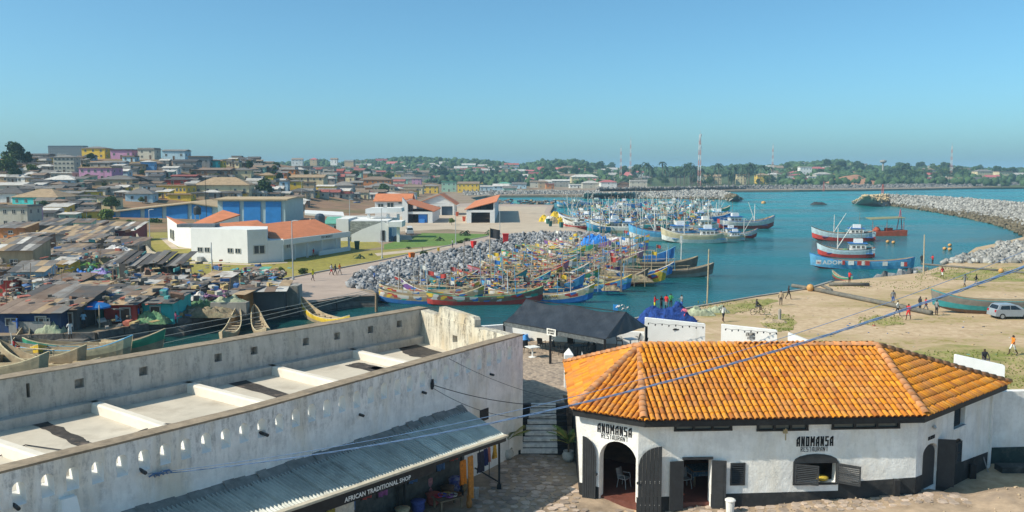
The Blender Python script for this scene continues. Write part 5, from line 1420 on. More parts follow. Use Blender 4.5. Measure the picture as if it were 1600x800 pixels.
def potted(label, loc, hgt, pot_m, seed):
    random.seed(seed); t = thing('potted_palm', label, 'plant', loc)
    MB().lathe([(.18,0),(.3,.18),(.32,.36),(.24,.5),(.27,.54),(.22,.52),(.2,.4)], 14).build('pot', pot_m, t, local=True, smooth_=True)
    MB().tube([(0,0,.4),(.03,0,.4+hgt*.35)], [.06,.04], 6).build('stem', M_WOOD, t, local=True)
    for k in range(13):
        a = k*2.4; l_ = hgt*random.uniform(.55,.8); m_ = MB(); el = random.uniform(.5,1.25)
        def rach(t_): return Vector((cos(a)*l_*t_*cos(el*(1-.45*t_)), sin(a)*l_*t_*cos(el*(1-.45*t_)), .4+hgt*.3+l_*t_*sin(el*(1-.45*t_))))
        for i in range(9):
            p0_ = rach(.2+i*.085); p1_ = rach(.2+(i+1)*.085); tn = (p1_-p0_).normalized(); sd = tn.cross(Vector((0,0,1))).normalized()
            for s in (-1,1):
                ll = l_*.36*sin(pi*(i+2)/12); tip = p0_+sd*s*ll*.55+tn*ll*.85-Vector((0,0,ll*.12))
                m_.add([p0_, p1_, tip], [(0,1,2)])
        m_.tube([rach(0),rach(.5),rach(1)], [.014,.01,.004], 4)
        m_.build('frond', M_FRONDY if k % 3 == 0 else M_FROND, t, local=True)
    random.seed(seed+100); return t
POT = mat('pale_pot', (.5,.49,.45), .8, .2, 4, .1, dirt=.3, dcol=(.25,.23,.2))
q = P(888,718,0); potted('leafy palm in a white pot at the right foot of the stair', (q.x,q.y,courtz(q.x,q.y)), 1.7, POT, 5)
q = P(793,717,0); potted('dry yellow palm in a white pot beside the shop corner', (q.x,q.y,courtz(q.x,q.y)), 1.9, POT, 9)
# TOWN: houses, trees, palms, masts
def GZ(x, y):
    return max(terr(x, y), farz(x, y)) if y > 830 else terr(x, y)
def T(px, py, y0=120.0, y1=1900.0):
    d = ray(px, py); y = y0
    while y < y1:
        t = y/d.y
        if CAMZ+d.z*t <= GZ(d.x*t, y): return Vector((d.x*t, y, GZ(d.x*t, y)))
        y += 2.0 if y < 600 else 8.0
    y = 1100.0; t = y/d.y
    return Vector((d.x*t, y, CAMZ+d.z*t))
wm = MB()
for a,b_,c_,d_ in [(-.5,.5,-.5,-.42),(-.5,.5,.42,.5),(-.5,-.42,-.42,.42),(.42,.5,-.42,.42),(-.04,.04,-.42,.42)]:
    wm.box(a,b_,-.06,.0,c_,d_,0)
wm.add([(-.42,-.015,-.42),(.42,-.015,-.42),(.42,-.015,.42),(-.42,-.015,.42)], [(0,1,2,3)], 1)
WIN_ME = wm.mesh('window', [M_FRAME, M_GLASS])
dm = MB()
for a,b_,c_,d_ in [(-.5,.5,.92,1),(-.5,-.4,0,.92),(.4,.5,0,.92)]: dm.box(a,b_,-.06,0,c_,d_,0)
dm.add([(-.4,-.02,0),(.4,-.02,0),(.4,-.02,.92),(-.4,-.02,.92)], [(0,1,2,3)], 1)
DOOR_ME = dm.mesh('door', [M_FRAME, mat('door_wood',(.11,.07,.05),.8,.3,3,.1)])
def house(name, label, loc, w, d, h, roof, wallcol, roofcol, rise=1.5, rz=0.0, st=None, nw=None, group=None, over=.45, dirt=.35, door=True, side=True, cat='house', base=3.0, wins=True, wsize=(.95,1.15)):
    t = thing(name, label, cat, loc, rz, group)
    wmtl = paint(wallcol, dirt=dirt) if isinstance(wallcol, tuple) else wallcol
    MB().box(-w/2,w/2,0,d,-base,h).build('wall', wmtl, t, local=True)
    rm = roofm(roofcol) if isinstance(roofcol, str) else roofcol
    o_ = over; m_ = MB(); x0,x1,y0,y1 = -w/2-o_, w/2+o_, -o_, d+o_
    e_ = h+.02; th = .1
    if roof == 'hip':
        r = min((y1-y0)/2, (x1-x0)/2)*.98
        a,b_,c_,d_ = (x0,y0,e_),(x1,y0,e_),(x1,y1,e_),(x0,y1,e_)
        if (x1-x0) >= (y1-y0): p,q = (x0+r,(y0+y1)/2,e_+rise),(x1-r,(y0+y1)/2,e_+rise); fs = [(0,1,5,4),(1,2,5),(2,3,4,5),(3,0,4)]
        else: p,q = ((x0+x1)/2,y0+r,e_+rise),((x0+x1)/2,y1-r,e_+rise); fs = [(0,1,4),(1,2,5,4),(2,3,5),(3,0,4,5)]
        m_.add([a,b_,c_,d_,p,q], fs+[(3,2,1,0)])
        m_.box(x0,x1,y0,y1,e_-th,e_-.002)
    elif roof == 'gable':
        ym = (y0+y1)/2; m_.add([(x0,y0,e_-.1),(x1,y0,e_-.1),(x1,ym,e_+rise),(x0,ym,e_+rise),(x1,y1,e_-.1),(x0,y1,e_-.1)], [(0,1,2,3),(3,2,4,5),(0,3,5),(1,4,2),(5,4,1,0)])
    elif roof == 'gablef':
        m_.add([(x0,y0,e_-.1),(0,y0,e_+rise),(x1,y0,e_-.1),(x0,y1,e_-.1),(0,y1,e_+rise),(x1,y1,e_-.1)], [(0,1,4,3),(1,2,5,4),(3,5,2,0)])
        MB().add([(-w/2,-.005,h),(w/2,-.005,h),(0,-.005,h+rise*.96)], [(0,1,2)]).build('gable', wmtl, t, local=True)
    elif roof == 'mono':
        m_.add([(x0,y0,e_),(x1,y0,e_),(x1,y1,e_+rise),(x0,y1,e_+rise),(x0,y0,e_+.06),(x1,y0,e_+.06),(x1,y1,e_+rise+.06),(x0,y1,e_+rise+.06)], [(3,2,1,0),(4,5,6,7),(0,1,5,4),(1,2,6,5),(2,3,7,6),(3,0,4,7)])
        MB().add([(-w/2,d,h),(w/2,d,h),(w/2,d,h+rise),(-w/2,d,h+rise),(-w/2,.2,h),(w/2,.2,h)], [(1,0,3,2),(5,1,2),(0,4,3)]).build('gable', wmtl, t, local=True)
    else:  # flat slab with a low parapet
        m_.box(x0,x1,y0,y1,h+.004,h+.16)
        m_.box(-w/2,w/2,-.0,.18,h+.165,h+.165+max(.25,rise)); m_.box(-w/2,-w/2+.18,.19,d,h+.165,h+.165+max(.25,rise)); m_.box(w/2-.18,w/2,.19,d,h+.165,h+.165+max(.25,rise))
    m_.build('roof', rm, t, local=True)
    if st is None: st = max(1, int(round(h/3.0)))
    if wins:
        k = nw if nw is not None else max(1, int(w/3.0)); sh = h/st
        for s_ in range(st):
            zc = sh*(s_+.55)
            for i in range(k):
                x = -w/2 + w*(i+.5)/k
                if door and s_ == 0 and i == k//2 and k > 1:
                    place('door', DOOR_ME, t, (x,-.01,.0), None, (1.0,1,min(2.1,h*.85))); continue
                place('window', WIN_ME, t, (x,-.01,zc), None, (min(wsize[0],w/k*.6),1,min(wsize[1],sh*.5)))
            if side:
                sg = 1 if loc[0] < 0 else -1; ks = max(1, int(d/3.4))
                for i in range(ks):
                    place('window', WIN_ME, t, (sg*(w/2+.01), d*(i+.5)/ks, zc), (0,0,sg*pi/2), (min(.9,d/ks*.5),1,min(wsize[1],sh*.5)))
    return t
def hpx(name, label, x0, x1, yb, ye, roof, wallcol, roofcol, rise_px=3.0, dep=None, rz=None, D=None, group=None, **kw):
    """house from its outline in the picture; its distance comes from the ground it stands on (or a given depth)"""
    c_ = T((x0+x1)/2, yb) if D is None else PY((x0+x1)/2, yb, D)
    s = c_.y/FPX; w = (x1-x0)*s; h = max(2.2, (yb-ye)*s)
    return house(name, label, c_, w, dep or max(4.0, min(w*.75, 12)), h, roof, wallcol, roofcol, rise=max(.3, rise_px*s), rz=random.uniform(-.12,.12) if rz is None else rz, group=group, **kw)
H = [ # name, label, x0,x1,base,eave, roof, wall, roofcol, rise, extra
('long_house','long dark grey block crowning the hill top',75,131,245,229,'flat','dark','dark',1,{}),
('villa','yellow villa with dark roof on the hill top',128,164,248,232,'hip','yellow','grey',3,{}),
('house','lilac pink house on the hill top right of the yellow villa',173,206,249,235,'flat','pink','dark',1,{}),
('house','pale two-storey house with open balconies, second from the hill crest end',215,242,249,234,'flat','pale','grey',2,{}),
('house','pale blue two-storey house with pitched roof near the hill crest end',254,289,251,236,'gable','sky','grey',2,{}),
('house','grey flat-roofed house closing the hill crest row',295,327,260,246,'flat','grey','brown',1,{}),
('hut','low dark-roofed hut beside the tall trees on the hill',41,74,250,242,'gable','grey','dark',2,{}),
('hut','low pale-roofed hut below the dark hilltop block',90,126,247,241,'hip','tan','pale',3,{}),
('tower_house','tall grey and cream four-storey house left of the pink house',85,116,273,246,'hip','pale','grey',3,dict(st=4,nw=5)),
('pink_house','bright pink two-storey house with arched lower windows',124,175,283,263,'flat','pink','tan',1,dict(nw=5)),
('house','grey house with hipped roof just above the pink house',138,172,263,257,'hip','concrete','grey',2,{}),
('house','long grey-green roofed house below the lilac house',160,193,262,254,'gable','sky','grey',2,{}),
('house','tan house with dark hip roof under the balcony house',200,221,268,258,'hip','tan','dark',2,{}),
('house','small sky-blue two-storey house with white roof',220,240,266,253,'hip','blue','pale',2,{}),
('house','low white-walled house with brown roof right of the sky-blue house',228,254,278,269,'gable','white','brown',2,{}),
('house','small bright white house on the mid slope',255,277,272,263,'gable','white','pale',2,{}),
('house','dark-roofed grey terrace below the pale blue crest house',270,306,263,253,'gable','grey','dark',3,{}),
('house','turquoise-walled house at the right end of the hill',310,338,260,252,'flat','teal','grey',1,{}),
('house','slim yellow house at the right end of the hill',338,348,262,252,'flat','yellow','tan',1,{}),
('house','wide dark house with rusty roof below the turquoise house',300,358,277,266,'gable','brown','rust',3,{}),
('house','maroon house with dark red roof on the lower slope',268,305,286,276,'gable','maroon','red',2,{}),
('house','red-walled house with dark hip roof above the arcaded yellow house',247,292,291,284,'hip','red','dark',4,{}),
('arcade_house','yellow and cream house with a row of arches',244,292,305,292,'flat','yellow','tan',1,dict(nw=8,door=False)),
('house','plain yellow wall house right below the arcaded house',262,298,314,305,'flat','yellow','tan',1,dict(nw=1)),
('villa','large cream villa with wide tan hip roof above the blue warehouse',305,388,308,290,'hip','cream','tan',12,dict(nw=6)),
('house','tall cream house with hipped grey roof behind the large cream villa',363,392,284,267,'hip','cream','grey',4,{}),
('house','blue-grey house with broad pale hip roof left of the pink house',70,116,291,284,'hip','sky','pale',7,{}),
('house','white-walled low house just above the broad pale hip roof',80,113,280,272,'flat','pale','pale',1,{}),
('house','tan house with long grey hip roof right below the pink house',154,207,294,281,'hip','tan','grey',6,{}),
('house','dark gabled house on the mid slope',205,232,292,281,'gablef','dark','dark',5,{}),
('long_house','long turquoise house with tan hip roof at the left',17,93,322,309,'hip','teal','tan',12,dict(nw=5)),
('house','two-storey white and blue house with tiled grey roof',197,238,317,304,'hip','sky','grey',8,{}),
('house','small cream-yellow house left of the white and blue house',128,152,312,301,'flat','yellow','pale',1,{}),
('house','pale tan two-storey house with dark doorway below the cream one',152,182,327,309,'flat','cream','grey',1,dict(nw=2)),
('house','big pale two-storey house with square windows at the left edge',-12,44,358,324,'flat','pale','grey',1,dict(nw=4)),
('house','narrow pink-walled house adjoining the big pale house',44,58,352,324,'flat','pink','grey',1,dict(nw=1)),
('house','white house with dark spreading roof at the left edge',-10,36,318,303,'hip','white','dark',9,{}),
('house','pale long-roofed house behind the white one at the left edge',-10,36,300,291,'gable','pale','pale',4,{}),
('house','mint low house left of the blue warehouse',93,118,348,337,'mono','mint','pale',2,{}),
('house','yellow house with big tan roof left of the dark tree',405,427,287,274,'hip','yellow','tan',4,{}),
('house','slim blue-grey house right of the dark tree',437,450,303,284,'flat','sky','grey',1,{}),
('house','two-storey yellow house with balcony right of the dark tree',451,471,304,284,'hip','yellow','grey',2,{}),
('house','dull cream house adjoining the balcony house',471,491,302,286,'flat','tan','brown',1,{}),
('house','low bright yellow house in the middle town',494,521,301,291,'gable','yellow','pale',2,{}),
('house','grey-walled house with dark hip roof beside the low yellow house',521,551,302,290,'hip','concrete','grey',6,{}),
('long_house','long pale yellow house with tan roof in the middle town',448,505,284,277,'gable','cream','tan',4,{}),
('villa','orange-brown two-storey villa with wide brown roof',562,611,296,281,'hip','orange','brown',5,{}),
('house','cream house with grey hip roof before the orange villa',575,616,301,291,'hip','cream','grey',5,{}),
('house','small square yellow house behind the orange villa',617,626,282,273,'flat','yellow','brown',1,{}),
('house','long low cream house right of the orange villa',631,660,302,292,'gable','cream','brown',3,{}),
('house','pale yellow house right of the long low cream house',660,684,302,291,'hip','yellow','grey',3,{}),
('house','mint green house near the market halls',690,713,300,285,'flat','mint','green',1,{}),
('house','pink and cream house behind the mint house',676,702,286,277,'hip','orange','brown',3,{}),
('house','yellow and orange house right of the mint house',715,748,301,287,'gable','yellow','brown',3,{}),
('house','white house under a bright red roof in the middle town',727,760,284,280,'hip','white','red',3,{}),
('house','dark pink house near the red-roofed white house',766,792,288,281,'flat','pink','maroon' if False else 'brown',1,{}),
('house','pale blue low house on the far harbour bank',750,777,300,292,'gable','sky','pale',2,{}),
('house','green and white house on the far harbour bank',778,799,297,287,'hip','white','green',2,{}),
('apartment_block','grey apartment block far off below the wooded hill, left one',461,486,270,261,'flat','concrete','grey',1,{}),
('apartment_block','grey apartment block far off below the wooded hill, right one',500,522,271,262,'flat','pale','grey',1,{}),
('apartment_block','low pale block far off left of the apartment blocks',432,455,270,264,'flat','pale','tan',1,{}),
('house','pale house with red-brown roofs high on the wooded hill',566,588,256,252,'gable','tan','red',2,{}),
('villa','large cream villa with pale hip roof on the far bank',893,935,287,277,'hip','cream','pale',4,{}),
('house','square pale yellow block behind the large cream villa',914,933,277,267,'flat','cream','tan',1,{}),
('house','house under a steep red pyramid roof near the palms',972,991,283,277,'hip','tan','pinkred',8,{}),
('house','house under a big pink-red roof on the far hill',834,858,272,268,'hip','tan','pinkred',7,{}),
('barn','brown gabled barn on the far shore below the palms',962,989,293,288,'gablef','brown','brown',5,{}),
('house','white house with pale roof on the far shore',842,872,291,284,'gable','white','pale',3,{}),
('house','low blue-white house at the far bank stalls',800,822,295,288,'gable','sky','grey',3,{}),
('hut','orange-red hut among the far bank stalls',853,866,295,288,'flat','orange','red',1,{}),
('hut','white hut among the far bank stalls',890,912,294,289,'mono','white','pale',1,{}),
('house','grey house right of the far cream villa',1000-62,1000-40,285,279,'hip','concrete','grey',3,{}),
('house','pale house in front of the palm grove',1002,1018,286,278,'hip','pale','grey',3,{}),
('villa','cream two-storey villa at the right end of the palm grove',1099,1127,288,276,'gable','cream','tan',3,{}),
('house','cream house among palms right of the cream villa',1151,1166,288,274,'flat','cream','tan',1,{}),
('house','yellowish house at the last palms of the grove',1183,1202,287,274,'hip','yellow','tan',3,{}),
('tower_house','white stepped tower house on the far shore hill',1250,1268,279,262,'flat','white','pale',1,dict(st=3)),
('house','white flat-roofed villa on top of the right-hand hill',1250,1276,260,255,'flat','white','pale',1,{}),
('shed','maroon shed on the red earth bank',1307,1329,280,273,'flat','maroon','red',1,{}),
('house','white low house left of the maroon shed',1263,1278,284,277,'flat','white','pale',1,{}),
('house','cream house with pale roofs right of the red earth bank',1326,1345,275,270,'hip','cream','tan',2,{}),
('apartment_block','pale apartment block in the trees right of the hill',1331,1355,267,257,'flat','pale','tan',1,{}),
('apartment_block','grey apartment block in the trees below the hill top',1309,1328,270,261,'flat','concrete','grey',1,{}),
('apartment_block','long pale apartment block left of the right-hand mast',1455,1491,270,260,'flat','pale','brown',1,{}),
('apartment_block','yellow-white apartment block with balconies at the far right',1560,1583,284,269,'flat','cream','brown',1,dict(st=3)),
('apartment_block','cream apartment block left of the far right one',1526,1553,283,268,'hip','cream','grey',3,dict(st=3)),
('house','low cream house on the far right shore',1493,1509,286,279,'flat','cream','tan',1,{}),
('house','house under a purple roof on the far right shore',1509,1535,286,280,'gable','pale','dark',3,{}),
]
taken = [(138,452,312,354)]
for (nm,lb,x0,x1,yb,ye,rf,wc,rc,rise,kw) in H:
    hpx(nm, lb, x0, x1, yb, ye, rf, C[wc], rc, rise, **kw); taken.append((x0-2,x1+2,ye-3,yb))
FILL_T = [('hut','small grey-roofed house packed among others on the town hill','small houses packed on the hill','grey'), ('hut','small rusty-roofed house packed among others on the town hill','small houses packed on the hill','rust'),
          ('hut','small dark-roofed house packed among others on the town hill','small houses packed on the hill','dark'), ('hut','small pale-roofed house packed among others on the town hill','small houses packed on the hill','pale')]
random.seed(21)
def filler(x0, x1, y0, y1, n, wpx, hpx_, tmpl, cols, tries=30):
    for i in range(n):
        for k in range(tries):
            x = random.uniform(x0,x1); y = random.uniform(y0,y1); s = .55+.45*(y-245)/90
            w = random.uniform(*wpx)*max(.5,s); hh = random.uniform(*hpx_)*max(.6,s)
            if not any(a-2 < x and x < b_+2 and c_ < y and y < d_ + 3 for a,b_,c_,d_ in taken): break
        else: continue
        taken.append((x-w*.35,x+w*.35,y-hh*.7,y)); nm, lb, gp, rc = random.choice(tmpl)
        wc = random.choice(cols); lm = min(H, key=lambda q: abs((q[2]+q[3])/2-x)+2*abs(q[4]-y)); dx, dy = x-(lm[2]+lm[3])/2, y-lm[4]
        sh = re.split(r' (?:with|on|under|in|below|above|near|right|left|behind|at|among|of|far|beside|before|just|between|adjoining|closing|crowning|from|right-hand)\b|,', lm[1])[0]
        lb = 'small %s house with %s roof %s the %s' % (wc, dict(rust='rusty',pinkred='red').get(rc,rc), ('right of' if dx > 0 else 'left of') if abs(dx) > 3*abs(dy) else ('just below' if dy > 0 else 'just above'), sh)
        hpx(nm, lb, x-w/2, x+w/2, y, y-hh, random.choice(['hip','gable','gable','mono','flat']), C[wc], rc, random.uniform(2,5)*max(.5,s), group='small houses of the town', nw=random.choice((1,2,3)))
filler(0, 400, 252, 345, 130, (16,34), (6,12), FILL_T, ['tan','pale','concrete','grey','cream','brown','sky','white','mint','tan','yellow','concrete'])
FILL_M = [('house','small grey-roofed house in the crowded middle town','houses of the middle town','grey'), ('house','small brown-roofed house in the crowded middle town','houses of the middle town','brown'), ('house','small pale-roofed house in the crowded middle town','houses of the middle town','pale'), ('house','small red-roofed house in the crowded middle town','houses of the middle town','red')]
filler(395, 800, 266, 302, 150, (16,36), (7,13), FILL_M, ['tan','pale','cream','yellow','white','concrete','orange','mint','sky','pink','brown'])
filler(230, 470, 288, 330, 60, (16,34), (7,12), FILL_T, ['tan','pale','concrete','cream','brown','sky','white','yellow'], 40)
filler(395, 640, 288, 312, 60, (16,36), (7,12), FILL_M, ['tan','pale','cream','yellow','white','concrete','brown'], 40)
FILL_F = [('house','small pale-roofed house far off on the far shore','far houses on the opposite shore','pale'), ('house','small brown-roofed house far off on the far shore','far houses on the opposite shore','brown'), ('house','small red-roofed house far off on the far shore','far houses on the opposite shore','pinkred')]
filler(800, 1000, 268, 295, 34, (18,36), (8,13), FILL_F, ['tan','pale','cream','white','concrete','sky'])
filler(1205, 1300, 268, 288, 14, (18,36), (8,13), FILL_F, ['tan','pale','cream','white','concrete'])
filler(1440, 1600, 270, 287, 10, (18,36), (8,13), FILL_F, ['pale','cream','white','concrete'])
filler(350, 700, 254, 266, 14, (14,30), (7,12), FILL_F, ['pale','cream','white','tan'])
M_RED = mat('red_earth', (.33,.17,.10), .95, .25, .2, .3, dirt=.2, dcol=(.2,.16,.08), dscale=.1)
def mound(name, px0, px1, pyb, pyt, m, D=None, lab=None):
    c_ = T((px0+px1)/2, pyb) if D is None else PY((px0+px1)/2,pyb,D); s = c_.y/FPX; w = (px1-px0)*s; h = (pyb-pyt)*s; mb = MB()
    mb.grid(lambda u, v: Vector((c_.x+(u-.5)*w, c_.y+(v-.5)*w*.8, c_.z-1+(h+1)*max(0,(1-(2*u-1)**2))**.8*max(0,(1-(2*v-1)**2))**.8*(1+.25*mnoise.noise(Vector((u*5,v*5,px0)))))), 24, 16)
    return tag(mb.build(name, m, smooth_=True), kind='structure')
mound('red_earth_bank', 1292, 1372, 287, 275, M_RED)
M_LEAF = [mat('leaf_dark', (.035,.07,.018), .7, .35, .6, .0, rnd=.3, dirt=.3, dcol=(.07,.11,.025), dscale=.5), mat('leaf_mid', (.06,.105,.025), .7, .35, .6, 0, rnd=.3, dirt=.3, dcol=(.11,.15,.03), dscale=.5), mat('leaf_light', (.10,.15,.03), .7, .3, .8, 0, rnd=.3)]
M_BARK = mat('bark', (.13,.1,.075), .95, .3, 3, .4)
def crown_mesh(n, r, h, lobes, leaf, seed, m):
    rs = random.Random(seed); mb = MB(); L_ = []
    for k in range(lobes):
        a = rs.random()*6.28; q = rs.random()**.5
        L_.append((cos(a)*r*.62*q, sin(a)*r*.62*q, h*(.15+.7*rs.random())*(1-.25*q), r*rs.uniform(.35,.55)))
    for i in range(n):
        lx,ly,lz,lr = rs.choice(L_); u = rs.gauss(0,1); v = rs.gauss(0,1); w_ = rs.gauss(0,1)+.25; l_ = sqrt(u*u+v*v+w_*w_)+1e-6; rr_ = lr*rs.uniform(.65,1.05)
        p = Vector((lx+u/l_*rr_, ly+v/l_*rr_, lz+w_/l_*rr_*.8)); s = leaf*rs.uniform(.6,1.4)
        a = Vector((rs.gauss(0,1),rs.gauss(0,1),rs.gauss(0,.6))).normalized(); b_ = a.cross(Vector((rs.gauss(0,1),rs.gauss(0,1),rs.gauss(0,1)))).normalized()
        mb.add([p-a*s*.5, p+b_*s*.45, p+a*s*.55, p-b_*s*.4], [(0,1,2,3)])
    return mb.mesh('crown', m)
def trunk_mesh(h, r, lean=.1, limbs=5, seed=0):
    rs = random.Random(seed); mb = MB(); tp = (lean*h, rs.uniform(-.1,.1)*h, h)
    mb.tube([(0,0,-.6),(lean*h*.3,0,h*.5),tp], [r*1.25,r,r*.6], 7)
    for k in range(limbs):
        a = k*6.28/limbs+rs.random(); l_ = h*rs.uniform(.6,1.0); z0 = h*rs.uniform(.55,.95)
        mb.tube([(lean*z0,0,z0),(lean*z0+cos(a)*l_*.5,sin(a)*l_*.5,z0+l_*.4),(lean*z0+cos(a)*l_*.8,sin(a)*l_*.8,z0+l_*.85)], [r*.5,r*.35,r*.12], 5)
    return mb.mesh('trunk', M_BARK)
TREES = []   # unit trees about 8 m high
for k in range(6):
    TREES.append((trunk_mesh(3.0,.22,random.uniform(-.12,.12),5,k), crown_mesh(1500,3.6,4.6,11,.62,k+40,M_LEAF[k%3]), 2.3))
BUSH = [crown_mesh(700, 1.5, 1.5, 7, .32, k+80, M_LEAF[(k+1)%3]) for k in range(4)]
def tree(label, loc, s, k=None, group=None, name='tree', sz=1.0):
    k = random.randrange(6) if k is None else k; tm_, cm_, cz = TREES[k]
    t = thing(name, label, 'tree', loc, random.random()*6, group); t.scale = (s,s,s*sz)
    place('trunk', tm_, t); place('crown', cm_, t, (0,0,cz)); return t
def tree_px(label, px, yb, yt, wpx=None, k=None, D=None, group=None):
    c_ = T(px, yb) if D is None else PY(px,yb,D); h = (yb-yt)*c_.y/FPX; s = h/7.0; return tree(label, c_, s, k, group, sz=1.0)
random.seed(31)
for (px,yb,yt,k,lb) in [(20,258,222,0,'tallest dark tree standing on the left end of the hill'),(36,262,234,3,'rounded dark tree right of the tallest hill tree'),(8,275,240,1,'bushy tree at the left picture edge on the hill slope'),(52,276,256,2,'low tree above the red earth slope'),(24,283,262,3,'lowest tree of the clump on the hill slope'),(142,252,238,1,'small tree below the yellow hilltop villa'),
    (413,309,279,0,'big dark round tree between the cream villa and the middle town'),(556,282,265,3,'dark tree behind the long low cream house'),(607,283,268,0,'dark tree behind the orange villa roof'),(655,283,267,3,'dark tree among the middle town roofs'),(692,284,260,0,'broad dark dome tree above the middle town'),(780,276,262,3,'dark tree behind the dark pink house'),
    (706,352,340,2,'small round tree left of a market lamp'),(310,310,302,2,'small tree in front of the cream villa'),(316,327,314,1,'tree at the corner of the cream villa yard'),(168,352,325,2,'light green tree before the blue warehouse end'),(200,356,343,2,'light green bush tree right of the warehouse tree'),(175,330,305,1,'green tree beside the pale tan house'),(72,330,312,1,'green tree in front of the turquoise house'),
    (939,272,252,0,'flat-topped dark tree on the far shore left of the masts'),(865,286,268,1,'rounded tree on the far bank behind the white house'),(810,284,272,0,'dark tree at the left of the far bank'),(1416,282,255,0,'dark tree clump right of the red earth bank'),(1290,268,249,0,'big dark trees on top of the right-hand hill, left one'),(1312,270,250,3,'big dark trees on top of the right-hand hill, right one'),(1497,280,260,0,'dark tree right of the right-hand mast'),(600,305,285,1,'green tree between cream house and orange villa')]:
    tree_px(lb, px, yb, yt, None, k)
for i in range(42):
    px = random.uniform(330,830); yb = random.uniform(264,285); tree_px('tree standing between houses of the middle town', px, yb, yb-random.uniform(9,15), group='trees among the middle town')
for i in range(20):
    px = random.uniform(60,400); yb = random.uniform(262,345); tree_px('small green tree growing between hillside houses', px, yb, yb-random.uniform(6,12), group='trees among the hill houses')
for i in range(60):
    px = random.choice((random.uniform(840,1000),random.uniform(1200,1600),random.uniform(1330,1480))); yb = random.uniform(268,285); tree_px('dark tree of the belt along the far shore', px, yb, yb-random.uniform(12,20), group='trees along the far shore')
for i in range(34):
    px = random.uniform(985,1210); yb = random.uniform(284,290); tree_px('low dark tree between the trunks of the palm grove', px, yb, yb-random.uniform(7,14), group='low trees in the palm grove')
wp_, ws_ = [], []
random.seed(5)
for i in range(5200):
    y = random.uniform(860,1750); px = random.uniform(300,1680); x = (px-800)/FPX*y
    if (farz(x,y) < 2 and random.random() < .55) or (980 < px < 1212 and y < 1150): continue
    z = farz(x,y)
    for k in range(2): wp_.append((x+random.gauss(0,3),y+random.gauss(0,3),z+random.uniform(2.0,5.5))); ws_.append(random.uniform(2.2,4.6))
M_WOOD_F = mat('far_woods', (.045,.085,.03), .9, .4, .5, .6, rnd=.45, island=True, bdist=.5)
o = place('woods', solids_mesh('woods', wp_, ws_, M_WOOD_F, ICO2, .3, (1,1,.85), True)); tag(o, 'dense green woods covering the far hills', 'woods', kind='stuff')
def palm_meshes(seed):
    rs = random.Random(seed); tk = MB(); h = 11.0; bx = rs.uniform(-1.5,1.5)
    tk.tube([(0,0,-.5),(bx*.2,0,h*.35),(bx*.6,0,h*.7),(bx,0,h)], [.28,.2,.17,.15], 6); cr = MB()
    for k in range(14):
        a = k*2.39+rs.random()*.4; l_ = rs.uniform(3.6,5.0); e0 = rs.uniform(-.2,1.2)
        def pt(t): return Vector((bx+cos(a)*l_*t*cos(e0)*(1-.1*t), sin(a)*l_*t*cos(e0)*(1-.1*t), h+l_*(t*sin(e0)-.85*t*t)))
        N_ = 8
        for i in range(N_):
            p0 = pt(i/N_); p1 = pt((i+1)/N_); tn = (p1-p0).normalized(); sd = tn.cross(Vector((0,0,1)))
            if sd.length < .1: continue
            sd.normalize(); w_ = .55*sin(pi*(i+1.2)/(N_+1.5))
            for s in (-1,1):
                cr.add([p0, p1, p1+sd*s*w_+tn*.3-Vector((0,0,.45*w_)), p0+sd*s*w_*.8+tn*.1-Vector((0,0,.4*w_))], [(0,1,2,3)])
    return tk.mesh('trunk', M_BARK), cr.mesh('crown', mat('coconut_frond',(.028,.055,.02),.65,.3,.5,0,rnd=.3))
PALMS = [palm_meshes(k) for k in range(5)]
def palm(label, loc, s, group=None, rz=None):
    t = thing('palm_tree', label, 'palm', loc, random.random()*6.28 if rz is None else rz, group); t.scale = (s,s,s); a, b_ = random.choice(PALMS)
    place('trunk', a, t); place('crown', b_, t); return t
random.seed(12)
for i in range(62):
    px = random.choice((random.uniform(990,1125),random.uniform(990,1205),random.uniform(1075,1205))); yb = random.uniform(286,290.5); c_ = T(px,yb); top = random.uniform(249,274); h = (yb-top)*c_.y/FPX
    palm('tall coconut palm of the grove on the far shore', c_, h/13.5, 'coconut palms of the far grove')
for i in range(30):
    px = random.uniform(1335,1485); yb = random.uniform(284,288); c_ = T(px,yb); h = random.uniform(14,23)*c_.y/FPX
    palm('coconut palm in the belt right of the red earth bank', c_, h/13.5, 'palms right of the red bank')
for i in range(26):
    px = random.choice((random.uniform(560,800),random.uniform(800,990))); yb = random.uniform(276,290); c_ = T(px,yb); h = random.uniform(13,19)*c_.y/FPX
    palm('coconut palm rising between roofs of the town', c_, h/13.5, 'palms among the town roofs')
M_MASTR = mat('red_mast_paint', (.42,.2,.17), .6, .1, 1, 0); M_MASTW = mat('white_mast_paint', (.5,.5,.5), .6, .1, 1, 0)
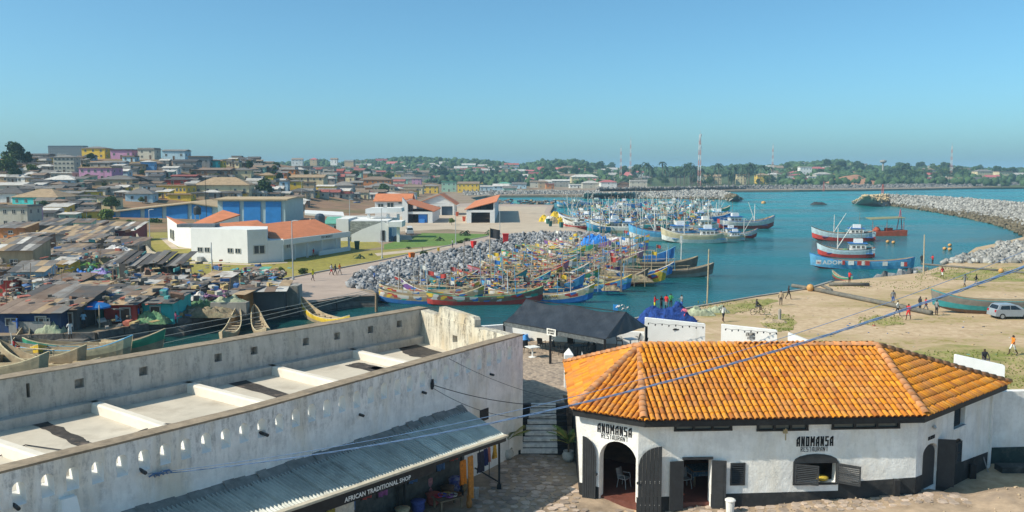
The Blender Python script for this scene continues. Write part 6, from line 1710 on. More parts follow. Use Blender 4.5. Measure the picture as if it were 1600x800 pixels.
def mast(label, px, yb, yt, D, wpx, dishes=0):
    b_ = PY(px,yb,D); z0 = GZ(b_.x,D); h = PY(px,yt,D).z-z0; w = wpx*D/FPX; t = thing('lattice_mast', label, 'mast', (b_.x,D,z0)); n = 10
    for k in range(n):
        m_ = MB(); za, zb = h*k/n, h*(k+1)/n; wa, wb = w*(1-.6*k/n)/2, w*(1-.6*(k+1)/n)/2
        ca = [(-wa,-wa,za),(wa,-wa,za),(wa,wa,za),(-wa,wa,za)]; cb = [(-wb,-wb,zb),(wb,-wb,zb),(wb,wb,zb),(-wb,wb,zb)]
        r = .13 if wpx < 4 else .2
        for i in range(4): m_.tube([ca[i],cb[i]], r, 4); m_.tube([ca[i],cb[(i+1)%4]], r*.6, 4); m_.tube([ca[i],ca[(i+1)%4]], r*.6, 4)
        m_.build('mast_section', M_MASTR if k % 2 == 0 else M_MASTW, t, local=True)
    MB().tube([(0,0,h),(0,0,h*1.08)], .1, 4).build('tip', M_MASTR, t, local=True)
    for k in range(dishes):
        a = k*2.1; z = h*(.72+.08*k); MB().box(cos(a)*w*.35-.5,cos(a)*w*.35+.5,sin(a)*w*.35-.5,sin(a)*w*.35+.5,z,z+2.6).build('antenna', M_MASTW, t, local=True)
mast('short red and white mast left of the pair over the palms', 970, 262, 231, 1000, 3)
mast('thin tall mast right beside the shorter one', 985, 264, 219, 1050, 2.4)
mast('thick white mast with antennas above the palm grove', 1093, 258, 210, 900, 4.5, 4)
mast('thin mast between the palm grove and the right-hand hill', 1207, 262, 227, 1100, 2.4)
mast('red and white mast far right behind apartment blocks', 1486, 266, 228, 1050, 3)
wt = PY(1380,255,1150); t = thing('water_tower', 'water tower with wide tank on the wooded ridge', 'tower', (wt.x,1150,GZ(wt.x,1150)))
MB().tube([(0,0,0),(0,0,wt.z-GZ(wt.x,1150))], 1.2, 8).build('shaft', paint(C['concrete']), t, local=True); MB().lathe([(1.5,0),(4.2,1.6),(4.2,3.6),(1,4.4)], 14, (0,0,wt.z-GZ(wt.x,1150))).build('tank', paint(C['concrete']), t, local=True)
for (px,yb,yt,lb,z) in [(1287,297,284,'red harbour beacon pole on the far shore rocks',0),(1379,305,289,'red beacon pole on the head of the curved breakwater',3)]:
    b_ = P(px,yb,z); h = (yb-yt)*b_.y/FPX; t = thing('beacon', lb, 'beacon', b_); M_BR = plastic((.45,.12,.1))
    for sx in (-1,1): MB().tube([(sx*.6,0,-1),(sx*.25,0,h*.9)], .12, 5).build('leg', M_BR, t, local=True)
    MB().tube([(0,.5,-1),(0,0,h)], .12, 5).build('leg', M_BR, t, local=True); MB().lathe([(.3,0),(.35,.5),(.1,.8)], 8, (0,0,h*.9)).build('lamp', M_BR, t, local=True)
# PORT BUILDINGS
M_TERRA = mat('terracotta_sheet', (.52,.185,.085), .8, .15, .8, .2, dirt=.15, dcol=(.36,.12,.06), dscale=.3, wave=('X',1.2,.6), bdist=.08)
M_PW = mat('bright_white_render', (.66,.66,.65), .8, .05, .8, .05, dirt=.1, dcol=(.5,.5,.48), dscale=.3, streak=True)
def solid(mb, base, tops):
    """prism over base polygon (2D) with given top heights"""
    n = len(base); a = sum(base[i][0]*base[(i+1)%n][1]-base[(i+1)%n][0]*base[i][1] for i in range(n))
    if a < 0: base = base[::-1]; tops = tops[::-1]
    b_ = len(mb.v)
    mb.v.extend([(p[0],p[1],LAND-.3) for p in base]); mb.v.extend([(p[0],p[1],t) for p, t in zip(base, tops)])
    for i in range(n): mb.f.append((b_+i,b_+(i+1)%n,b_+n+(i+1)%n,b_+n+i)); mb.m.append(0)
    mb.f.append(tuple(b_+n+i for i in range(n))); mb.m.append(0)
    return mb
def slab(mb, pts, th=.18):
    """sloped slab under the given 3D corner points"""
    n = len(pts); pts = [Vector(p) for p in pts]; nr = (pts[1]-pts[0]).cross(pts[2]-pts[0])
    if nr.z < 0: pts = pts[::-1]
    return mb.add([p for p in pts]+[p-Vector((0,0,th)) for p in pts], [tuple(range(n)), tuple(n+i for i in reversed(range(n)))]+[(i,n+i,n+(i+1)%n,(i+1)%n) for i in range(n)])
def q2(px, py): q = P(px,py,LAND); return Vector((q.x,q.y))
def wedge(parent, spec, zlift=.25, over=1.04, walls=True):
    """roof slab from (px,py,depth) corners with white walls under it"""
    pts = [PY(a,b_,c_) for a,b_,c_ in spec]; cen = sum(pts, Vector())/len(pts)
    if walls: solid(MB(), [(p.x,p.y) for p in pts], [p.z-.2 for p in pts]).build('wall', M_PW, parent)
    slab(MB(), [cen+(p-cen)*over for p in pts], .2).build('roof', M_TERRA, parent)
def on(parent, p0, p1, px, py, w, h, me=None, name='window', off=.03):
    """hang a window on the wall p0-p1 where a pixel shows it"""
    s, z, Ln = wall_sz(p0, p1, px, py); e = (Vector((p1[0],p1[1]))-Vector((p0[0],p0[1]))).normalized(); n2 = Vector((e.y,-e.x)); q = Vector((p0[0],p0[1]))+e*s+n2*off
    o = place(name, me or WIN_ME, parent); M_ = Matrix(((e.x,-n2.x,0,q.x),(e.y,-n2.y,0,q.y),(0,0,1,z),(0,0,0,1))) @ Matrix.Diagonal((w,1,h,1))
    o.matrix_local = rootmat(parent).inverted() @ M_; return o
mL, mC, mR = q2(299.5,408), q2(387.5,411.7), q2(443,408.5); mE = q2(547,391.5)
fm_ = thing('fish_market', 'white fish market with terracotta roofs and a long verandah on the lawn', 'building', (mC.x,mC.y+3,LAND))
top5 = 4.95; s418 = wall_sz(mC, mR, 418, 380)[0]; mS = mC+(mR-mC).normalized()*s418; nb2 = Vector((-2.0,7.5))
solid(MB(), [tuple(mL),tuple(mC),tuple(mS),tuple(mS+nb2),tuple(mL+nb2)], [top5]*5).build('wall', M_PW, fm_)
solid(MB(), [tuple(mS+Vector((.02,-.02))),tuple(mR),tuple(mR+nb2),tuple(mS+nb2)], [3.05]*4).build('wall', M_PW, fm_)
for (x,y) in ((313,390),(324,390.3),(360,391.5),(372,392)): on(fm_, mL, mC, x, y, 1.1, .85)
on(fm_, mC, mR, 405, 390, 2.0, 1.5); on(fm_, mR, mE, 450, 383, 1.0, 1.0)
for j in range(3):
    for i in range(4):
        s, z, Ln = wall_sz(mC, mR, 397+i*6.3, 362+j*5); e = (mR-mC).normalized(); n2 = Vector((e.y,-e.x)); q = mC+e*s+n2*.02
        MB().obox((q.x,q.y,z), e.to_3d()*.16, n2.to_3d()*.05, Vector((0,0,.16))).build('pierced_block', M_WHITE if False else M_PW, fm_)
q = mL+(mC-mL)*.19; e = (mC-mL).normalized(); n2 = Vector((e.y,-e.x))
MB().obox((q.x+n2.x*.4,q.y+n2.y*.4,LAND+.5), e.to_3d()*.45, n2.to_3d()*.3, Vector((0,0,.35))).build('air_conditioner', M_STEEL, fm_)
eV = (mE-mR).normalized(); nV = Vector((eV.y,-eV.x)); LV = (mE-mR).length; bk = nb2*1.2
solid(MB(), [tuple(mR-nV*2.6),tuple(mE-nV*2.6-eV*3.2),tuple(mE-nV*9-eV*3.2),tuple(mR+bk)], [2.6]*4).build('wall', paint((.5,.5,.5)), fm_)
fa0, fa1 = mR.to_3d(), mE.to_3d()
MB().beam(Vector((*mR,2.62)), Vector((*mE,2.62)), .25, .95).build('fascia', M_PW, fm_)
MB().beam(Vector((*(mR-nV*1.4),2.1)), Vector((*(mE-nV*1.4),2.1)), 2.6, .12).build('verandah_ceiling', M_PW, fm_)
for k in (0.0,.16,.34,.55,.78,.995):
    q = mR+eV*LV*k-nV*.15; MB().box(q.x-.18,q.x+.18,q.y-.18,q.y+.18,LAND-.1,2.15).build('column', M_PW, fm_)
MB().beam(Vector((*(mR+eV*LV*.5),LAND+.4)), Vector((*mE,LAND+.4)), .2, .85).build('low_wall', M_PW, fm_)
for k in (.2,.38,.58): on(fm_, mR-nV*2.6, mE-nV*2.6, 440+105*k+8, 394-14*k, 2.4, 1.9, DOOR_ME if False else WIN_ME, 'shutter')
letter(fm_, text_mesh('FISH MARKET', .6, M_INK, bold=.01), Vector((*(mR+eV*LV*.62+nV*.14),2.45)), eV.to_3d())
wedge(fm_, [(432,376.5,146.5),(443,373.5,147.5),(532,362,164.5),(491,343,170),(440,347,162),(396,352.5,154)])
wedge(fm_, [(334,350,152),(401,344,159),(411,350,157),(388,358.5,150),(338,355.5,149.5)])
wedge(fm_, [(298,350.5,160),(348,328.5,172),(373.7,335.5,168),(309,356,156)])
wedge(fm_, [(261,338,190),(277,348.5,174),(306,356,168),(300,351,176)])
on(fm_, q2(261,375), q2(277,385.5), 268.5, 366, 6, 2.2, None, 'window'); on(fm_, q2(277,385.5), q2(299,383), 288, 375, 2.6, 2.4, DOOR_ME, 'door')
MB().box(-57.5,-51,148,150.6,4.96,5.5).build('roof_plant', mat('dark_plant',(.12,.14,.16),.7,.3,2,.2), fm_)
flat('paving', [(250,372),(262,372),(278,387),(299,386),(299,389),(268,389)], 0.02, M_APRON)
flat('paving', [(290,411.5),(389,414.5),(450,411),(448,409),(388,412.5),(300,409)], 0.022, M_APRON)
of = thing('harbour_office', 'white harbour office with sloping wall, stone cladding and concrete pergola', 'building', (q2(570,378).x,q2(570,378).y,LAND))
def vplate(parent, name, pts, D, m, th=.35):
    vs = [PY(a,b_,D) for a,b_ in pts]; n = len(vs); a = sum(vs[i].x*vs[(i+1)%n].z-vs[(i+1)%n].x*vs[i].z for i in range(n))
    if a < 0: vs = vs[::-1]
    return MB().add(vs+[v+Vector((0,th,0)) for v in vs], [tuple(range(n)), tuple(n+i for i in reversed(range(n)))]+[(i,n+i,n+(i+1)%n,(i+1)%n) for i in range(n)]).build(name, m, parent)
M_STONE = mat('stone_cladding', (.24,.25,.22), .9, .6, 1.6, .6, dirt=.3, dcol=(.12,.13,.12), dscale=1.0, stretch=(1,1,2.2), bdist=.1)
vplate(of, 'sloping_wall', [(549,378),(549,366.5),(566,358),(598,346.3),(607,350),(607,378)], 185.5, M_PW, .5)
vplate(of, 'stone_wall', [(547,372),(547,346),(603,346),(603,372)], 186.6, M_STONE, .6)
MB().box(*[PY(530,377,191).x, PY(549,377,191).x, 188, 199, LAND-.2, PY(540,341,191).z]).build('wall', M_PW, of)
MB().box(PY(533,377,188).x, PY(606,377,188).x, 188.5, 204, LAND-.2, PY(560,345,188).z).build('office_block', M_PW, of)
MB().box(PY(535,344,206).x, PY(610,344,206).x, 205, 206, LAND, PY(560,337,206).z).build('parapet', M_PW, of)
vplate(of, 'window', [(595,376),(595,360),(601,360),(601,376)], 185.4, M_DARK, .2)
pgz = PY(600,334,198).z
vplate(of, 'pergola_slab', [(571,334),(571,326.5),(577,325),(627,325),(628,331)], 196, M_PW, 5)
for x in (576,606,622): b0 = PY(x,345,197); MB().box(b0.x-.3,b0.x+.3,197,197.6,LAND,pgz).build('pergola_column', M_PW, of)
vplate(of, 'porch_slab', [(607,354.5),(607,347),(628,346),(628,355)], 184, M_PW, 6)
b0 = PY(622,374,185); MB().box(b0.x-.3,b0.x+.3,185,185.6,LAND,PY(622,355,185).z).build('porch_column', M_PW, of)
vplate(of, 'porch_wall', [(607.3,374),(607.3,356),(612,356),(612,374)], 189, paint(C['blue']), .3)
for k in range(3): b0 = PY(613+k*5,376,187.5-k*.4); tag(MB().lathe([(.4,0),(.4,.9),(.3,1.1),(.1,1.2)], 10, (b0.x,b0.y,LAND)).build('storage_drum', plastic(((.1,.2,.35),(.08,.1,.12),(.2,.25,.3))[k])), '%s drum on the paved yard under the office porch' % ('blue','black','grey')[k], 'drum')
flat('paving', [(607,376.5),(645,374.5),(640,366),(607,368)], .024, M_APRON)
def shed(parent, x0, x1, yb, D0, D1, zl, zr, m=M_TERRA, front=True, op=None, seg=1):
    """monopitch hall: left and right eave heights, open portal front"""
    xa, xb = PY(x0,yb,D0).x, PY(x1,yb,D0).x
    MB().box(xa,xa+.4,D0,D1,LAND-.2,zl-.25).build('side_wall', M_PW, parent); MB().box(xb-.4,xb,D0,D1,LAND-.2,zr-.25).build('side_wall', M_PW, parent)
    MB().box(xa+.41,xb-.41,D1-.4,D1,LAND-.2,min(zl,zr)-.3).build('back_wall', paint((.3,.3,.3)), parent)
    lo = min(zl,zr); cz = lo-.9; MB().box(xa-.02,xb+.02,D0-.3,D0+.3,cz,cz+.7).build('lintel', M_PW, parent)
    for x in (xa+.02,xb-1.4): MB().box(x,x+1.4,D0-.28,D0+.28,LAND-.2,cz).build('pier', M_PW, parent)
    N_ = 4 
    for k in range(N_+1):
        x = xa+.8+(xb-xa-1.6)*k/N_; zt = zl+(zr-zl)*(x-xa)/(xb-xa)
        if zt-.3 > cz+.75: MB().tube([(x,D0+.1,cz+.7),(x+(.8 if k % 2 else -.8)*0,D0+.1,zt-.3)], .1, 5).build('truss_post', M_BLACK, parent)
    MB().box(xa+.45,xb-.45,D0+1.2,D0+1.3,cz+.71,max(lo,cz+.9)).build('dark_gap_panel', M_DARK, parent)  # near-black panel stands in for the shade in the open roof gap
    for k in range(seg):
        a, b_ = D0-.5+(D1-D0+1)*k/seg, D0-.5+(D1-D0+1)*(k+1)/seg-(.8 if k < seg-1 else 0)
        dz = 0
        slab(MB(), [(xa-.6,a,zl+dz),(xb+.6,a,zr+dz),(xb+.6,b_,zr+dz),(xa-.6,b_,zl+dz)], .22).build('roof', m, parent)
hb = thing('market_hall', 'white market hall with roof sloping down to the right, blue wares in its portal', 'building', (PY(653,348,255).x,255,LAND))
shed(hb, 630, 676, 348, 255, 278, 6.0, 2.9)
vplate(hb, 'wing_wall', [(628.5,348),(628.5,308.5),(637,319),(637,348)], 254.2, M_PW, 2.0)
b0 = PY(661,347,256); tag(MB().box(b0.x-1.3,b0.x+1.3,255.5,257,LAND,LAND+2.6).box(b0.x-1.0,b0.x+.6,254.6,255.4,LAND,LAND+1.2).build('stall_goods', plastic((.05,.22,.6))), 'stack of bright blue crates in the left market portal', 'crates')
hd_ = thing('market_hall', 'white market hall with three stepped roofs rising to the right', 'building', (PY(752,348,255).x,255,LAND))
shed(hd_, 729, 773, 348, 255, 330, 3.4, 5.8, seg=3)
for k in range(5): b0 = PY(712-k*3.5,330+k*0,290); 
for k in range(8):
    D_ = 258+k*9; xa = PY(729,348,255).x; MB().box(xa-.03,xa+.5,D_,D_+.5,LAND,3.0).build('pilaster', M_PW, hd_)
hc = thing('market_hall', 'white gabled market hall at the back of the market yard', 'building', (PY(680,328,300).x,300,LAND))
xa, xb = PY(651,328,300).x, PY(710,328,300).x; xm = PY(688,303,300).x
MB().add([(xa,300,3.6),(xb,300,3.4),(xm,300,6.6)], [(0,1,2)]).build('gable', M_PW, hc)
MB().box(xa,xb,300.5,314,LAND,3.38).build('wall', paint((.5,.5,.48)), hc); MB().box(xa,xb,299.7,300.4,2.5,3.4).build('lintel', M_PW, hc)
for x in (xa,xa+5.5,xb-5,xb-.6): MB().box(x,x+.6,299.6,300.2,LAND,2.49).build('column', M_PW, hc)
MB().box(xb-4.4,xb-.7,300.3,300.49,LAND,2.4).build('shutter_door', mat('steel_blue_shutter',(.06,.09,.13),.6,.2,1,0), hc)
slab(MB(), [(xa-.8,299.4,3.3),(xm,299.4,6.8),(xm,315,6.8),(xa-.8,315,3.3)], .25).build('roof', M_TERRA, hc); slab(MB(), [(xm,299.4,6.8),(xb+.8,299.4,3.2),(xb+.8,315,3.2),(xm,315,6.8)], .25).build('roof', M_TERRA, hc)
ha = thing('market_hall', 'white hall with plain terracotta roof left of the market portals', 'building', (PY(613,335,290).x,290,LAND))
xa, xb = PY(586,335,290).x, PY(640,335,290).x
MB().box(xa,xb,290,300,LAND,4.6).build('wall', M_PW, ha); slab(MB(), [(xa-.5,289.5,4.7),(xb+.8,289.5,4.7),(xb+.8,296,7.0),(xa-.5,296,7.0)], .22).build('roof', M_TERRA, ha); slab(MB(), [(xa-.5,296,7.0),(xb+.8,296,7.0),(xb+.8,301,4.7),(xa-.5,301,4.7)], .22).build('roof', M_TERRA, ha)
for (x,y,w_,h_) in ((595,321,1.9,1.2),(610,321,2.4,2.0),(628,317,2.6,.5)): on(ha, (xa,290), (xb,290), x, y, w_, h_)
M_BLUEP = mat('blue_cladding', (.025,.20,.52), .55, .15, .5, .1, wave=('X',3.0,1.0), bdist=.06); M_PIL = mat('pale_pilaster', (.36,.48,.50), .8, .1, 1, 0); M_TANR = mat('tan_roof_sheet', (.42,.32,.2), .8, .2, .6, .2, dirt=.3, dcol=(.3,.2,.12), dscale=.3)
wh = thing('warehouse', 'wide blue-panelled warehouse with low tan gable roof', 'warehouse', (PY(240,350,256).x,256,LAND)); D_ = 256
ap = [(145,334.5),(188,328),(226,324),(262,320.5),(301,316.5),(339,323)]
vplate(wh, 'pilaster_wall', [(145,352),*ap,(339,347)], D_, M_PIL, 15)
pan = [(150,180,334.2,330),(188,219,329.5,326.5),(226,253,326,323.5),(260,293,323,319.8),(299.5,331,319.5,324.5)]
for (x0,x1,ya,yb) in pan: vplate(wh, 'blue_panel', [(x0,350),(x0,ya),(x1,yb),(x1,348)], D_-.25, M_BLUEP, .2)
zs = [PY(a,b_,D_) for a,b_ in ap]; zs[0].x -= 1; zs[-1].x += 1
slab(MB(), [zs[0]+Vector((0,-1.2,.1)), zs[4]+Vector((0,-1.2,.1)), zs[4]+Vector((0,16,.5)), zs[0]+Vector((0,16,.5))], .3).build('roof', M_TANR, wh)
slab(MB(), [zs[4]+Vector((0,-1.2,.1)), zs[5]+Vector((0,-1.2,.1)), zs[5]+Vector((0,16,.4)), zs[4]+Vector((0,16,.5))], .3).build('roof', M_TANR, wh)
wh2 = thing('warehouse', 'tall blue-panelled warehouse with flat tan eave behind the fish market', 'warehouse', (PY(395,347,250).x,250,LAND)); D_ = 250
xa, xb = PY(341,348,D_).x, PY(446,348,D_).x; zt = PY(395,311.5,D_).z
MB().box(xa,xb,D_,D_+22,LAND,zt).build('pilaster_wall', M_PIL, wh2)
for (x0,x1) in ((348,374),(381,407),(415,439)): vplate(wh2, 'blue_panel', [(x0,350),(x0,315),(x1,315),(x1,350)], D_-.25, M_BLUEP, .2)
slab(MB(), [(xa-1,D_-1,zt+.1),(xb+1,D_-1,zt+.1),(xb+1,D_+11,zt+.5),(xa-1,D_+11,zt+.5)], .35).build('roof', M_TANR, wh2); slab(MB(), [(xa-1,D_+11,zt+.5),(xb+1,D_+11,zt+.5),(xb+1,D_+23,zt+.1),(xa-1,D_+23,zt+.1)], .35).build('roof', M_TANR, wh2)
b0 = PY(309,352,232); wtk = thing('water_tank', 'black plastic water tank on a stand behind the fish market roof', 'tank', (b0.x,232,LAND)); MB().lathe([(.9,3.6),(1,3.8),(1,5.4),(.5,5.9),(.2,6)], 12).build('tank', plastic((.03,.035,.04)), wtk, local=True)
for sx in (-.6,.6): MB().box(sx-.1,sx+.1,-.1,.1,0,3.6).build('leg', M_STEEL, wtk, local=True)
pw = [q2(207,362),q2(216,384),q2(236,408),q2(262,418)]; 
for k in range(3): tag(wall_panel(MB(), pw[k], pw[k+1], LAND-.2, LAND+1.7, .25).build('boundary_wall', paint((.42,.36,.27))), ('tan boundary wall at the upper left corner of the lawn','tan boundary wall curving down the left side of the lawn','tan boundary wall end near the grey shanty roof')[k], 'wall')
b0 = PY(507,338,225); tag(slab(MB(), [PY(476,333,225),PY(538,337,225),PY(536,331,236),PY(476,328,236)], .5).tube([(PY(485,334,228).x,228,LAND),(PY(485,334,228).x,228,2.2)],.2,6).tube([(PY(530,334,228).x,228,LAND),(PY(530,334,228).x,228,2.2)],.2,6).build('canopy', M_PW), 'long white flat canopy behind the fish market roof', 'canopy')
hpx('shed','green-roofed shed between fish market and harbour office',509,541,364,352,'mono',C['sky'],'green',8,dep=8,rz=.1)
hpx('shed','maroon-roofed shed left of the green-roofed shed',496,514,362,350,'mono',C['brown'],'red',5,dep=6,rz=-.1)
b0 = PY(500,352,205); tag(MB().lathe([(1.1,0),(1.2,.3),(1.2,2.6),(.7,3.1),(.2,3.2)], 12, (b0.x,205,LAND+2.0)).box(b0.x-.8,b0.x+.8,204.4,205.6,LAND,LAND+2.0).build('water_tank', plastic((.04,.06,.09))), 'dark blue water tank left of the green-roofed shed', 'tank')
def lamp_post(label, px, yb, yt, arm=1, m=M_POLE):
    b0 = P(px,yb,LAND); h = (yb-yt)*b0.y/FPX; t = thing('lamp_post', label, 'lamp post', b0)
    MB().lathe([(.2,0),(.2,.3),(.1,.35)], 8).build('base', m, t, local=True); MB().tube([(0,0,.3),(0,0,h)], [.09,.06], 6).build('pole', m, t, local=True)
    if arm: MB().tube([(0,0,h),(.5*arm,0,h+.15),(.9*arm,0,h+.12)], .04, 5).build('arm', m, t, local=True); MB().box(.6*arm-.3,.6*arm+.35,-.1,.1,h+.06,h+.14).build('lamp_head', m, t, local=True)
lamp_post('tall lamp post at the near corner of the fish market', 458, 437, 345)
lamp_post('lamp post on the lawn right of the fish market verandah', 597, 404, 325)
lamp_post('lamp post on the green lawn near the market halls', 712, 382, 322)
lamp_post('lamp post on the lawn left of the fish market', 235, 392, 328)
lamp_post('lamp post at the right end of the promenade lawn', 781, 366, 318)
lamp_post('lamp post beside the red flag bin on the market apron', 547, 366, 312)
lamp_post('lamp post in the lorry park behind the warehouse', 472, 326, 282)
lamp_post('dark antenna pole between the two blue warehouses', 323, 350, 268, 0, M_BLACK)
lamp_post('lamp post with double arm left of the tall warehouse', 415, 318, 290)
lamp_post('thin pole standing at the lower edge of the lawn', 332, 442, 378, 0)
def bin_(label, px, py, col, s=1.0):
    b0 = P(px,py,LAND); t = thing('litter_bin', label, 'bin', b0, random.random()); m = plastic(col)
    MB().add([(-.35*s,-.35*s,.1),(.35*s,-.35*s,.1),(.35*s,.35*s,.1),(-.35*s,.35*s,.1),(-.45*s,-.45*s,1.4*s),(.45*s,-.45*s,1.4*s),(.45*s,.45*s,1.4*s),(-.45*s,.45*s,1.4*s)], [(0,3,2,1),(0,1,5,4),(1,2,6,5),(2,3,7,6),(3,0,4,7)]).build('bucket', m, t, local=True)
    MB().box(-.48*s,.48*s,-.48*s,.48*s,1.4*s,1.52*s).build('lid', m, t, local=True)
bin_('orange litter bin on the promenade edge', 643.5, 408, (.6,.14,.02), .95); bin_('red litter bin further along the promenade', 740, 388, (.55,.02,.02), .95); bin_('large red bin with rubbish by the black flag', 790, 380, (.55,.02,.02), 1.35)
bin_('dark green bin by the verandah low wall', 558, 390, (.02,.06,.04), 1.1); bin_('yellow block marker on the lawn kerb', 685, 393, (.6,.4,.02), .5)
for (px,py,c_,l_) in [(856,350,(.03,.12,.1),'dark green barrel nearest the yellow nets'),(860,354,(.02,.1,.1),'dark green barrel on the apron, middle one'),(877,356,(.02,.1,.1),'dark green barrel on the apron, right one'),(700,332,(.5,.06,.04),'red bin beside the middle market hall'),(714,338,(.5,.1,.04),'orange-red bin in the market yard'),(725,346,(.5,.08,.03),'red bin at the left pier of the stepped hall')]: bin_(l_, px, py, c_, 1.0)
random.seed(44)
def small_palm(label, px, py, s):
    b0 = P(px,py,LAND); t = thing('young_palm', label, 'palm', b0); a, b_ = PALMS[int(px) % 5]
    MB().tube([(0,0,-.1),(0,0,.5*s)], .1, 5).build('trunk', M_BARK, t, local=True); o = place('crown', b_, t, (0,0,-11*.45*s+.5*s), None, (.45*s,.45*s,.45*s)); return t
for (px,py,s,l_) in [(731,368,1.3,'young palm on the market apron edge, left one'),(762,367,1.2,'young palm on the market apron edge, right one'),(688,376,.9,'young palm on the green lawn'),(563,404,.8,'young palm on the lawn beyond the verandah'),(639,389,.5,'little palm at the lawn path'),(581,399,.4,'tiny palm beside the garden path')]: small_palm(l_, px, py, s)
def bush(label, px, py, s, k=0, z=None, group=None):
    b0 = P(px,py,LAND if z is None else z); t = thing('bush', label, 'bush', b0, random.random()*6, group); t.scale = (s,s,s)
    MB().tube([(0,0,-.2),(0,0,.6)], .05, 4).build('stem', M_BARK, t, local=True); place('foliage', BUSH[k%4], t, (0,0,-.2)); return t
for i, (px,py,s,l_) in enumerate([(475,428,.6,'round bush on the lawn near the lamp post'),(438,424,.5,'sparse shrub on the lawn left of the lamp post'),(662,398,.6,'dark bush beside a stroller at the kerb'),(718,380,.6,'low bush at the kerb right of the lamp post'),(729,377,.5,'low bush furthest along the kerb'),(128,352,1.7,'wide green shrub left of the warehouse'),(146,356,1.5,'green shrub at the foot of the warehouse corner'),(205,352,1.3,'shrub along the yard fence'),(240,352,1.4,'shrub at the right end of the yard fence'),(250,345,1.2,'shrub behind the left wing of the fish market'),(225,390,.8,'round brown-green bush inside the boundary wall'),(187,350,1.5,'leafy shrub between warehouse trees')]): bush(l_, px, py, s, i)
def car_meshes(kind):
    """car pointing to +x; returns list of (name, mesh, material key)"""
    L_, W_, out = (3.8,1.66,[]) if kind == 'hatch' else (4.4,1.7,[])
    if kind == 'hatch':
        prof = [(-1.86,.38),(-1.88,.62),(-1.80,.92),(-1.72,1.0),(-1.5,1.42),(-1.2,1.5),(.1,1.5),(.45,1.42),(1.02,1.02),(1.62,.86),(1.84,.7),(1.88,.45),(1.8,.3),(-1.78,.3)]
        glass = [((-1.45,1.02),(-1.3,1.36),(-.45,1.40),(-.45,1.0)),((-.38,1.0),(-.38,1.40),(.12,1.38),(.72,1.0))]; rear = ((-1.71,1.03),(-1.5,1.40)); frontg = ((.48,1.38),(1.0,1.03))
    else:
        prof = [(-2.1,.4),(-2.15,.8),(-2.1,1.7),(-1.9,1.95),(1.0,1.95),(1.3,1.85),(1.85,1.15),(2.15,.95),(2.2,.5),(2.1,.35),(-2.05,.35)]
        glass = [((-1.9,1.2),(-1.85,1.7),(-.4,1.72),(-.4,1.2)),((-.3,1.2),(-.3,1.72),(.9,1.72),(1.25,1.2))]; rear = ((-2.13,1.2),(-2.09,1.68)); frontg = ((1.25,1.82),(1.8,1.18))
    m_ = MB(); n = len(prof); rows = []
    for (y, f) in ((-1,.93),(-.82,1.0),(.82,1.0),(1,.93)):
        pass
    def tumble(z): return W_/2*(1-.16*max(0,(z-.9)/.6)**1.2) 
    secs = []
    for sgn in (-1,1):
        secs.append([(x, sgn*tumble(z), z) for x,z in prof])
    inset = [[(x*.985, s[1]*.9, z+.0) for (x,_,z), s in zip(sec, sec)] for sec in secs]
    b_ = len(m_.v); m_.v.extend(secs[0]); m_.v.extend(secs[1])
    for i in range(n): j = (i+1)%n; m_.f.append((b_+i,b_+n+i,b_+n+j,b_+j)); m_.m.append(0)
    m_.f.append(tuple(b_+i for i in reversed(range(n)))); m_.m.append(0); m_.f.append(tuple(b_+n+i for i in range(n))); m_.m.append(0)
    out.append(('body', m_, 0))
    for g_ in glass:
        for sgn in (-1,1):
            q = MB().add([(x, sgn*(tumble(z)+.012), z) for x,z in g_], [(0,1,2,3) if sgn < 0 else (3,2,1,0)]); out.append(('side_window', q, 1))
    for g_, nm, dx in ((rear,'rear_window',-.015),(frontg,'windscreen',.02)):
        (xa,za),(xb,zb) = g_; q = MB().add([(xa+dx,-tumble(za)*.86,za),(xa+dx,tumble(za)*.86,za),(xb+dx,tumble(zb)*.86,zb),(xb+dx,-tumble(zb)*.86,zb)], [(0,1,2,3)]); out.append((nm, q, 1))
    e = prof[0][0]
    for sgn in (-1,1):
        out.append(('tail_light', MB().box(e-.03,e+.12,sgn*.66-.1,sgn*.66+.1,.72,.95), 2)); out.append(('headlight', MB().box(-e-.2,-e-.02,sgn*.6-.12,sgn*.6+.12,.62,.76), 3))
    out.append(('bumper', MB().box(e-.05,e+.1,-W_/2*.95,W_/2*.95,.32,.55), 0))
    return out
CARM = {}
M_CGLASS = mat('car_glass', (.015,.02,.025), .08, .1, 1, 0, spec=.6); M_TAIL = plastic((.4,.02,.02), .25); M_HEAD = plastic((.6,.6,.58), .2); M_TYRE = mat('tyre', (.02,.02,.02), .9, .2, 4, 0)
wme = MB(); wme.tube([(0,-.1,0),(0,.1,0)], .3, 16); WHEEL_ME = wme.mesh('tyre', M_TYRE); rme = MB(); rme.tube([(0,-.11,0),(0,.11,0)], .19, 12); RIM_ME = rme.mesh('rim', M_STEEL)
def car(label, loc, rz, col, kind='hatch', name='car', group=None):
    if kind not in CARM: CARM[kind] = [(nm, mb.mesh(nm, [M_STEEL]), k) for nm, mb, k in car_meshes(kind)]
    t = thing(name, label, 'car' if kind == 'hatch' else 'van', loc, rz, group); pm = mat('car_paint_%02d%02d%02d' % tuple(int(c_*99) for c_ in col), col, .28, .05, 2, 0, spec=.6, metal=.15)
    for nm, me, k in CARM[kind]: place(nm, me, t, None, None, None, [(pm,M_CGLASS,M_TAIL,M_HEAD)[k]])
    x_ = 1.2 if kind == 'hatch' else 1.4
    for sx in (-x_,x_):
        for sy in (-.74,.74):
            w = place('wheel', WHEEL_ME, t, (sx,sy,.3)); place('rim', RIM_ME, w)
    return t
car('white pickup-like van on the apron before the market hall', P(640,366,LAND), 1.75, (.7,.7,.7), 'van', 'van')
random.seed(3)
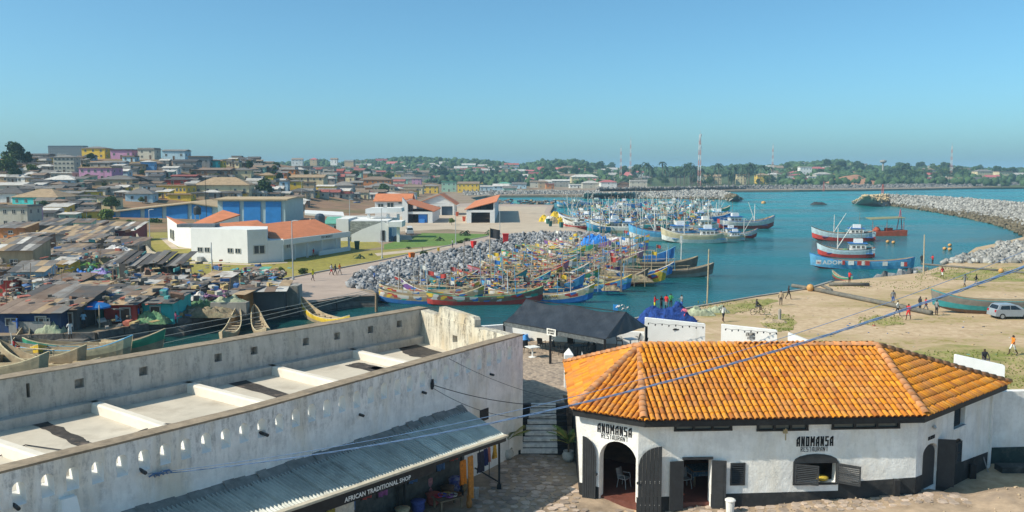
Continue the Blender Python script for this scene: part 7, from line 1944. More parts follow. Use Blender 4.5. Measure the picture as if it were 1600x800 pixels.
cc = [((.6,.6,.6),'white'),((.35,.03,.03),'red'),((.04,.08,.25),'blue'),((.05,.05,.06),'black'),((.5,.35,.02),'yellow'),((.3,.31,.32),'silver'),((.03,.15,.08),'green')]
for i in range(30):
    px = random.uniform(448,622); py = random.uniform(311,322); c_, nm = random.choice(cc); k = random.choice(('hatch','van','van'))
    car('%s %s in the crowded lorry park behind the fish market' % (nm, 'car' if k == 'hatch' else 'van'), P(px,py,LAND), random.uniform(-.6,.6)+random.choice((0,1.57)), c_, k, 'car' if k == 'hatch' else 'van', 'vehicles in the lorry park')
random.seed(8)
for i in range(26):
    px = random.uniform(425,625); py = random.uniform(304,320); b0 = P(px,py,LAND); w = random.uniform(2,4.5); t = thing('market_stall', 'small %s stall in the crowded market behind the fish market' % (('blue','red','pale','brown','green')[i%5]), 'stall', (b0.x,b0.y,LAND), random.uniform(-.4,.4), 'stalls behind the fish market')
    for sx in (-w/2,w/2): MB().box(sx-.05,sx+.05,-.05,.05,0,2.2).build('post', M_WOOD, t, local=True)
    slab(MB(), [(-w/2-.3,-1.2,2.1),(w/2+.3,-1.2,2.1),(w/2+.3,1.6,2.6),(-w/2-.3,1.6,2.6)], .06).build('awning', plastic(((.05,.2,.5),(.45,.07,.06),(.6,.58,.52),(.2,.13,.08),(.05,.25,.15))[i%5]), t, local=True); MB().box(-w/2,w/2,.2,1.0,0,1.0).build('counter', M_WOOD, t, local=True)
# SHANTY BANK
def ramp_mat(name, cols, rough=.85, var=.2):
    M = bpy.data.materials.new(name); M.use_nodes = True; N, L, B = nodes_of(M); B.inputs['Roughness'].default_value = rough
    g = N.new('ShaderNodeNewGeometry'); cr = N.new('ShaderNodeValToRGB'); cr.color_ramp.interpolation = 'CONSTANT'; els = cr.color_ramp.elements
    els[0].color = (*cols[0],1); els[1].position = 1/len(cols); els[1].color = (*cols[1],1)
    for k in range(2,len(cols)): q = els.new(k/len(cols)); q.color = (*cols[k],1)
    L.new(g.outputs['Random Per Island'], cr.inputs[0]); tc = N.new('ShaderNodeTexCoord'); n = N.new('ShaderNodeTexNoise'); n.inputs['Scale'].default_value = 3; n.inputs['Detail'].default_value = 6; L.new(tc.outputs['Object'], n.inputs['Vector'])
    mr = N.new('ShaderNodeMapRange'); mr.inputs[1].default_value = .3; mr.inputs[2].default_value = .7; mr.inputs[3].default_value = 1-2*var; mr.inputs[4].default_value = 1+var; L.new(n.outputs['Fac'], mr.inputs[0])
    v = N.new('ShaderNodeVectorMath'); v.operation = 'SCALE'; L.new(cr.outputs[0], v.inputs[0]); L.new(mr.outputs[0], v.inputs['Scale']); L.new(v.outputs[0], B.inputs['Base Color']); return M
M_SCRAP = ramp_mat('scrap', [(.2,.17,.14),(.12,.11,.1),(.35,.3,.24),(.5,.47,.42),(.06,.15,.35),(.25,.13,.08),(.16,.15,.14),(.4,.12,.08),(.3,.28,.26),(.08,.3,.3),(.45,.33,.15),(.1,.09,.08)])
M_GEAR = ramp_mat('boat_gear', [(.4,.08,.06),(.05,.13,.4),(.5,.36,.06),(.45,.43,.4),(.06,.22,.24),(.22,.15,.1),(.09,.09,.1),(.3,.17,.15),(.28,.22,.15),(.17,.13,.09),(.5,.22,.07),(.33,.27,.2)])
random.seed(17)
def shanty(label, x0, x1, yb, ye, wall, roofcol, rise, dep=5, roof='mono', rz=0.0, name='shack', nsheet=5, **kw):
    """shack with a roof of separate loose sheets"""
    c_ = P((x0+x1)/2, yb, LAND); s = c_.y/FPX; w = (x1-x0)*s; h = max(1.9,(yb-ye)*s); t = thing(name, label, kw.pop('cat','shack'), c_, rz)
    wm_ = paint(C[wall] if isinstance(wall,str) else wall, dirt=.5); MB().box(-w/2,w/2,0,dep,-.3,h).build('wall', wm_, t, local=True); rs_ = rise*s
    MB().add([(-w/2,dep,h),(w/2,dep,h),(w/2,dep,h+rs_),(-w/2,dep,h+rs_),(-w/2,0,h),(w/2,0,h)], [(1,0,3,2),(5,1,2),(0,4,3)]).build('gable', wm_, t, local=True)
    n = max(2,int(w/.85))
    for i in range(n):
        for j in range(2):
            a, b_ = -w/2-.3+(w+.6)*i/n, -w/2-.3+(w+.6)*(i+1)/n+random.uniform(0,.15); ya, yb_ = -.5+(dep+.8)*j*.5-random.uniform(0,.2), -.5+(dep+.8)*(j+1)*.5+.1
            z = lambda y_: h+.06+rs_*(y_+.3)/(dep+.3)+random.uniform(0,.05)+.03*j
            slab(MB(), [(a,ya,z(ya)),(b_,ya,z(ya)),(b_+random.uniform(-.1,.1),yb_,z(yb_)),(a,yb_,z(yb_))], .035).build('roof_sheet', roofm(random.choice((roofcol,roofcol,'dark','grey','rust','tan'))), t, local=True)
    for k in range(kw.get('wins',1)):
        place('window', WIN_ME, t, (-w/2+w*(k+.5)/max(1,kw.get('wins',1)),-.02,h*.55), None, (min(1.1,w*.3),1,min(1.0,h*.4)))
    if kw.get('door'): place('door', DOOR_ME, t, (w*kw['door'],-.03,0), None, (1.1,1,min(2.0,h*.85)))
    return t
SH = [('tan weathered house with one dark window at the left edge',-6,52,433,391,'tan','pale',14,6,dict(rz=.1,name='house',cat='house')),
('small dark red hut below the weathered tan house',-6,20,463,437,'red','pale',4,3,dict(wins=0)),
('dark blue shop row under patched sheets at the left quay',-8,97,520,492,(.02,.05,.14),'rust',22,9,dict(wins=2,door=.2)),
('narrow shack under dark sheets right of the blue shop row',84,122,516,482,'dark','grey',20,6,dict(door=.1)),
('yellow-walled shack with tan sheet roof',108,151,478,453,(.55,.38,.05),'tan',4,4,dict(door=.2,wins=0)),
('low bright blue walled yard shack',150,211,478,455,'blue','dark',2,2,dict(wins=0)),
('turquoise and tan hut beside the red shop',128,162,503,479,(.06,.42,.38),'pale',8,5,dict(wins=1)),
('red shop with open front on the quay',163,215,505,476,'red','grey',14,6,dict(door=.15,wins=0)),
('turquoise shop with brown door on the quay',218,271,502,473,'teal','grey',6,5,dict(door=-.02,wins=0)),
('grey corrugated box shack behind the turquoise shop',222,272,468,449,'concrete','pale',5,4,dict(wins=0)),
('cream plank hut left of the grey corrugated shack',198,223,462,446,'cream','grey',4,4,dict(wins=0)),
('orange-red shed near the end of the quay',352,383,487,461,'orange','grey',4,4,dict(wins=0,rz=-.15)),
('dark stall under a litter-covered roof at the quay end',384,444,482,460,'dark','pale',6,5,dict(wins=0,rz=.12)),
('long shed under a pale tan roof',58,160,381,366,'grey','tan',9,6,dict(wins=3)),
('maroon house with white gable edges',153,211,377,360,'maroon','pale',10,6,dict(rz=-.05)),
('dark shack with torn brown roof in the middle of the shanty',76,128,410,394,'dark','brown',6,6,{}),
('dark shack with rusty roof left of the white tarpaulin',112,160,419,402,'grey','rust',5,5,{}),
('grey shack with pale sheets below the maroon house',166,215,400,384,'grey','dark',8,6,{}),
('shack with dark plank walls left of the maroon house',100,150,396,378,'dark','grey',8,6,{}),
('yellow and blue hut with a whitish roof',80,110,433,415,'yellow','pale',6,3,dict(wins=1)),
('blue-grey plastered hut with a slanting roof',20,69,459,424,'sky','grey',10,4,dict(wins=0,rz=.15)),
('brown shack left of the long pale tan roof',16,62,392,374,'brown','pale',6,6,{}),
('low shack with pink walls above the tan house',-6,40,372,356,'orange','grey',6,6,{}),
('dark low shack between yellow shack and blue shop row',60,110,476,462,'dark','grey',12,6,dict(wins=0)),
('shack with blue-grey sheet roof near the lawn',306,348,466,449,'grey','pale',8,5,dict(rz=-.1,wins=0)),
('small shack below the open grey shed',270,312,476,462,'dark','rust',6,4,dict(wins=0)),
('green-roofed stall at the corner of the lawn',376,410,448,436,'dark','green',3,3,dict(wins=0)),
('grey shack at the upper left of the shanty',52,96,368,352,'concrete','dark',7,7,{}),
('brown shack behind the long pale tan roof',96,150,366,354,'brown','rust',6,7,{})]
for (lb,x0,x1,yb,ye,wc,rc,rise,dep,kw) in SH: shanty(lb,x0,x1,yb,ye,wc,rc,rise,dep,**kw)
for i in range(22):
    px = random.uniform(-10,215); py = random.uniform(338,465); w = random.uniform(22,46); rc = random.choice(('grey','rust','dark','pale','brown'))
    shanty('low %s-roofed shack wedged among others on the river bank' % dict(grey='grey',rust='rusty',dark='dark',pale='pale',brown='brown')[rc], px-w/2, px+w/2, py, py-random.uniform(15,22), random.choice(('grey','cream','brown','tan','blue','sky','teal','red','mint','yellow','concrete')), rc, random.uniform(2,5), random.uniform(2.5,4), rz=random.uniform(-.25,.25), wins=random.choice((0,1)))['group'] = 'low shacks packed on the river bank'
c0 = P(235,441,LAND); sh_ = thing('open_shed', 'large open shed with sagging dark grey roof and plank fence', 'shed', c0)
for i in range(11):
    a, b_ = 176+117*i/11, 176+117*(i+1)/11+1; za = 2.6+.25*sin(i*1.3)
    A, B_ = PY(a,440,c0.y-1).x, PY(b_,440,c0.y-1).x
    slab(MB(), [(A,c0.y-2.5,za-.5+random.uniform(-.1,.1)),(B_,c0.y-2.5,za-.5),(B_,c0.y+3,za+.7),(A,c0.y+3,za+.7)], .05).build('roof_sheet', roofm('dark' if i % 3 else 'grey'), sh_)
    x = (A+B_)/2; 
    if i % 2 == 0: MB().box(x-.07,x+.07,c0.y-2,c0.y-1.9,LAND,za-.3).build('post', M_WOOD, sh_)
for i in range(44):
    x = PY(200+134*i/44,440,c0.y-1.5).x; MB().box(x,x+.26,c0.y-1.5+.04*(i%3),c0.y-1.46+.04*(i%3),LAND,LAND+1.3+random.uniform(-.15,.2)).build('plank', M_WOOD if i % 4 else paint(C['sky']), sh_)
MB().box(PY(180,440,c0.y).x,PY(290,440,c0.y).x,c0.y+1.5,c0.y+1.7,LAND,2.0).build('back_wall', paint(C['dark']), sh_)  # dark colour stands in for the shade inside the open shed
b0 = P(453,477,LAND); tag(MB().box(b0.x-.9,b0.x+.9,b0.y,b0.y+2.2,LAND-.2,1.6).box(b0.x-.5,b0.x+.3,b0.y-.05,b0.y-.0,LAND,LAND+1.5).build('block_wall', paint(C['concrete'],dirt=.6)), 'bare concrete block hut at the very end of the quay', 'hut')
b0 = P(357,492,LAND); tag(MB().box(b0.x-1.9,b0.x+1.9,b0.y,b0.y+1.2,LAND-.2,LAND+1.3).build('net_bin', paint(C['concrete'],dirt=.6)), 'concrete net bin on the quay before the orange-red shed', 'bin')
b0 = P(53,519,LAND); tag(MB().box(b0.x-2.0,b0.x+1.9,b0.y-.6,b0.y+.6,LAND-.2,LAND+1.1).build('counter', paint(C['grey'],dirt=.6)), 'grey block counter with goods before the blue shop row', 'counter')
def heap(name, label, cat, c_, w, d, h, m, seed=0, group=None, sharp=1.0):
    mb = MB(); mb.grid(lambda u, v: Vector((c_[0]+(u-.5)*w, c_[1]+(v-.5)*d, c_[2]-.05+h*(max(0,1-(2*u-1)**2)*max(0,1-(2*v-1)**2))**.6*(.75+.5*mnoise.noise(Vector((u*4*sharp,v*4*sharp,seed)))+.25*mnoise.noise(Vector((u*11*sharp,v*11*sharp,seed)))+.2*mnoise.noise(Vector((u*24,v*17,seed)))))), 40, 24)
    return tag(mb.build(name, m, smooth_=True), label, cat, group)
M_NETG = mat('green_net', (.12,.25,.13), .95, .4, 3, .8, dirt=.4, dcol=(.3,.26,.16), dscale=1.2, bdist=.1); M_NETP = mat('pale_net', (.33,.36,.25), .95, .3, 3, .8, dirt=.4, dcol=(.2,.3,.2), dscale=1, bdist=.1); M_NETB = mat('brown_net', (.25,.2,.13), .95, .4, 3, .8, dirt=.4, dcol=(.15,.2,.12), dscale=1, bdist=.1)
M_NETBL = mat('blue_net', (.015,.05,.22), .9, .6, 2.5, 1.0, dirt=.3, dcol=(.03,.1,.4), dscale=2.5, bdist=.2); M_TARPW = mat('white_tarp', (.6,.58,.56), .7, .15, 2, .6, bdist=.2)
heap('net_heap', 'green fishing net heap on the quay before the turquoise shop', 'net', P(238,504,LAND), 3.4, 1.6, 1.3, M_NETG, 1)
heap('net_heap', 'long brown and green net heap along the quay wall top', 'net', P(320,493,LAND), 7, 2.4, 1.2, M_NETB, 2); heap('net_heap', 'green net heap draped on the quay by the net bin', 'net', P(318,487,LAND), 4, 1.5, 1.5, M_NETG, 3)
heap('net_heap', 'domed pale net heap in front of the blue shop row', 'net', P(81,519,LAND), 2.6, 1.6, 1.5, M_NETP, 4); heap('net_heap', 'straw-coloured net heap on the concrete bin', 'net', P(357,491,LAND)+Vector((0,.6,1.2)), 3.6, 1.4, .8, M_NETP, 5)
heap('tarpaulin', 'white tarpaulin thrown over goods near the boundary wall', 'tarpaulin', P(184,407,LAND)+Vector((0,0,1.4)), 5, 4, 1.3, M_TARPW, 6); heap('tarpaulin', 'bright blue tarpaulin below the banana plant', 'tarpaulin', P(128,440,LAND), 4, 2, 1.6, plastic((.03,.15,.5)), 7)
heap('tarpaulin', 'lilac sheet over a stall right of the banana plant', 'tarpaulin', P(157,440,LAND)+Vector((0,0,1.2)), 2.6, 2, .8, plastic((.3,.25,.55)), 8); heap('tarpaulin', 'purple tarpaulin over a stall beside the orange-red shed', 'tarpaulin', P(342,478,LAND)+Vector((0,0,1.2)), 3, 2, 1.0, plastic((.2,.1,.2)), 9)
heap('tarpaulin', 'pale cloth over a stall left of the orange-red shed', 'tarpaulin', P(308,478,LAND)+Vector((0,0,.8)), 3.4, 2, .9, M_TARPW, 10)
b0 = P(150,508,LAND); t = thing('parasol', 'round blue parasol before the red shop', 'parasol', b0); MB().tube([(0,0,0),(0,0,2.2)], .03, 6).build('pole', M_STEEL, t, local=True); MB().lathe([(1.5,1.75),(1.45,1.9),(.8,2.2),(.05,2.4)], 10).build('canopy', plastic((.03,.18,.5)), t, local=True)
b0 = P(141,432,LAND); t = thing('banana_plant', 'bright green banana plant between the shacks', 'plant', b0); MB().tube([(0,0,0),(.1,0,1.6)], [.16,.1], 6).build('stem', M_LEAF[2], t, local=True)
for k in range(9):
    a = k*2.3; m_ = MB(); m_.grid(lambda u, v: Vector((cos(a)*(.2+1.7*u)-sin(a)*(v-.5)*.6*sin(pi*min(1,u+.12)), sin(a)*(.2+1.7*u)+cos(a)*(v-.5)*.6*sin(pi*min(1,u+.12)), 1.4+1.5*u-1.5*u*u*(.6+.1*k%3)+.1*abs(v-.5))), 8, 2); m_.build('leaf', mat('banana_leaf',(.12,.28,.04),.5,.2,2,.1), t, local=True)
for i, (px,py,s_) in enumerate([(60,402,1.0),(148,384,1.1),(112,372,1.0),(30,402,.9),(205,424,.7),(88,446,.6),(176,372,1.2),(60,352,1.4)]): bush(('green bush between the brown shack and the tan house','green bush behind the dark shack roofs','bush beside the long pale tan roof','bush right of the tan weathered house','small bush at the open shed corner','small bush near the yellow and blue hut','bush left of the maroon house','large bush behind the grey shack')[i], px, py, s_, i)
def clutter(name, label, boxes, m):
    mb = MB()
    for (p, s) in boxes:
        a = random.random()*3; ex = Vector((cos(a),sin(a),random.gauss(0,.12)))*s*random.uniform(.4,1.3); ey = Vector((-sin(a),cos(a),random.gauss(0,.12)))*s*random.uniform(.3,.9); mb.obox(p, ex*.5, ey*.5, Vector((random.gauss(0,.1),random.gauss(0,.1),1))*s*random.choice((.06,.1,.3,.5))*.5)
    return tag(mb.build(name, m), label, 'clutter', kind='stuff')
bx_ = []
for i in range(2100):
    px = random.uniform(-15,455); py = random.uniform(372,518)
    if py > 522-max(0,(px-150))*.145 or (px > 230 and py < 425+(px-230)*.09) or (px > 212 and py < 405): continue
    q = P(px,py,LAND); q.z = LAND+random.choice((.1,.2,.4,1.9,2.3,2.6))+random.uniform(0,.3); bx_.append((q, random.uniform(.3,1.1)))
for i in range(260):
    q = P(random.uniform(385,445), random.uniform(458,466), LAND); q.z = 1.9+random.uniform(0,.3); bx_.append((q, random.uniform(.3,.8)))
clutter('shanty_clutter', 'boards, sheets, cloths and rubbish scattered among the shacks', bx_, M_SCRAP)
pl = MB()
for i in range(60):
    q = P(random.uniform(0,225 if i % 3 else 430), random.uniform(400,500) if i % 3 else random.uniform(455,478), LAND); h = random.uniform(2,4); pl.tube([q, q+Vector((random.gauss(0,.2),random.gauss(0,.2),h))], .04, 4)
tag(pl.build('shanty_poles', M_WOOD), 'thin poles and props standing among the shacks', 'poles', kind='stuff')
for (px,yb,yt,lb) in [(156,535,475,'bamboo pole standing in a canoe below the red shop'),(332,446,405,'dark pole rising at the plank fence end')]:
    b0 = P(px,yb,WATER if yb > 500 else LAND); tag(MB().tube([b0, b0+Vector((.1,0,(yb-yt)*b0.y/FPX))], [.07,.05], 6).build('pole', M_WOODPALE), lb, 'pole')
# BOATS
def hull_mesh(L_, W_, Hh, rb, rs, full=.5, ns=22, trans=False, inner=True):
    """hull pointing to +x, waterline at z=0; slots: keel, lower strake, upper strake, gunwale, inside"""
    mb = MB(); prof = [(0,-.5),(.42,-.38),(.74,.0),(.9,.42),(1.0,.78),(1.02,.95),(1.02,1.0)]; K = len(prof); rows = []
    for i in range(ns+1):
        t = i/ns; x = L_*(t-.5); a = abs(2*t-1); bw = max(.03, (1-a**(2.2 if t > .5 else (5 if trans else 2.4)))**full) if not (trans and t < .5) else max(.55, (1-a**4)**.6)
        up = (rb*max(0,(2*t-1))**2.6 if t > .5 else rs*a**2.6); xo = (rb*.32*max(0,2*t-1)**3 if t > .5 else -(0 if trans else rs*.3*a**3))
        row = []
        for (u, v) in prof:
            z = Hh*v+up*(.45+.55*max(0,v)) if v >= 0 else Hh*v*(1-a**3)+up*.45
            row.append((x+xo*(.3+.7*max(0,v)), u*bw*W_/2, z))
        rows.append(row)
    def idx(i, s, k): return (i*2+s)*(2*K)+k
    for row in rows:
        for s in (1,-1):
            for (x,y,z) in row: mb.v.append((x, y*s, z))
            for (x,y,z) in row: mb.v.append((x*.985, y*s*.88, z if z > .45*Hh else .45*Hh))
    mslot = [0,0,1,2,2,3]
    for i in range(ns):
        for s in (0,1):
            for k in range(K-1):
                q = (idx(i,s,k),idx(i+1,s,k),idx(i+1,s,k+1),idx(i,s,k+1)); mb.f.append(q if s == 1 else q[::-1]); mb.m.append(mslot[k])
                if inner and k >= 2: 
                    q = (idx(i,s,K+k),idx(i+1,s,K+k),idx(i+1,s,K+k+1),idx(i,s,K+k+1)); mb.f.append(q[::-1] if s == 1 else q); mb.m.append(4)
            q = (idx(i,s,K-1),idx(i+1,s,K-1),idx(i+1,s,2*K-1),idx(i,s,2*K-1)); mb.f.append(q); mb.m.append(3)
        q = (idx(i,0,K+2),idx(i+1,0,K+2),idx(i+1,1,K+2),idx(i,1,K+2)); mb.f.append(q); mb.m.append(4)
    if trans:
        mb.f.append(tuple([idx(0,0,k) for k in range(K)]+[idx(0,1,k) for k in reversed(range(K))])); mb.m.append(1)
    return mb.mesh('hull', [M_WOOD]*5)
CAN = [hull_mesh(15,2.1,1.25,1.7,.9), hull_mesh(13,1.9,1.1,1.9,1.0), hull_mesh(16.5,2.3,1.35,1.3,.7)]; CANL = [15,13,16.5]
bench_me = MB().box(-.14,.14,-.5,.5,-.03,.03).mesh('bench', M_WOODPALE)
BP = dict(paleblue=(.36,.46,.5), blue=(.03,.16,.45), sky=(.12,.38,.6), yellow=(.62,.42,.04), red=(.42,.05,.04), white=(.62,.61,.57), green=(.05,.28,.16), cream=(.52,.44,.28), brown=(.2,.13,.09), wood=(.36,.28,.18), grey=(.24,.22,.19), black=(.04,.04,.045), pink=(.45,.2,.25), teal=(.05,.33,.35), purple=(.16,.08,.25))
def bpaint(k): return mat('boat_'+k, BP[k], .65, .2, 1.2, .2, dirt=.4, dcol=tuple(c_*.4+.05 for c_ in BP[k]), dscale=1.1, rnd=.12)
def pat_paint(k):
    M = bpaint(k).copy(); N, L, B = nodes_of(M); old = B.inputs['Base Color'].links[0].from_socket
    tc = N.new('ShaderNodeTexCoord'); mp = N.new('ShaderNodeMapping'); mp.inputs['Scale'].default_value = (1.1,.01,2.2); vo = N.new('ShaderNodeTexVoronoi'); vo.distance = 'CHEBYCHEV'; vo.inputs['Scale'].default_value = 1.0
    L.new(tc.outputs['Object'], mp.inputs[0]); L.new(mp.outputs[0], vo.inputs['Vector']); cr = N.new('ShaderNodeValToRGB'); cr.color_ramp.interpolation = 'CONSTANT'; els = cr.color_ramp.elements; els[0].color = (.55,.53,.5,1); els[1].position = .2; els[1].color = (.04,.15,.42,1)
    for pos, c_ in ((.36,(.6,.4,.04)),(.5,(.4,.05,.04)),(.62,(.25,.18,.12)),(.78,(.05,.28,.2)),(.9,(.5,.48,.45))): q = els.new(pos); q.color = (*c_,1)
    sp = N.new('ShaderNodeSeparateColor'); L.new(vo.outputs['Color'], sp.inputs[0]); L.new(sp.outputs[0], cr.inputs[0]); mr = N.new('ShaderNodeMapRange'); mr.inputs[1].default_value = .6; mr.inputs[2].default_value = .64; L.new(sp.outputs[1], mr.inputs[0])
    mx = N.new('ShaderNodeMix'); mx.data_type = 'RGBA'; L.new(mr.outputs[0], mx.inputs[0]); L.new(old, mx.inputs[6]); L.new(cr.outputs[0], mx.inputs[7]); L.new(mx.outputs[2], B.inputs['Base Color']); return M
PATP = {}
def canoe(label, px, py, hd, k, cols, s=1.0, poles=2, name='fishing_canoe', anchor='bow', z=WATER, group=None, flags=0, tilt=0, pat=False):
    """px,py: where the bow (or middle) meets the water; hd heading in degrees, 0 = to the right"""
    b0 = P(px,py,z); a = radians(hd); Lc = CANL[k]*s; o_ = b0-Vector((cos(a),sin(a),0))*(Lc*.44 if anchor == 'bow' else 0)
    t = thing(name, label, 'canoe', (o_.x,o_.y,z), a, group); sc = (s,s,s)
    place('hull', CAN[k], t, (0,0,-.05), (tilt,0,0), sc, [bpaint(c_) if not (pat and i == 2) else PATP.setdefault(c_, PATP.get(c_) or pat_paint(c_)) for i, c_ in enumerate(cols)])
    nb_ = 7
    for i in range(nb_):
        u = (i+.8)/nb_-.5-.05; place('bench', bench_me, t, (u*Lc*.86,0,(.82+.25*max(0,2*u)**2.6)*s), None, (1,(1-abs(2*u)**2.4)**.5*1.75*s,1))
    for i in range(poles):
        x = random.uniform(-.35,.3)*Lc; y = random.uniform(-.5,.5); h = random.uniform(2.2,4.6); MB().tube([(x,y,.3),(x+random.gauss(0,.15),y+random.gauss(0,.1),h)], [.05,.035], 5).build('pole', random.choice((M_WOODPALE,M_WOOD,bpaint('white'),bpaint('sky'))), t, local=True)
        if i < flags: m_ = MB(); m_.grid(lambda u, v: Vector((x+.04+u*.8,y+.08*sin(u*5),h-.1-v*.55-.15*u)), 5, 2); m_.build('flag', bpaint(random.choice(('red','yellow','white','blue','black'))), t, local=True)
    if poles: MB().tube([(-.3*Lc,.3,1.9*s),(.25*Lc,.25,2.0*s)], .05, 5).build('boom', M_WOODPALE, t, local=True); 
    if poles:
        for x in (-.28,.23): MB().tube([(x*Lc,.3,.6),(x*Lc,.3,2.0*s)], .045, 5).build('prop', M_WOODPALE, t, local=True)
    return t
random.seed(77)
def rbound(py):   # picture column of the rock foot at a given row
    pts = [(380,968),(389,890),(396,850),(406,812),(422,770),(433,740),(442,700),(453,655),(472,600)]
    for (a, xa), (b_, xb) in zip(pts[:-1], pts[1:]):
        if py <= b_: return xa+(xb-xa)*(py-a)/(b_-a)
    return 600
NEAR = [('cream canoe with lettered side and blue bottom nearest the tent',914,473,-6,0,('blue','blue','cream','white','wood')),('bright blue canoe with yellow rail right of the lettered one',974,456,-7,0,('blue','blue','sky','yellow','wood')),
('brown canoe with red bottom between the blue and yellow ones',1001,445,-4,1,('red','grey','brown','grey','wood')),('yellow and white canoe with a round emblem on its bow',1030,444,-14,1,('white','yellow','yellow','yellow','wood')),('blue canoe with white trim behind the yellow one',1041,434,-9,1,('white','blue','blue','white','wood')),
('weathered brown canoe lying furthest right of the pack',1104,432,6,2,('brown','grey','brown','grey','wood')),('long brown canoe with dark stern box behind the weathered one',1080,420,5,2,('brown','brown','brown','wood','wood')),('green canoe with red bottom near the battery corner',835,474,6,2,('red','red','brown','green','wood')),
('wooden canoe with blue rail lying against the rocks',742,476,-8,0,('blue','blue','wood','cream','wood')),('cream canoe with upswept stern near the rocks',735,468,-10,0,('brown','wood','cream','cream','wood')),('white and purple canoe with its bow at the rocks',640,465,165,1,('purple','white','purple','white','wood')),
('dark canoe piled with blue nets near the rocks',716,458,-2,1,('black','grey','teal','wood','wood')),('small red and white striped canoe',735,449,4,1,('red','white','red','white','wood')),('pale wooden canoe with raised bow facing the rocks',760,432,172,1,('brown','wood','wood','cream','wood')),
('blue and white canoe whose bow faces the rocks',832,408,165,1,('blue','white','blue','white','wood')),('yellow canoe at the left end of the far rows',866,398,165,1,('yellow','yellow','yellow','white','wood'))]
for (lb,px,py,hd,k,cols) in NEAR: canoe(lb,px,py,hd,k,cols,s=.86,poles=3,flags=1,pat='brown' not in lb)
canr = bpy.data.objects['fishing_canoe']
pal = ['blue','sky','yellow','red','white','green','cream','brown','teal','pink','purple']
rows_ = [(905,462,7),(845,456,5),(925,449,6),(868,445,4),(800,452,4),(915,440,5),(955,430,5),(890,430,5),(838,436,5),(985,424,4),(935,421,5),(880,421,5),(1000,414,4),(950,411,4),(900,411,5),(850,418,4),(1040,409,3),(985,404,4),(930,402,4),(880,402,4),(840,406,3),(1005,396,3),(960,395,3),(915,393,3),(870,395,3),(990,389,3),(940,387,3),(900,386,3),(860,388,3)]
CNAME = {}
for i, (px,py,_) in enumerate(rows_):
    c1, c2, c3 = random.choice(pal), random.choice(pal), random.choice(pal); lb = '%s canoe with %s sides and %s rail in the crowded fleet' % (c1, c2, c3)
    far_ = smooth((440-py)/40); canoe(lb, max(px+random.uniform(-8,8), rbound(py)+150-60*far_), py, random.uniform(-12,8)-28*far_, random.randrange(3), (c1,c1,c2,c3,'wood'), poles=2, flags=random.choice((0,1,1)), group='canoes moored in the crowded fleet', pat=i % 4 > 0)
gear = []
for i in range(3600):
    px = random.uniform(640,1000); py = random.uniform(388,470)
    if px < rbound(py)+14: continue
    if py > 478-(abs(px-800))*.14 or (px > 930 and py > 440-(px-930)*.3): continue
    q = P(px,py,WATER); q.z = random.uniform(-.9,.1); gear.append((q, random.uniform(.15,.75)))
clutter('fleet_gear', 'nets, floats, cans and cloths heaped in the crowded canoes', gear, M_GEAR)
for i in range(26):
    px = random.uniform(720,1000); py = random.uniform(392,462)
    if px < rbound(py)+25: continue
    q = P(px,py,WATER); heap('net_heap', 'heap of fishing net lying in a canoe of the crowded fleet', 'net', (q.x,q.y,-1.3), random.uniform(2.5,5), 1.5, random.uniform(.7,1.3), random.choice((M_NETB,M_NETG,M_NETP,M_NETBL,M_NETB)), i, 'net heaps in the crowded canoes')
rg = MB()
for i in range(80):
    px = random.uniform(700,1010); py = random.uniform(386,466)
    if px < rbound(py)+20: continue
    q = P(px,py,WATER); q.z = -1.2; h = random.uniform(2.5,6); rg.tube([q, q+Vector((random.gauss(0,.25),random.gauss(0,.2),h))], .045, 4)
tag(rg.build('fleet_poles', ramp_mat('pole_paint',[(.3,.24,.16),(.22,.17,.12),(.42,.4,.36),(.17,.27,.36),(.28,.22,.15)])), 'thin poles and oars standing in the crowded canoes', 'poles', kind='stuff')
heap('tarpaulin', 'bright blue tarpaulin over a canoe at the back of the fleet', 'tarpaulin', P(932,384,WATER+1.2), 7, 3, 2.6, plastic((.03,.2,.6)), 3); heap('tarpaulin', 'pale tarpaulin beside the bright blue one', 'tarpaulin', P(965,382,WATER+1.2), 8, 3, 1.8, M_TARPW, 4); heap('tarpaulin', 'white sail cloth spread at the left of the fleet', 'tarpaulin', P(876,388,WATER+1.0), 9, 3, 1.0, M_TARPW, 5)
RIV = [('pale wooden canoe with blue bow tip behind the battery, largest one',190,563,-6,0,('grey','wood','cream','sky','wood')),('old wooden canoe lying highest with swept bow at the left',97,537,150,1,('grey','wood','wood','cream','wood')),('wooden canoe with yellowish rail pointing to the bank',63,535,118,1,('grey','wood','yellow','cream','wood')),('wooden canoe pointing up at the left',40,545,105,1,('grey','wood','wood','cream','wood')),
('bare wooden canoe in the middle of the river group',120,579,-14,0,('grey','wood','wood','cream','wood')),('wooden canoe with green floats near the left edge',15,574,160,1,('grey','wood','wood','cream','wood')),('weathered canoe with green tail at the group end',240,552,4,0,('grey','wood','green','cream','wood')),('pale canoe half hidden by the parapet at the left',60,592,-10,0,('grey','wood','wood','cream','wood')),
('long dark canoe moored under the quay wall',362,497,14,2,('black','black','grey','grey','wood')),('small canoe bow rising above the parapet, left one',371,514,100,1,('grey','wood','wood','cream','wood')),('small canoe bow rising above the parapet, right one',400,511,112,1,('grey','wood','wood','cream','wood')),('canoe with a red flagged bow above the parapet',478,497,130,1,('grey','wood','yellow','cream','wood'))]
for i, (lb,px,py,hd,k,cols) in enumerate(RIV): canoe(lb,px,py,hd,k,cols,s=.8,poles=0 if i != 4 else 1)
TR = [hull_mesh(14,4.2,1.9,1.5,.55,.45,18,True,True), hull_mesh(11,3.6,1.7,1.4,.5,.45,18,True,True)]; TRL = [14,11]
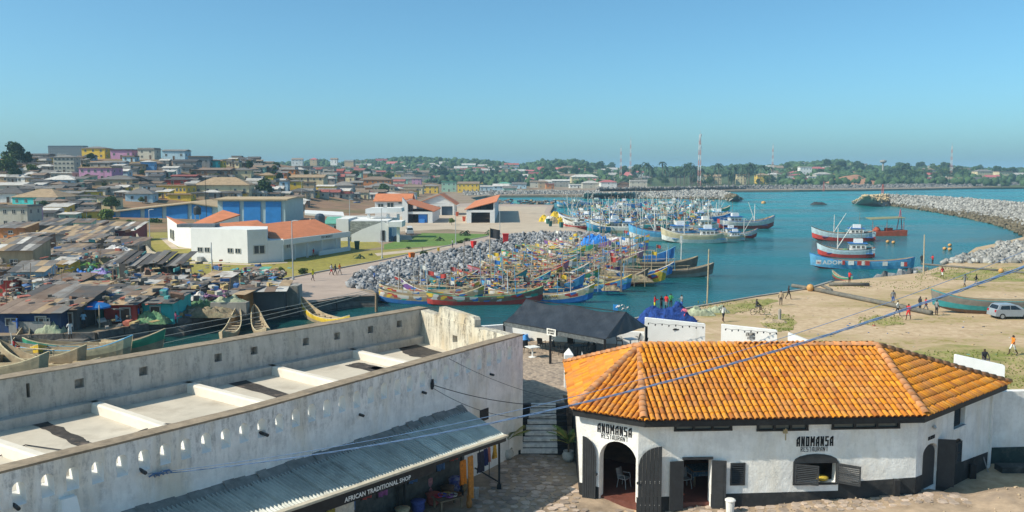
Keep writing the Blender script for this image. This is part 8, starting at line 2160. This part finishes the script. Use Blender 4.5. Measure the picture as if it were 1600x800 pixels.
deck_me = [MB().box(-L_*.46,L_*.36,-w_*.40,w_*.40,.9,1.0).mesh('deck', M_WOOD) for L_, w_ in ((14,4.2),(11,3.6))]
def trawler(label, px, py, hd, k, cols, s=1.0, house=(.66,.67,.66), hm='blue', boom=1, anchor='mid', group=None):
    b0 = P(px,py,WATER); a = radians(hd); t = thing('fishing_trawler', label, 'boat', (b0.x,b0.y,WATER), a, group); L_ = TRL[k]; t.scale = (s,s,s)
    place('hull', TR[k], t, None, None, None, [bpaint(c_) for c_ in cols]); place('deck', deck_me[k], t, None, None, None, [bpaint(hm)])
    hx = -L_*.2; w_ = 1.2; hp = paint(house, dirt=.3)
    cab = MB().box(hx-1.5,hx+1.5,-w_,w_,1.0,3.0).build('wheelhouse', hp, t, local=True)
    for x in (-.9,0,.9):
        for sg in (-1,1): place('window', WIN_ME, cab, (hx+x,sg*(w_+.01),2.35), (0,0,0 if sg < 0 else pi), (.6,1,.6))
    for y in (-.5,.5): place('window', WIN_ME, cab, (hx+1.51,y,2.4), (0,0,pi/2), (.7,1,.6))
    MB().box(hx-1.8,hx+1.9,-w_-.25,w_+.25,3.005,3.12).build('cabin_roof', bpaint(hm), t, local=True); MB().box(hx-.9,hx+.8,-.7,.7,3.13,3.95).build('upper_cabin', hp, t, local=True)
    MB().tube([(L_*.16,0,.9),(L_*.16,0,6.2)], [.13,.08], 6).build('mast', bpaint('white'), t, local=True)
    if boom: MB().tube([(L_*.16,0,2.0),(L_*.16+2.6*boom,.3,6.6)], [.1,.07], 5).build('boom', bpaint('white'), t, local=True)
    MB().tube([(hx-.6,.3,4.2),(hx-.6,.3,7)], .04, 4).build('aerial', M_WOOD, t, local=True); MB().tube([(L_*.16,0,6.1),(L_*.48,0,2.6)], .02, 4).tube([(L_*.16,0,6.1),(hx,0,4.2)], .02, 4).build('rigging', M_WIRE, t, local=True)
    for sg in (-1,1): MB().tube([(-L_*.44,sg*1.6,1.9),(-L_*.44,sg*1.6,2.6),(-.5,sg*1.75,2.6),(-.5,sg*1.75,1.9)], .04, 4).build('rail', bpaint('white'), t, local=True)
    g_ = MB().lathe([(.0,1.0),(.7,1.05),(.65,1.5),(.3,1.8),(.05,1.85)], 8, (L_*.02,-.3,0)); g_.build('net_drum', random.choice((M_NETB,M_NETBL,M_NETG)), t, local=True); return t
TRW = [('grey-white trawler with blue deck and tilted boom, farther of the two off the beach',1318,376,165,0,('red','red','paleblue','black','wood'),1.0,dict(boom=-1)),('trawler with red bottom and white wheelhouse right behind the lettered blue canoe',1322,402,165,1,('red','red','paleblue','black','wood'),.92,dict(boom=-1)),
('white and red trawler with bow right, second from the fleet edge',1153,372,-6,1,('red','red','white','blue','wood'),.8,{}),('long white and red trawler at the right edge of the fleet',1165,357,3,0,('red','red','white','blue','wood'),1.15,dict(boom=-.6)),('flat pale boat with low cabin lying across the fleet front',1085,379,174,0,('brown','white','cream','white','wood'),1.05,dict(boom=0)),
('small pale boat at the end of the flat one',1138,376,178,1,('grey','white','cream','sky','wood'),.7,dict(boom=0)),('pale blue trawler with tall white cabin left of the flat boat',1040,376,176,0,('red','white','sky','blue','wood'),1.2,{}),('bright blue hulled trawler at the far right of the fleet',1108,347,2,0,('blue','blue','blue','sky','wood'),1.0,{}),
('maroon and white trawler moored at the apron edge',920,360,158,0,('red','red','white','white','wood'),1.05,{}),('cream trawler beside the maroon one',965,364,165,0,('brown','cream','white','white','wood'),1.0,{}),('blue-cabined trawler at the apron corner',905,349,150,0,('red','white','white','blue','wood'),1.0,{})]
random.seed(90)
for (lb,px,py,hd,k,cols,s,kw) in TRW: trawler(lb,px,py,hd,k,cols,s,**kw)
hc_ = ['blue','red','green','white','sky','teal']
for i in range(30):
    py = random.uniform(320,364); px = random.uniform(885+(py-320)*.5,1120-(py-320)*.2); c1, c2 = random.choice(hc_), random.choice(hc_)
    trawler('%s and %s trawler in the dense fleet along the apron' % (c1,c2), px, py, random.choice((0,180))+random.uniform(-25,25), random.randrange(2), (random.choice(('red','blue','brown')),c1,c2,'white','wood'), random.uniform(.85,1.1), boom=random.choice((-1,1,.6)), hm=random.choice(('blue','white','green','sky')), group='trawlers of the dense fleet')
gear = []
for i in range(1400):
    py = random.uniform(318,366); q = P(random.uniform(880+(py-320)*.5,1115-(py-320)*.2), py, WATER); q.z = random.uniform(-.8,1.8); gear.append((q, random.uniform(.3,1.1)))
clutter('trawler_gear', 'nets, floats and crates crowding the trawler decks', gear, M_GEAR)
mm_ = MB()
for i in range(70):
    py = random.uniform(318,362); q = P(random.uniform(885,1115), py, WATER+1); mm_.tube([q, q+Vector((random.gauss(0,.9),0,random.uniform(4,8)))], .08, 4)
tag(mm_.build('fleet_masts', ramp_mat('mast_paint',[(.6,.6,.58),(.5,.45,.38),(.3,.25,.2),(.6,.58,.5)])), 'masts and derricks bristling above the trawler fleet', 'masts', kind='stuff')
ad = canoe('long blue canoe with white lettering and flag panels off the beach', 1347, 419.5, 176, 2, ('red','sky','sky','blue','wood'), s=1.03, poles=0, anchor='mid')
a_ = radians(176); ex_ = Vector((cos(a_),sin(a_),0)); oc = Vector(ad.location); wside = Vector((-ex_.y,ex_.x,0)); wside = wside if wside.y < 0 else -wside
def adp(px, py): d_ = ray(px,py); n_ = wside; t_ = (oc+wside*1.22).dot(n_)/d_.dot(n_); q = d_*t_; return Vector((q.x,q.y,q.z+CAMZ if False else CAMZ+d_.z*t_))
def plate(px, py, w_, h_, col): q = adp(px,py)+wside*.02; MB().obox(q, ex_*w_, wside*.02, Vector((0,0,h_))).build('painted_panel', bpaint(col), ad)
for (px,w_,c_) in ((1279,.42,'white'),(1330,.45,'white'),(1348,.9,'red'),(1349,.3,'white'),(1356,.3,'red'),(1318,.22,'red'),(1410,.25,'white'),(1415,.25,'red'),(1383,.4,'white')): plate(px,409.5+(px-1279)*.025,w_,.36,c_)
letter(ad, text_mesh('ADOM', .95, bpaint('white'), bold=.02, xs=1.15), adp(1301,413)+wside*.03, -ex_ if ex_.x < 0 else ex_); letter(ad, text_mesh('383', .4, bpaint('red'), bold=.01), adp(1279,411.5)+wside*.05, -ex_ if ex_.x < 0 else ex_)
letter(canr, text_mesh('ANUGA ANA', .55, bpaint('deep') if 'deep' in BP else bpaint('black'), bold=.01), Vector(canr.location)+Vector((.5,-1.08,.62)), (1,-.1,0)); 
for (px,py,lb,s_) in [(1316,437,'small green and red dory with a planked deck at the shore',.42),(1395,418,'small brown dory moored beside the lettered canoe',.4)]: canoe(lb,px,py,100 if s_ > .41 else 175,1,('red','red','green' if s_ > .41 else 'brown','white','wood'),s=s_,poles=0,name='dory',anchor='mid')
b0 = P(1384,368,WATER); br_ = thing('dredging_barge', 'rust-red dredging barge under a flat olive canopy', 'boat', b0, .03); RUST = mat('rusty_red', (.33,.07,.035), .8, .3, .8, .3, dirt=.4, dcol=(.12,.05,.03), dscale=.6)
MB().add([(-4.6,-1.8,0),(4.7,-1.8,-.3),(4.7,1.8,-.3),(-4.6,1.8,0),(-5.2,-1.8,.9),(4.8,-1.8,1.5),(4.8,1.8,1.5),(-5.2,1.8,.9)], [(0,3,2,1),(4,5,6,7),(0,1,5,4),(1,2,6,5),(2,3,7,6),(3,0,4,7)]).build('hull', RUST, br_, local=True)
for x in (-4.2,-.5,3.9): MB().tube([(x,-1.5,.9),(x,-1.5,4.5)], .06, 5).build('post', RUST, br_, local=True)
slab(MB(), [(-4.8,-1.8,4.3),(4.2,-1.8,4.7),(4.2,1.8,4.9),(-4.8,1.8,4.6)], .12).build('canopy', mat('olive_canopy',(.22,.22,.12),.8,.2,1,.2), br_, local=True)
for x in (2.8,4.2): MB().tube([(x,0,1.3),(3.6,0,6.8)], .12, 5).build('gantry', plastic((.4,.12,.15)), br_, local=True)
MB().lathe([(.9,.9),(1.0,1.4),(.5,2.2),(.1,2.3)], 9, (-2.4,0,0)).build('pump', RUST, br_, local=True); MB().box(-.2,1.5,-.6,.6,1.2,2.0).build('engine', RUST, br_, local=True)
M_BUOY = mat('tan_buoy', (.5,.28,.1), .6, .2, 3, .1)
for (px,py,lb) in [(1360,376.5,'round tan float nearest the dredging barge'),(1387,379.5,'tan float in the middle of the floating line'),(1396,380.5,'longer tan float right of the middle one'),(1476,390.5,'tan float pair by the beach, left one'),(1484,391.5,'tan float pair by the beach, right one'),(1484,385,'dark tan float above the pair by the beach'),(1479,409,'tan float stranded at the boulder beach, left'),(1491,407,'tan float stranded at the boulder beach, right'),(1193,318,'rusty mooring buoy alone in the harbour mouth')]:
    b0 = P(px,py,WATER); o = MB().lathe([(.05,-.5),(.4,-.45),(.5,-.1),(.5,.1),(.4,.45),(.05,.5)], 10).build('float', M_BUOY, smooth_=True); o.location = (b0.x,b0.y,WATER+.3); o.rotation_euler = (0,pi/2,.2); s_ = 2.0 if px == 1193 else .7; o.scale = (s_,s_,s_); tag(o, lb, 'buoy')
b0 = P(1279,320,WATER); o = heap('half_sunk_wreck', 'dark rounded wreck barely above water in the harbour', 'wreck', (b0.x,b0.y,WATER), 8, 4, 1.8, mat('dark_wreck',(.04,.045,.05),.7,.2,1,.2), 2)
for (px,yb,yt,lb,m,fl) in [(1105,473,388,'tall wooden pole at the water edge of the foreshore',M_WOODPALE,0),(1443,430,366,'leaning wooden pole at the boulder beach',M_WOODPALE,0),(1064,410,368,'white paddle pole standing in the harbour',bpaint('white'),1),(765,430,355,'flagstaff with black flag rising from the canoes by the rocks',M_WOODPALE,2),(588,487,458,'stout timber post at the river mouth behind the battery',M_WOOD,0)]:
    b0 = P(px,yb,SAND if px in (1105,1443) else WATER); h = (yb-yt)*b0.y/FPX; t = thing('pole', lb, 'pole', b0); MB().tube([(0,0,-.6),(.03*h*(-.8 if px == 1443 else .3),0,h)], [.2 if px == 588 else .1,.16 if px == 588 else .07], 6).build('shaft', m, t, local=True)
    if fl == 1: MB().box(-.25,.25,-.03,.03,h-1.4,h).build('blade', m, t, local=True)
    if fl == 2: f_ = MB(); f_.grid(lambda u, v: Vector((.05+u*1.6,.1*sin(u*6),h-.1-v*1.5-.3*u)), 8, 3); f_.build('flag', bpaint('black'), t, local=True)
for (xa,ya,za,xb,yb,zb,lb) in [(588,462,.2,-40,560,2.5,'uppermost wire from the timber post across the river'),(588,468,0,-40,578,2,'middle wire from the timber post across the river'),(588,474,-.2,-40,597,1.6,'lowest wire from the timber post across the river')]:
    a = P(588,487,WATER); cable('river_wire', lb, Vector((a.x,a.y,za+.6)), PY(xb,yb,70), .4, .028, mat('pale_wire',(.35,.36,.33),.6,.1,2,0), 40)
M_NETY = mat('yellow_net', (.6,.42,.03), .9, .4, 2, .8, dirt=.35, dcol=(.2,.16,.06), dscale=.8, bdist=.2)
for i, (px,py,lb,m) in enumerate([(851,346,'yellow net pile furthest left on the apron',M_NETY),(868,340,'yellow net pile behind, with dark net',M_NETY),(860,347,'white and orange striped net pile between the yellow ones',M_TARPW),(874,349,'rounded yellow net pile nearest the trawlers',M_NETY),(866,349,'dark olive net pile among the yellow ones',M_NETB)]): heap('net_heap', lb, 'net', P(px,py,LAND), 3.6, 3, 2.2, m, i)
hp_ = []
for i in range(150): q = P(random.uniform(745,900), random.uniform(317,319.5), LAND); q.z = LAND+random.uniform(0,1.6); hp_.append((q, random.uniform(.8,2.4)))
clutter('quay_clutter', 'dark nets, canoes and boxes lining the far edge of the apron', hp_, M_SCRAP)
# PEOPLE AND SMALL THINGS OF THE FORESHORE
def body_mesh(pose):
    """one continuous figure facing -y, 1.7 m tall; slots skin, shirt, shorts, hair"""
    J = dict(pel=(0,0,.93,.145,.11), spi=(0,0,1.12,.135,.10), che=(0,0,1.33,.165,.11), nec=(0,.01,1.47,.055,.055), hea=(0,-.015,1.57,.078,.09), top=(0,-.005,1.665,.07,.08))
    for s, n in ((-1,'l'),(1,'r')):
        J.update({'sh'+n:(s*.18,0,1.39,.062,.062),'el'+n:(s*.25,.02,1.12,.045,.045),'wr'+n:(s*.26,-.06,.90,.033,.033),'ha'+n:(s*.255,-.09,.80,.038,.025),'hi'+n:(s*.09,0,.86,.095,.095),'kn'+n:(s*.105,-.02,.49,.06,.06),'an'+n:(s*.105,.02,.09,.042,.042),'to'+n:(s*.115,-.15,.035,.04,.03)})
    if pose == 'walk':
        for n, f in (('l',1),('r',-1)):
            J['kn'+n] = (J['kn'+n][0],-.02-.16*f,.51,.06,.06); J['an'+n] = (J['an'+n][0],.06-.30*f,.10+(0 if f > 0 else .05),.042,.042); J['to'+n] = (J['to'+n][0],-.10-.32*f,.04,.04,.03)
            J['el'+n] = (J['el'+n][0],.05+.12*f,1.13,.045,.045); J['wr'+n] = (J['wr'+n][0],-.05+.16*f,.92,.033,.033); J['ha'+n] = (J['ha'+n][0],-.1+.16*f,.84,.038,.025)
    if pose == 'carry':
        for n, s in (('l',-1),('r',1)): J['el'+n] = (s*.25,-.1,1.15,.045,.045); J['wr'+n] = (s*.14,-.32,1.18,.033,.033); J['ha'+n] = (s*.08,-.38,1.2,.038,.025)
    if pose == 'sit':
        for n, s in (('l',-1),('r',1)): J['kn'+n] = (s*.14,-.42,.95,.06,.06); J['an'+n] = (s*.13,-.40,.52,.042,.042); J['to'+n] = (s*.13,-.56,.48,.04,.03); J['el'+n] = (s*.24,-.16,1.16,.045,.045); J['wr'+n] = (s*.18,-.36,1.02,.033,.033); J['ha'+n] = (s*.17,-.44,.98,.038,.025)
    ed = [('pel','spi'),('spi','che'),('che','nec'),('nec','hea'),('hea','top')]
    for n in 'lr': ed += [('che','sh'+n),('sh'+n,'el'+n),('el'+n,'wr'+n),('wr'+n,'ha'+n),('pel','hi'+n),('hi'+n,'kn'+n),('kn'+n,'an'+n),('an'+n,'to'+n)]
    ks = list(J); me = bpy.data.meshes.new('body'); me.from_pydata([J[k][:3] for k in ks], [(ks.index(a),ks.index(b_)) for a,b_ in ed], [])
    o = bpy.data.objects.new('body', me); COL.objects.link(o); o.modifiers.new('s','SKIN'); ss = o.modifiers.new('u','SUBSURF'); ss.levels = 1
    for i, k in enumerate(ks): v = me.skin_vertices[0].data[i]; v.radius = J[k][3:5]; v.use_root = (k == 'pel')
    bpy.context.view_layer.update(); em = bpy.data.meshes.new_from_object(o.evaluated_get(bpy.context.evaluated_depsgraph_get())); bpy.data.objects.remove(o, do_unlink=True)
    for i in range(4): em.materials.append(M_DARK)
    for p in em.polygons:
        x, y, z = p.center; k = 0
        if z > 1.625 or (z > 1.54 and y > .03): k = 3
        elif .92 < z < 1.45 and not (abs(x) > .19 and z < 1.16): k = 1
        elif (.5 if pose != 'sit' else .8) < z <= .96 and abs(x) < .21: k = 2
        p.material_index = k; p.use_smooth = True
    bm = bmesh.new(); bm.from_mesh(em)
    for (cx,cy,cz,r) in ((0,-.105,1.56,.016),(-.03,-.098,1.59,.010),(.03,-.098,1.59,.010),(-.082,-.01,1.575,.018),(.082,-.01,1.575,.018),(0,-.1,1.525,.014)): bmesh.ops.create_icosphere(bm, subdivisions=1, radius=r, matrix=Matrix.Translation((cx,cy,cz)))
    bm.to_mesh(em); bm.free(); return em
BODY = {k: body_mesh(k) for k in ('stand','walk','carry','sit')}
M_SKIN = mat('dark_skin', (.065,.035,.022), .55, .15, 5, 0); M_HAIR = mat('black_hair', (.01,.009,.008), .9, .1, 5, 0)
CL = dict(white=(.65,.65,.63), red=(.5,.03,.03), black=(.03,.03,.035), blue=(.04,.12,.4), yellow=(.7,.65,.03), orange=(.7,.2,.02), pink=(.5,.12,.2), sky=(.25,.45,.6), green=(.06,.3,.1), grey=(.2,.2,.2), tan=(.4,.3,.2))
def person(label, px, py, shirt, shorts, pose='stand', rz=None, z=SAND, s=1.0, dz=0.0):
    b0 = P(px,py,z); t = place('person', BODY[pose], None, (b0.x,b0.y,z+dz), (0,0,random.uniform(-3,3) if rz is None else rz), (s,s,s), [M_SKIN, mat('cloth_'+shirt,CL[shirt],.9,.15,6,.1), mat('cloth_'+shorts,CL[shorts],.9,.15,6,.1), M_HAIR]); return tag(t, label, 'person')
random.seed(6)
for a in [('person in white shirt and black trousers walking beyond the wall panels',1130,503,'white','black','walk',.3),('person in striped dark top standing at the long pipe',1395,476,'grey','blue','stand',0),('person in white top and black shorts running left of the one in red',1402,494,'white','black','walk',1.2),('person in red shirt playing in front of the group on the sand',1419,500,'red','red','walk',-.8),
    ('person in black at the left of the pair behind the pipe',1437,487,'black','black','stand'),('person in red shirt and dark trousers beside the one in black',1446,489,'red','grey','walk',1.4),('person in dark clothes carrying a bag, right of the group',1463,493,'grey','black','stand'),('person in red top walking on the green weeds',1472,435,'red','white','walk',.5),
    ('person in dark clothes by the leaning pole',1440,414,'black','black','stand'),('person in maroon standing right of the leaning pole',1457,414,'red','black','carry'),('person in grey on the grass left of the blue cable',1507,448,'grey','grey','walk'),('person in dark clothes on the grass right of the blue cable',1525,448,'black','grey','walk'),
    ('child in bright orange shirt on the turf at the right',1582,555,'orange','white','walk',-1.5),('person in black sitting behind the white wall at the right',1537,579,'black','grey','sit',0),('person in red working at the small dory',1327,443,'red','black','carry',2),('person in dark shirt at the harbour edge wall, left one',1220,477,'tan','black','stand'),('person in dark clothes near the tan ball float',1232,468,'black','black','walk'),
    ('person in red and yellow at the left of the blue nets',1023,485,'red','yellow','carry',1.2),('person in dark shirt bending over the blue nets',1033,486,'black','black','carry',.6),('person in red shirt behind the blue nets',1041,484,'red','grey','stand'),('person in green behind the blue nets',1048,482,'green','black','carry',0),('person in dark blue at the right of the blue nets',1065,484,'grey','blue','carry',-1.2),
    ('person in blue seated before the blue nets',1062,503,'blue','blue','sit',.5),('person in pink-red seated at the right foot of the blue nets',1069,505,'pink','red','sit',-.5)]: person(*a[:6], rz=a[6] if len(a) > 6 else None)
for a in [('person in dark clothes standing near the block hut on the promenade',441,449,'black','grey','stand'),('person in a yellow vest on the promenade',489,439,'yellow','black','walk',1.2),('person in white top left of the three walkers',518,430,'white','red','walk',1.5),('person in black in the middle of the three walkers',524,430,'black','black','walk',1.5),('person in orange at the right of the three walkers',531,429,'orange','grey','walk',1.5),
    ('person in blue standing on the rocks',585,443,'blue','black','stand'),('person crouching at the lawn kerb in brown',660,397,'tan','black','sit'),('person in white at the far end of the kerb',707,387,'white','black','stand'),('person before the fish market verandah',490,403,'red','tan','walk')]: person(*a[:6], rz=a[6] if len(a) > 6 else None, z=LAND, dz=(-.45 if a[5] == 'sit' else 0))
for a in [('person in red before the blue shop row',81,516,'red','grey','stand'),('person in pale shirt right of the one in red at the shops',98,518,'tan','tan','stand'),('person in dark clothes left of the parasol',124,514,'black','black','stand'),('person in sky-blue shirt left of the parasol',131,514,'sky','black','stand'),('person in blue before the turquoise shop',217,504,'blue','tan','walk'),('person in brown behind the one in blue at the turquoise shop',222,503,'tan','black','stand'),
    ('person in sky-blue seated by the red shop door',182,508,'sky','sky','sit'),('person in bright sky-blue by the net heaps',276,494,'sky','grey','carry'),('person in pink at the net bin',369,489,'pink','grey','stand'),('person bending in blue at the left shop counter',28,521,'blue','blue','carry')]: person(*a[:6], z=LAND, dz=(-.45 if a[5] == 'sit' else 0))
person('person in a white dress on the lower quay step',110,530,'white','white','carry',z=-1.0); person('person in pink shirt at the water side of the quay wall',275,512,'pink','black','carry',z=-1.2); person('person in red sitting in a river canoe at the left',23,566,'red','grey','sit',z=WATER, dz=.4)
tag(MB().box(109/110*P(110,530,-1).x-1.5,P(110,530,-1).x+1.5,P(110,530,-1).y-.6,P(110,530,-1).y+1.6,WATER-.5,-1.0).build('landing_step', M_QUAY), 'low masonry landing step under the quay', 'step'); q = P(275,512,-1.2); tag(MB().box(q.x-1,q.x+1,q.y-.5,q.y+1.4,WATER-.5,-1.2).build('landing_step', M_QUAY), 'small masonry ledge at the foot of the quay by the net heaps', 'step')
q = P(1184,492,SAND); bk_ = thing('bicycle', 'bicycle ridden across the sand', 'bicycle', q, .15)
for x in (-.5,.5):
    w_ = MB(); n = 20
    w_.tube([(x+.33*cos(6.2832*i/n),0,.33+.33*sin(6.2832*i/n)) for i in range(n+1)], .025, 5, caps=False); w_.build('wheel', M_TYRE, bk_, local=True)
MB().tube([(-.5,0,.33),(-.05,0,.33),(.38,0,.8),(-.2,0,.8),(-.05,0,.33)], .022, 5).tube([(-.5,0,.33),(-.22,0,.85)], .02, 5).tube([(.5,0,.33),(.36,0,.98)], .022, 5).build('frame', M_BLACK, bk_, local=True); MB().tube([(.36,-.25,1.0),(.36,.25,1.0)], .018, 5).build('handlebar', M_BLACK, bk_, local=True); MB().box(-.34,-.1,-.07,.07,.86,.91).build('saddle', M_BLACK, bk_, local=True)
t = person('person in dark shirt riding the bicycle',1184,492,'black','grey','sit',rz=pi/2+.15); t.location = (q.x-.15,q.y-.02,SAND+.05)
car('silver hatchback parked on the sand at the right edge', P(1577,497,SAND), .02, (.3,.34,.38))
canoe('weathered dark blue canoe beached beside the silver car', 1562, 484, 172, 2, ('brown','teal','grey','teal','wood'), s=.8, poles=0, anchor='mid', z=SAND+.42)
q = P(1043,503,SAND); heap('net_pile', 'big pile of blue fishing nets on the foreshore', 'net', q, 5.8, 3.0, 2.0, M_NETBL, 5, sharp=.9)
heap('net_heap', 'pale green net heap right of the big blue pile', 'net', P(1093,492,SAND), 3.2, 1.6, .9, M_NETP, 11); heap('net_heap', 'flatter pale green net heap further right', 'net', P(1121,488,SAND), 2.6, 1.4, .8, M_NETP, 12); heap('net_heap', 'small white cement rubble heap by the stub post', 'rubble', P(1208,503,SAND), 2.6, 1.8, .4, MC['rubble_stone'], 13)
M_PIPEG = mat('dredge_pipe', (.13,.125,.11), .8, .25, 2, .2, dirt=.3, dcol=(.3,.24,.17), dscale=.6)
def pipe(label, a, b_, r): return tag(MB().tube([P(*a,SAND)+Vector((0,0,r)), (P(*a,SAND)+P(*b_,SAND))/2+Vector((0,.2,r)), P(*b_,SAND)+Vector((0,0,r))], r, 10).build('pipe', M_PIPEG, smooth_=True), label, 'pipe')
pipe('long dark dredge pipe lying across the sand', (1272,455), (1455,493), .27); pipe('short pipe end at the harbour edge wall', (1238,449), (1262,453), .24); pipe('short grey pipe lying beyond the long one', (1296,447), (1358,447.5), .24); pipe('small pipe stub between the two pipes', (1284,448), (1299,455), .18); pipe('thin pipe line through the weeds below the boulder beach', (1440,414), (1560,424), .16); pipe('thin pipe line running out of the picture at the right', (1568,426), (1680,432), .16)
for (px,py,r,lb) in ((1266,455,.48,'large tan ball float at the end of the long pipe'),(1564,427,.4,'orange float joining the thin pipes')):
    q = P(px,py,SAND); o = MB().lathe([(.1*r,-r),(.7*r,-.72*r),(r,0),(.7*r,.72*r),(.1*r,r)], 14).build('ball_float', M_BUOY, smooth_=True); o.location = q+Vector((0,0,r*.9)); tag(o, lb, 'float')
q = P(1218,500,SAND); tag(MB().lathe([(.16,-.2),(.16,1.0),(.1,1.12),(.02,1.15)], 8, tuple(q)).build('stub_post', paint(C['concrete'])), 'short concrete post in the weeds', 'post')
for i in range(9):
    q = P(1375+i*8+random.uniform(-3,3), 436-i*1.2+random.uniform(-1,1), -1.0); r = random.uniform(.5,1.0); o = place('boulder', random.choice(variants), None, q, (random.random()*6,random.random()*6,0), (r*1.4,r,r*.7)); tag(o, 'grey boulder at the shore below the brown dory', 'boulder', 'boulders at the shore by the dory')
bx_ = []
for i in range(120): q = P(random.uniform(1190,1600), random.uniform(455,560), SAND); q.z = SAND+.03; bx_.append((q, random.uniform(.08,.25)))
clutter('litter', 'bits of litter strewn over the sandy foreshore', bx_, M_SCRAP)
# HAZE
hz_ = MB().box(-6200, 9200, -500, 12300, WATER-2.6, 72.0)
M_HAZE = bpy.data.materials.new('sea_haze'); M_HAZE.use_nodes = True
nt = M_HAZE.node_tree; nt.nodes.remove(nt.nodes['Principled BSDF'])
pv = nt.nodes.new('ShaderNodeVolumePrincipled'); pv.inputs['Color'].default_value = (.45,.76,1.0,1); pv.inputs['Density'].default_value = 0.00021; pv.inputs['Anisotropy'].default_value = 0.0
nt.links.new(pv.outputs[0], nt.nodes['Material Output'].inputs['Volume'])
hz_o = hz_.build('haze', M_HAZE); tag(hz_o, 'thin blue sea haze over the harbour and town', 'haze', kind='stuff')
for o in bpy.data.objects:
    if 'label' in o: o['label'] = re.sub(r'\bsky\b(?!-blue)', 'pale blue', o['label'])
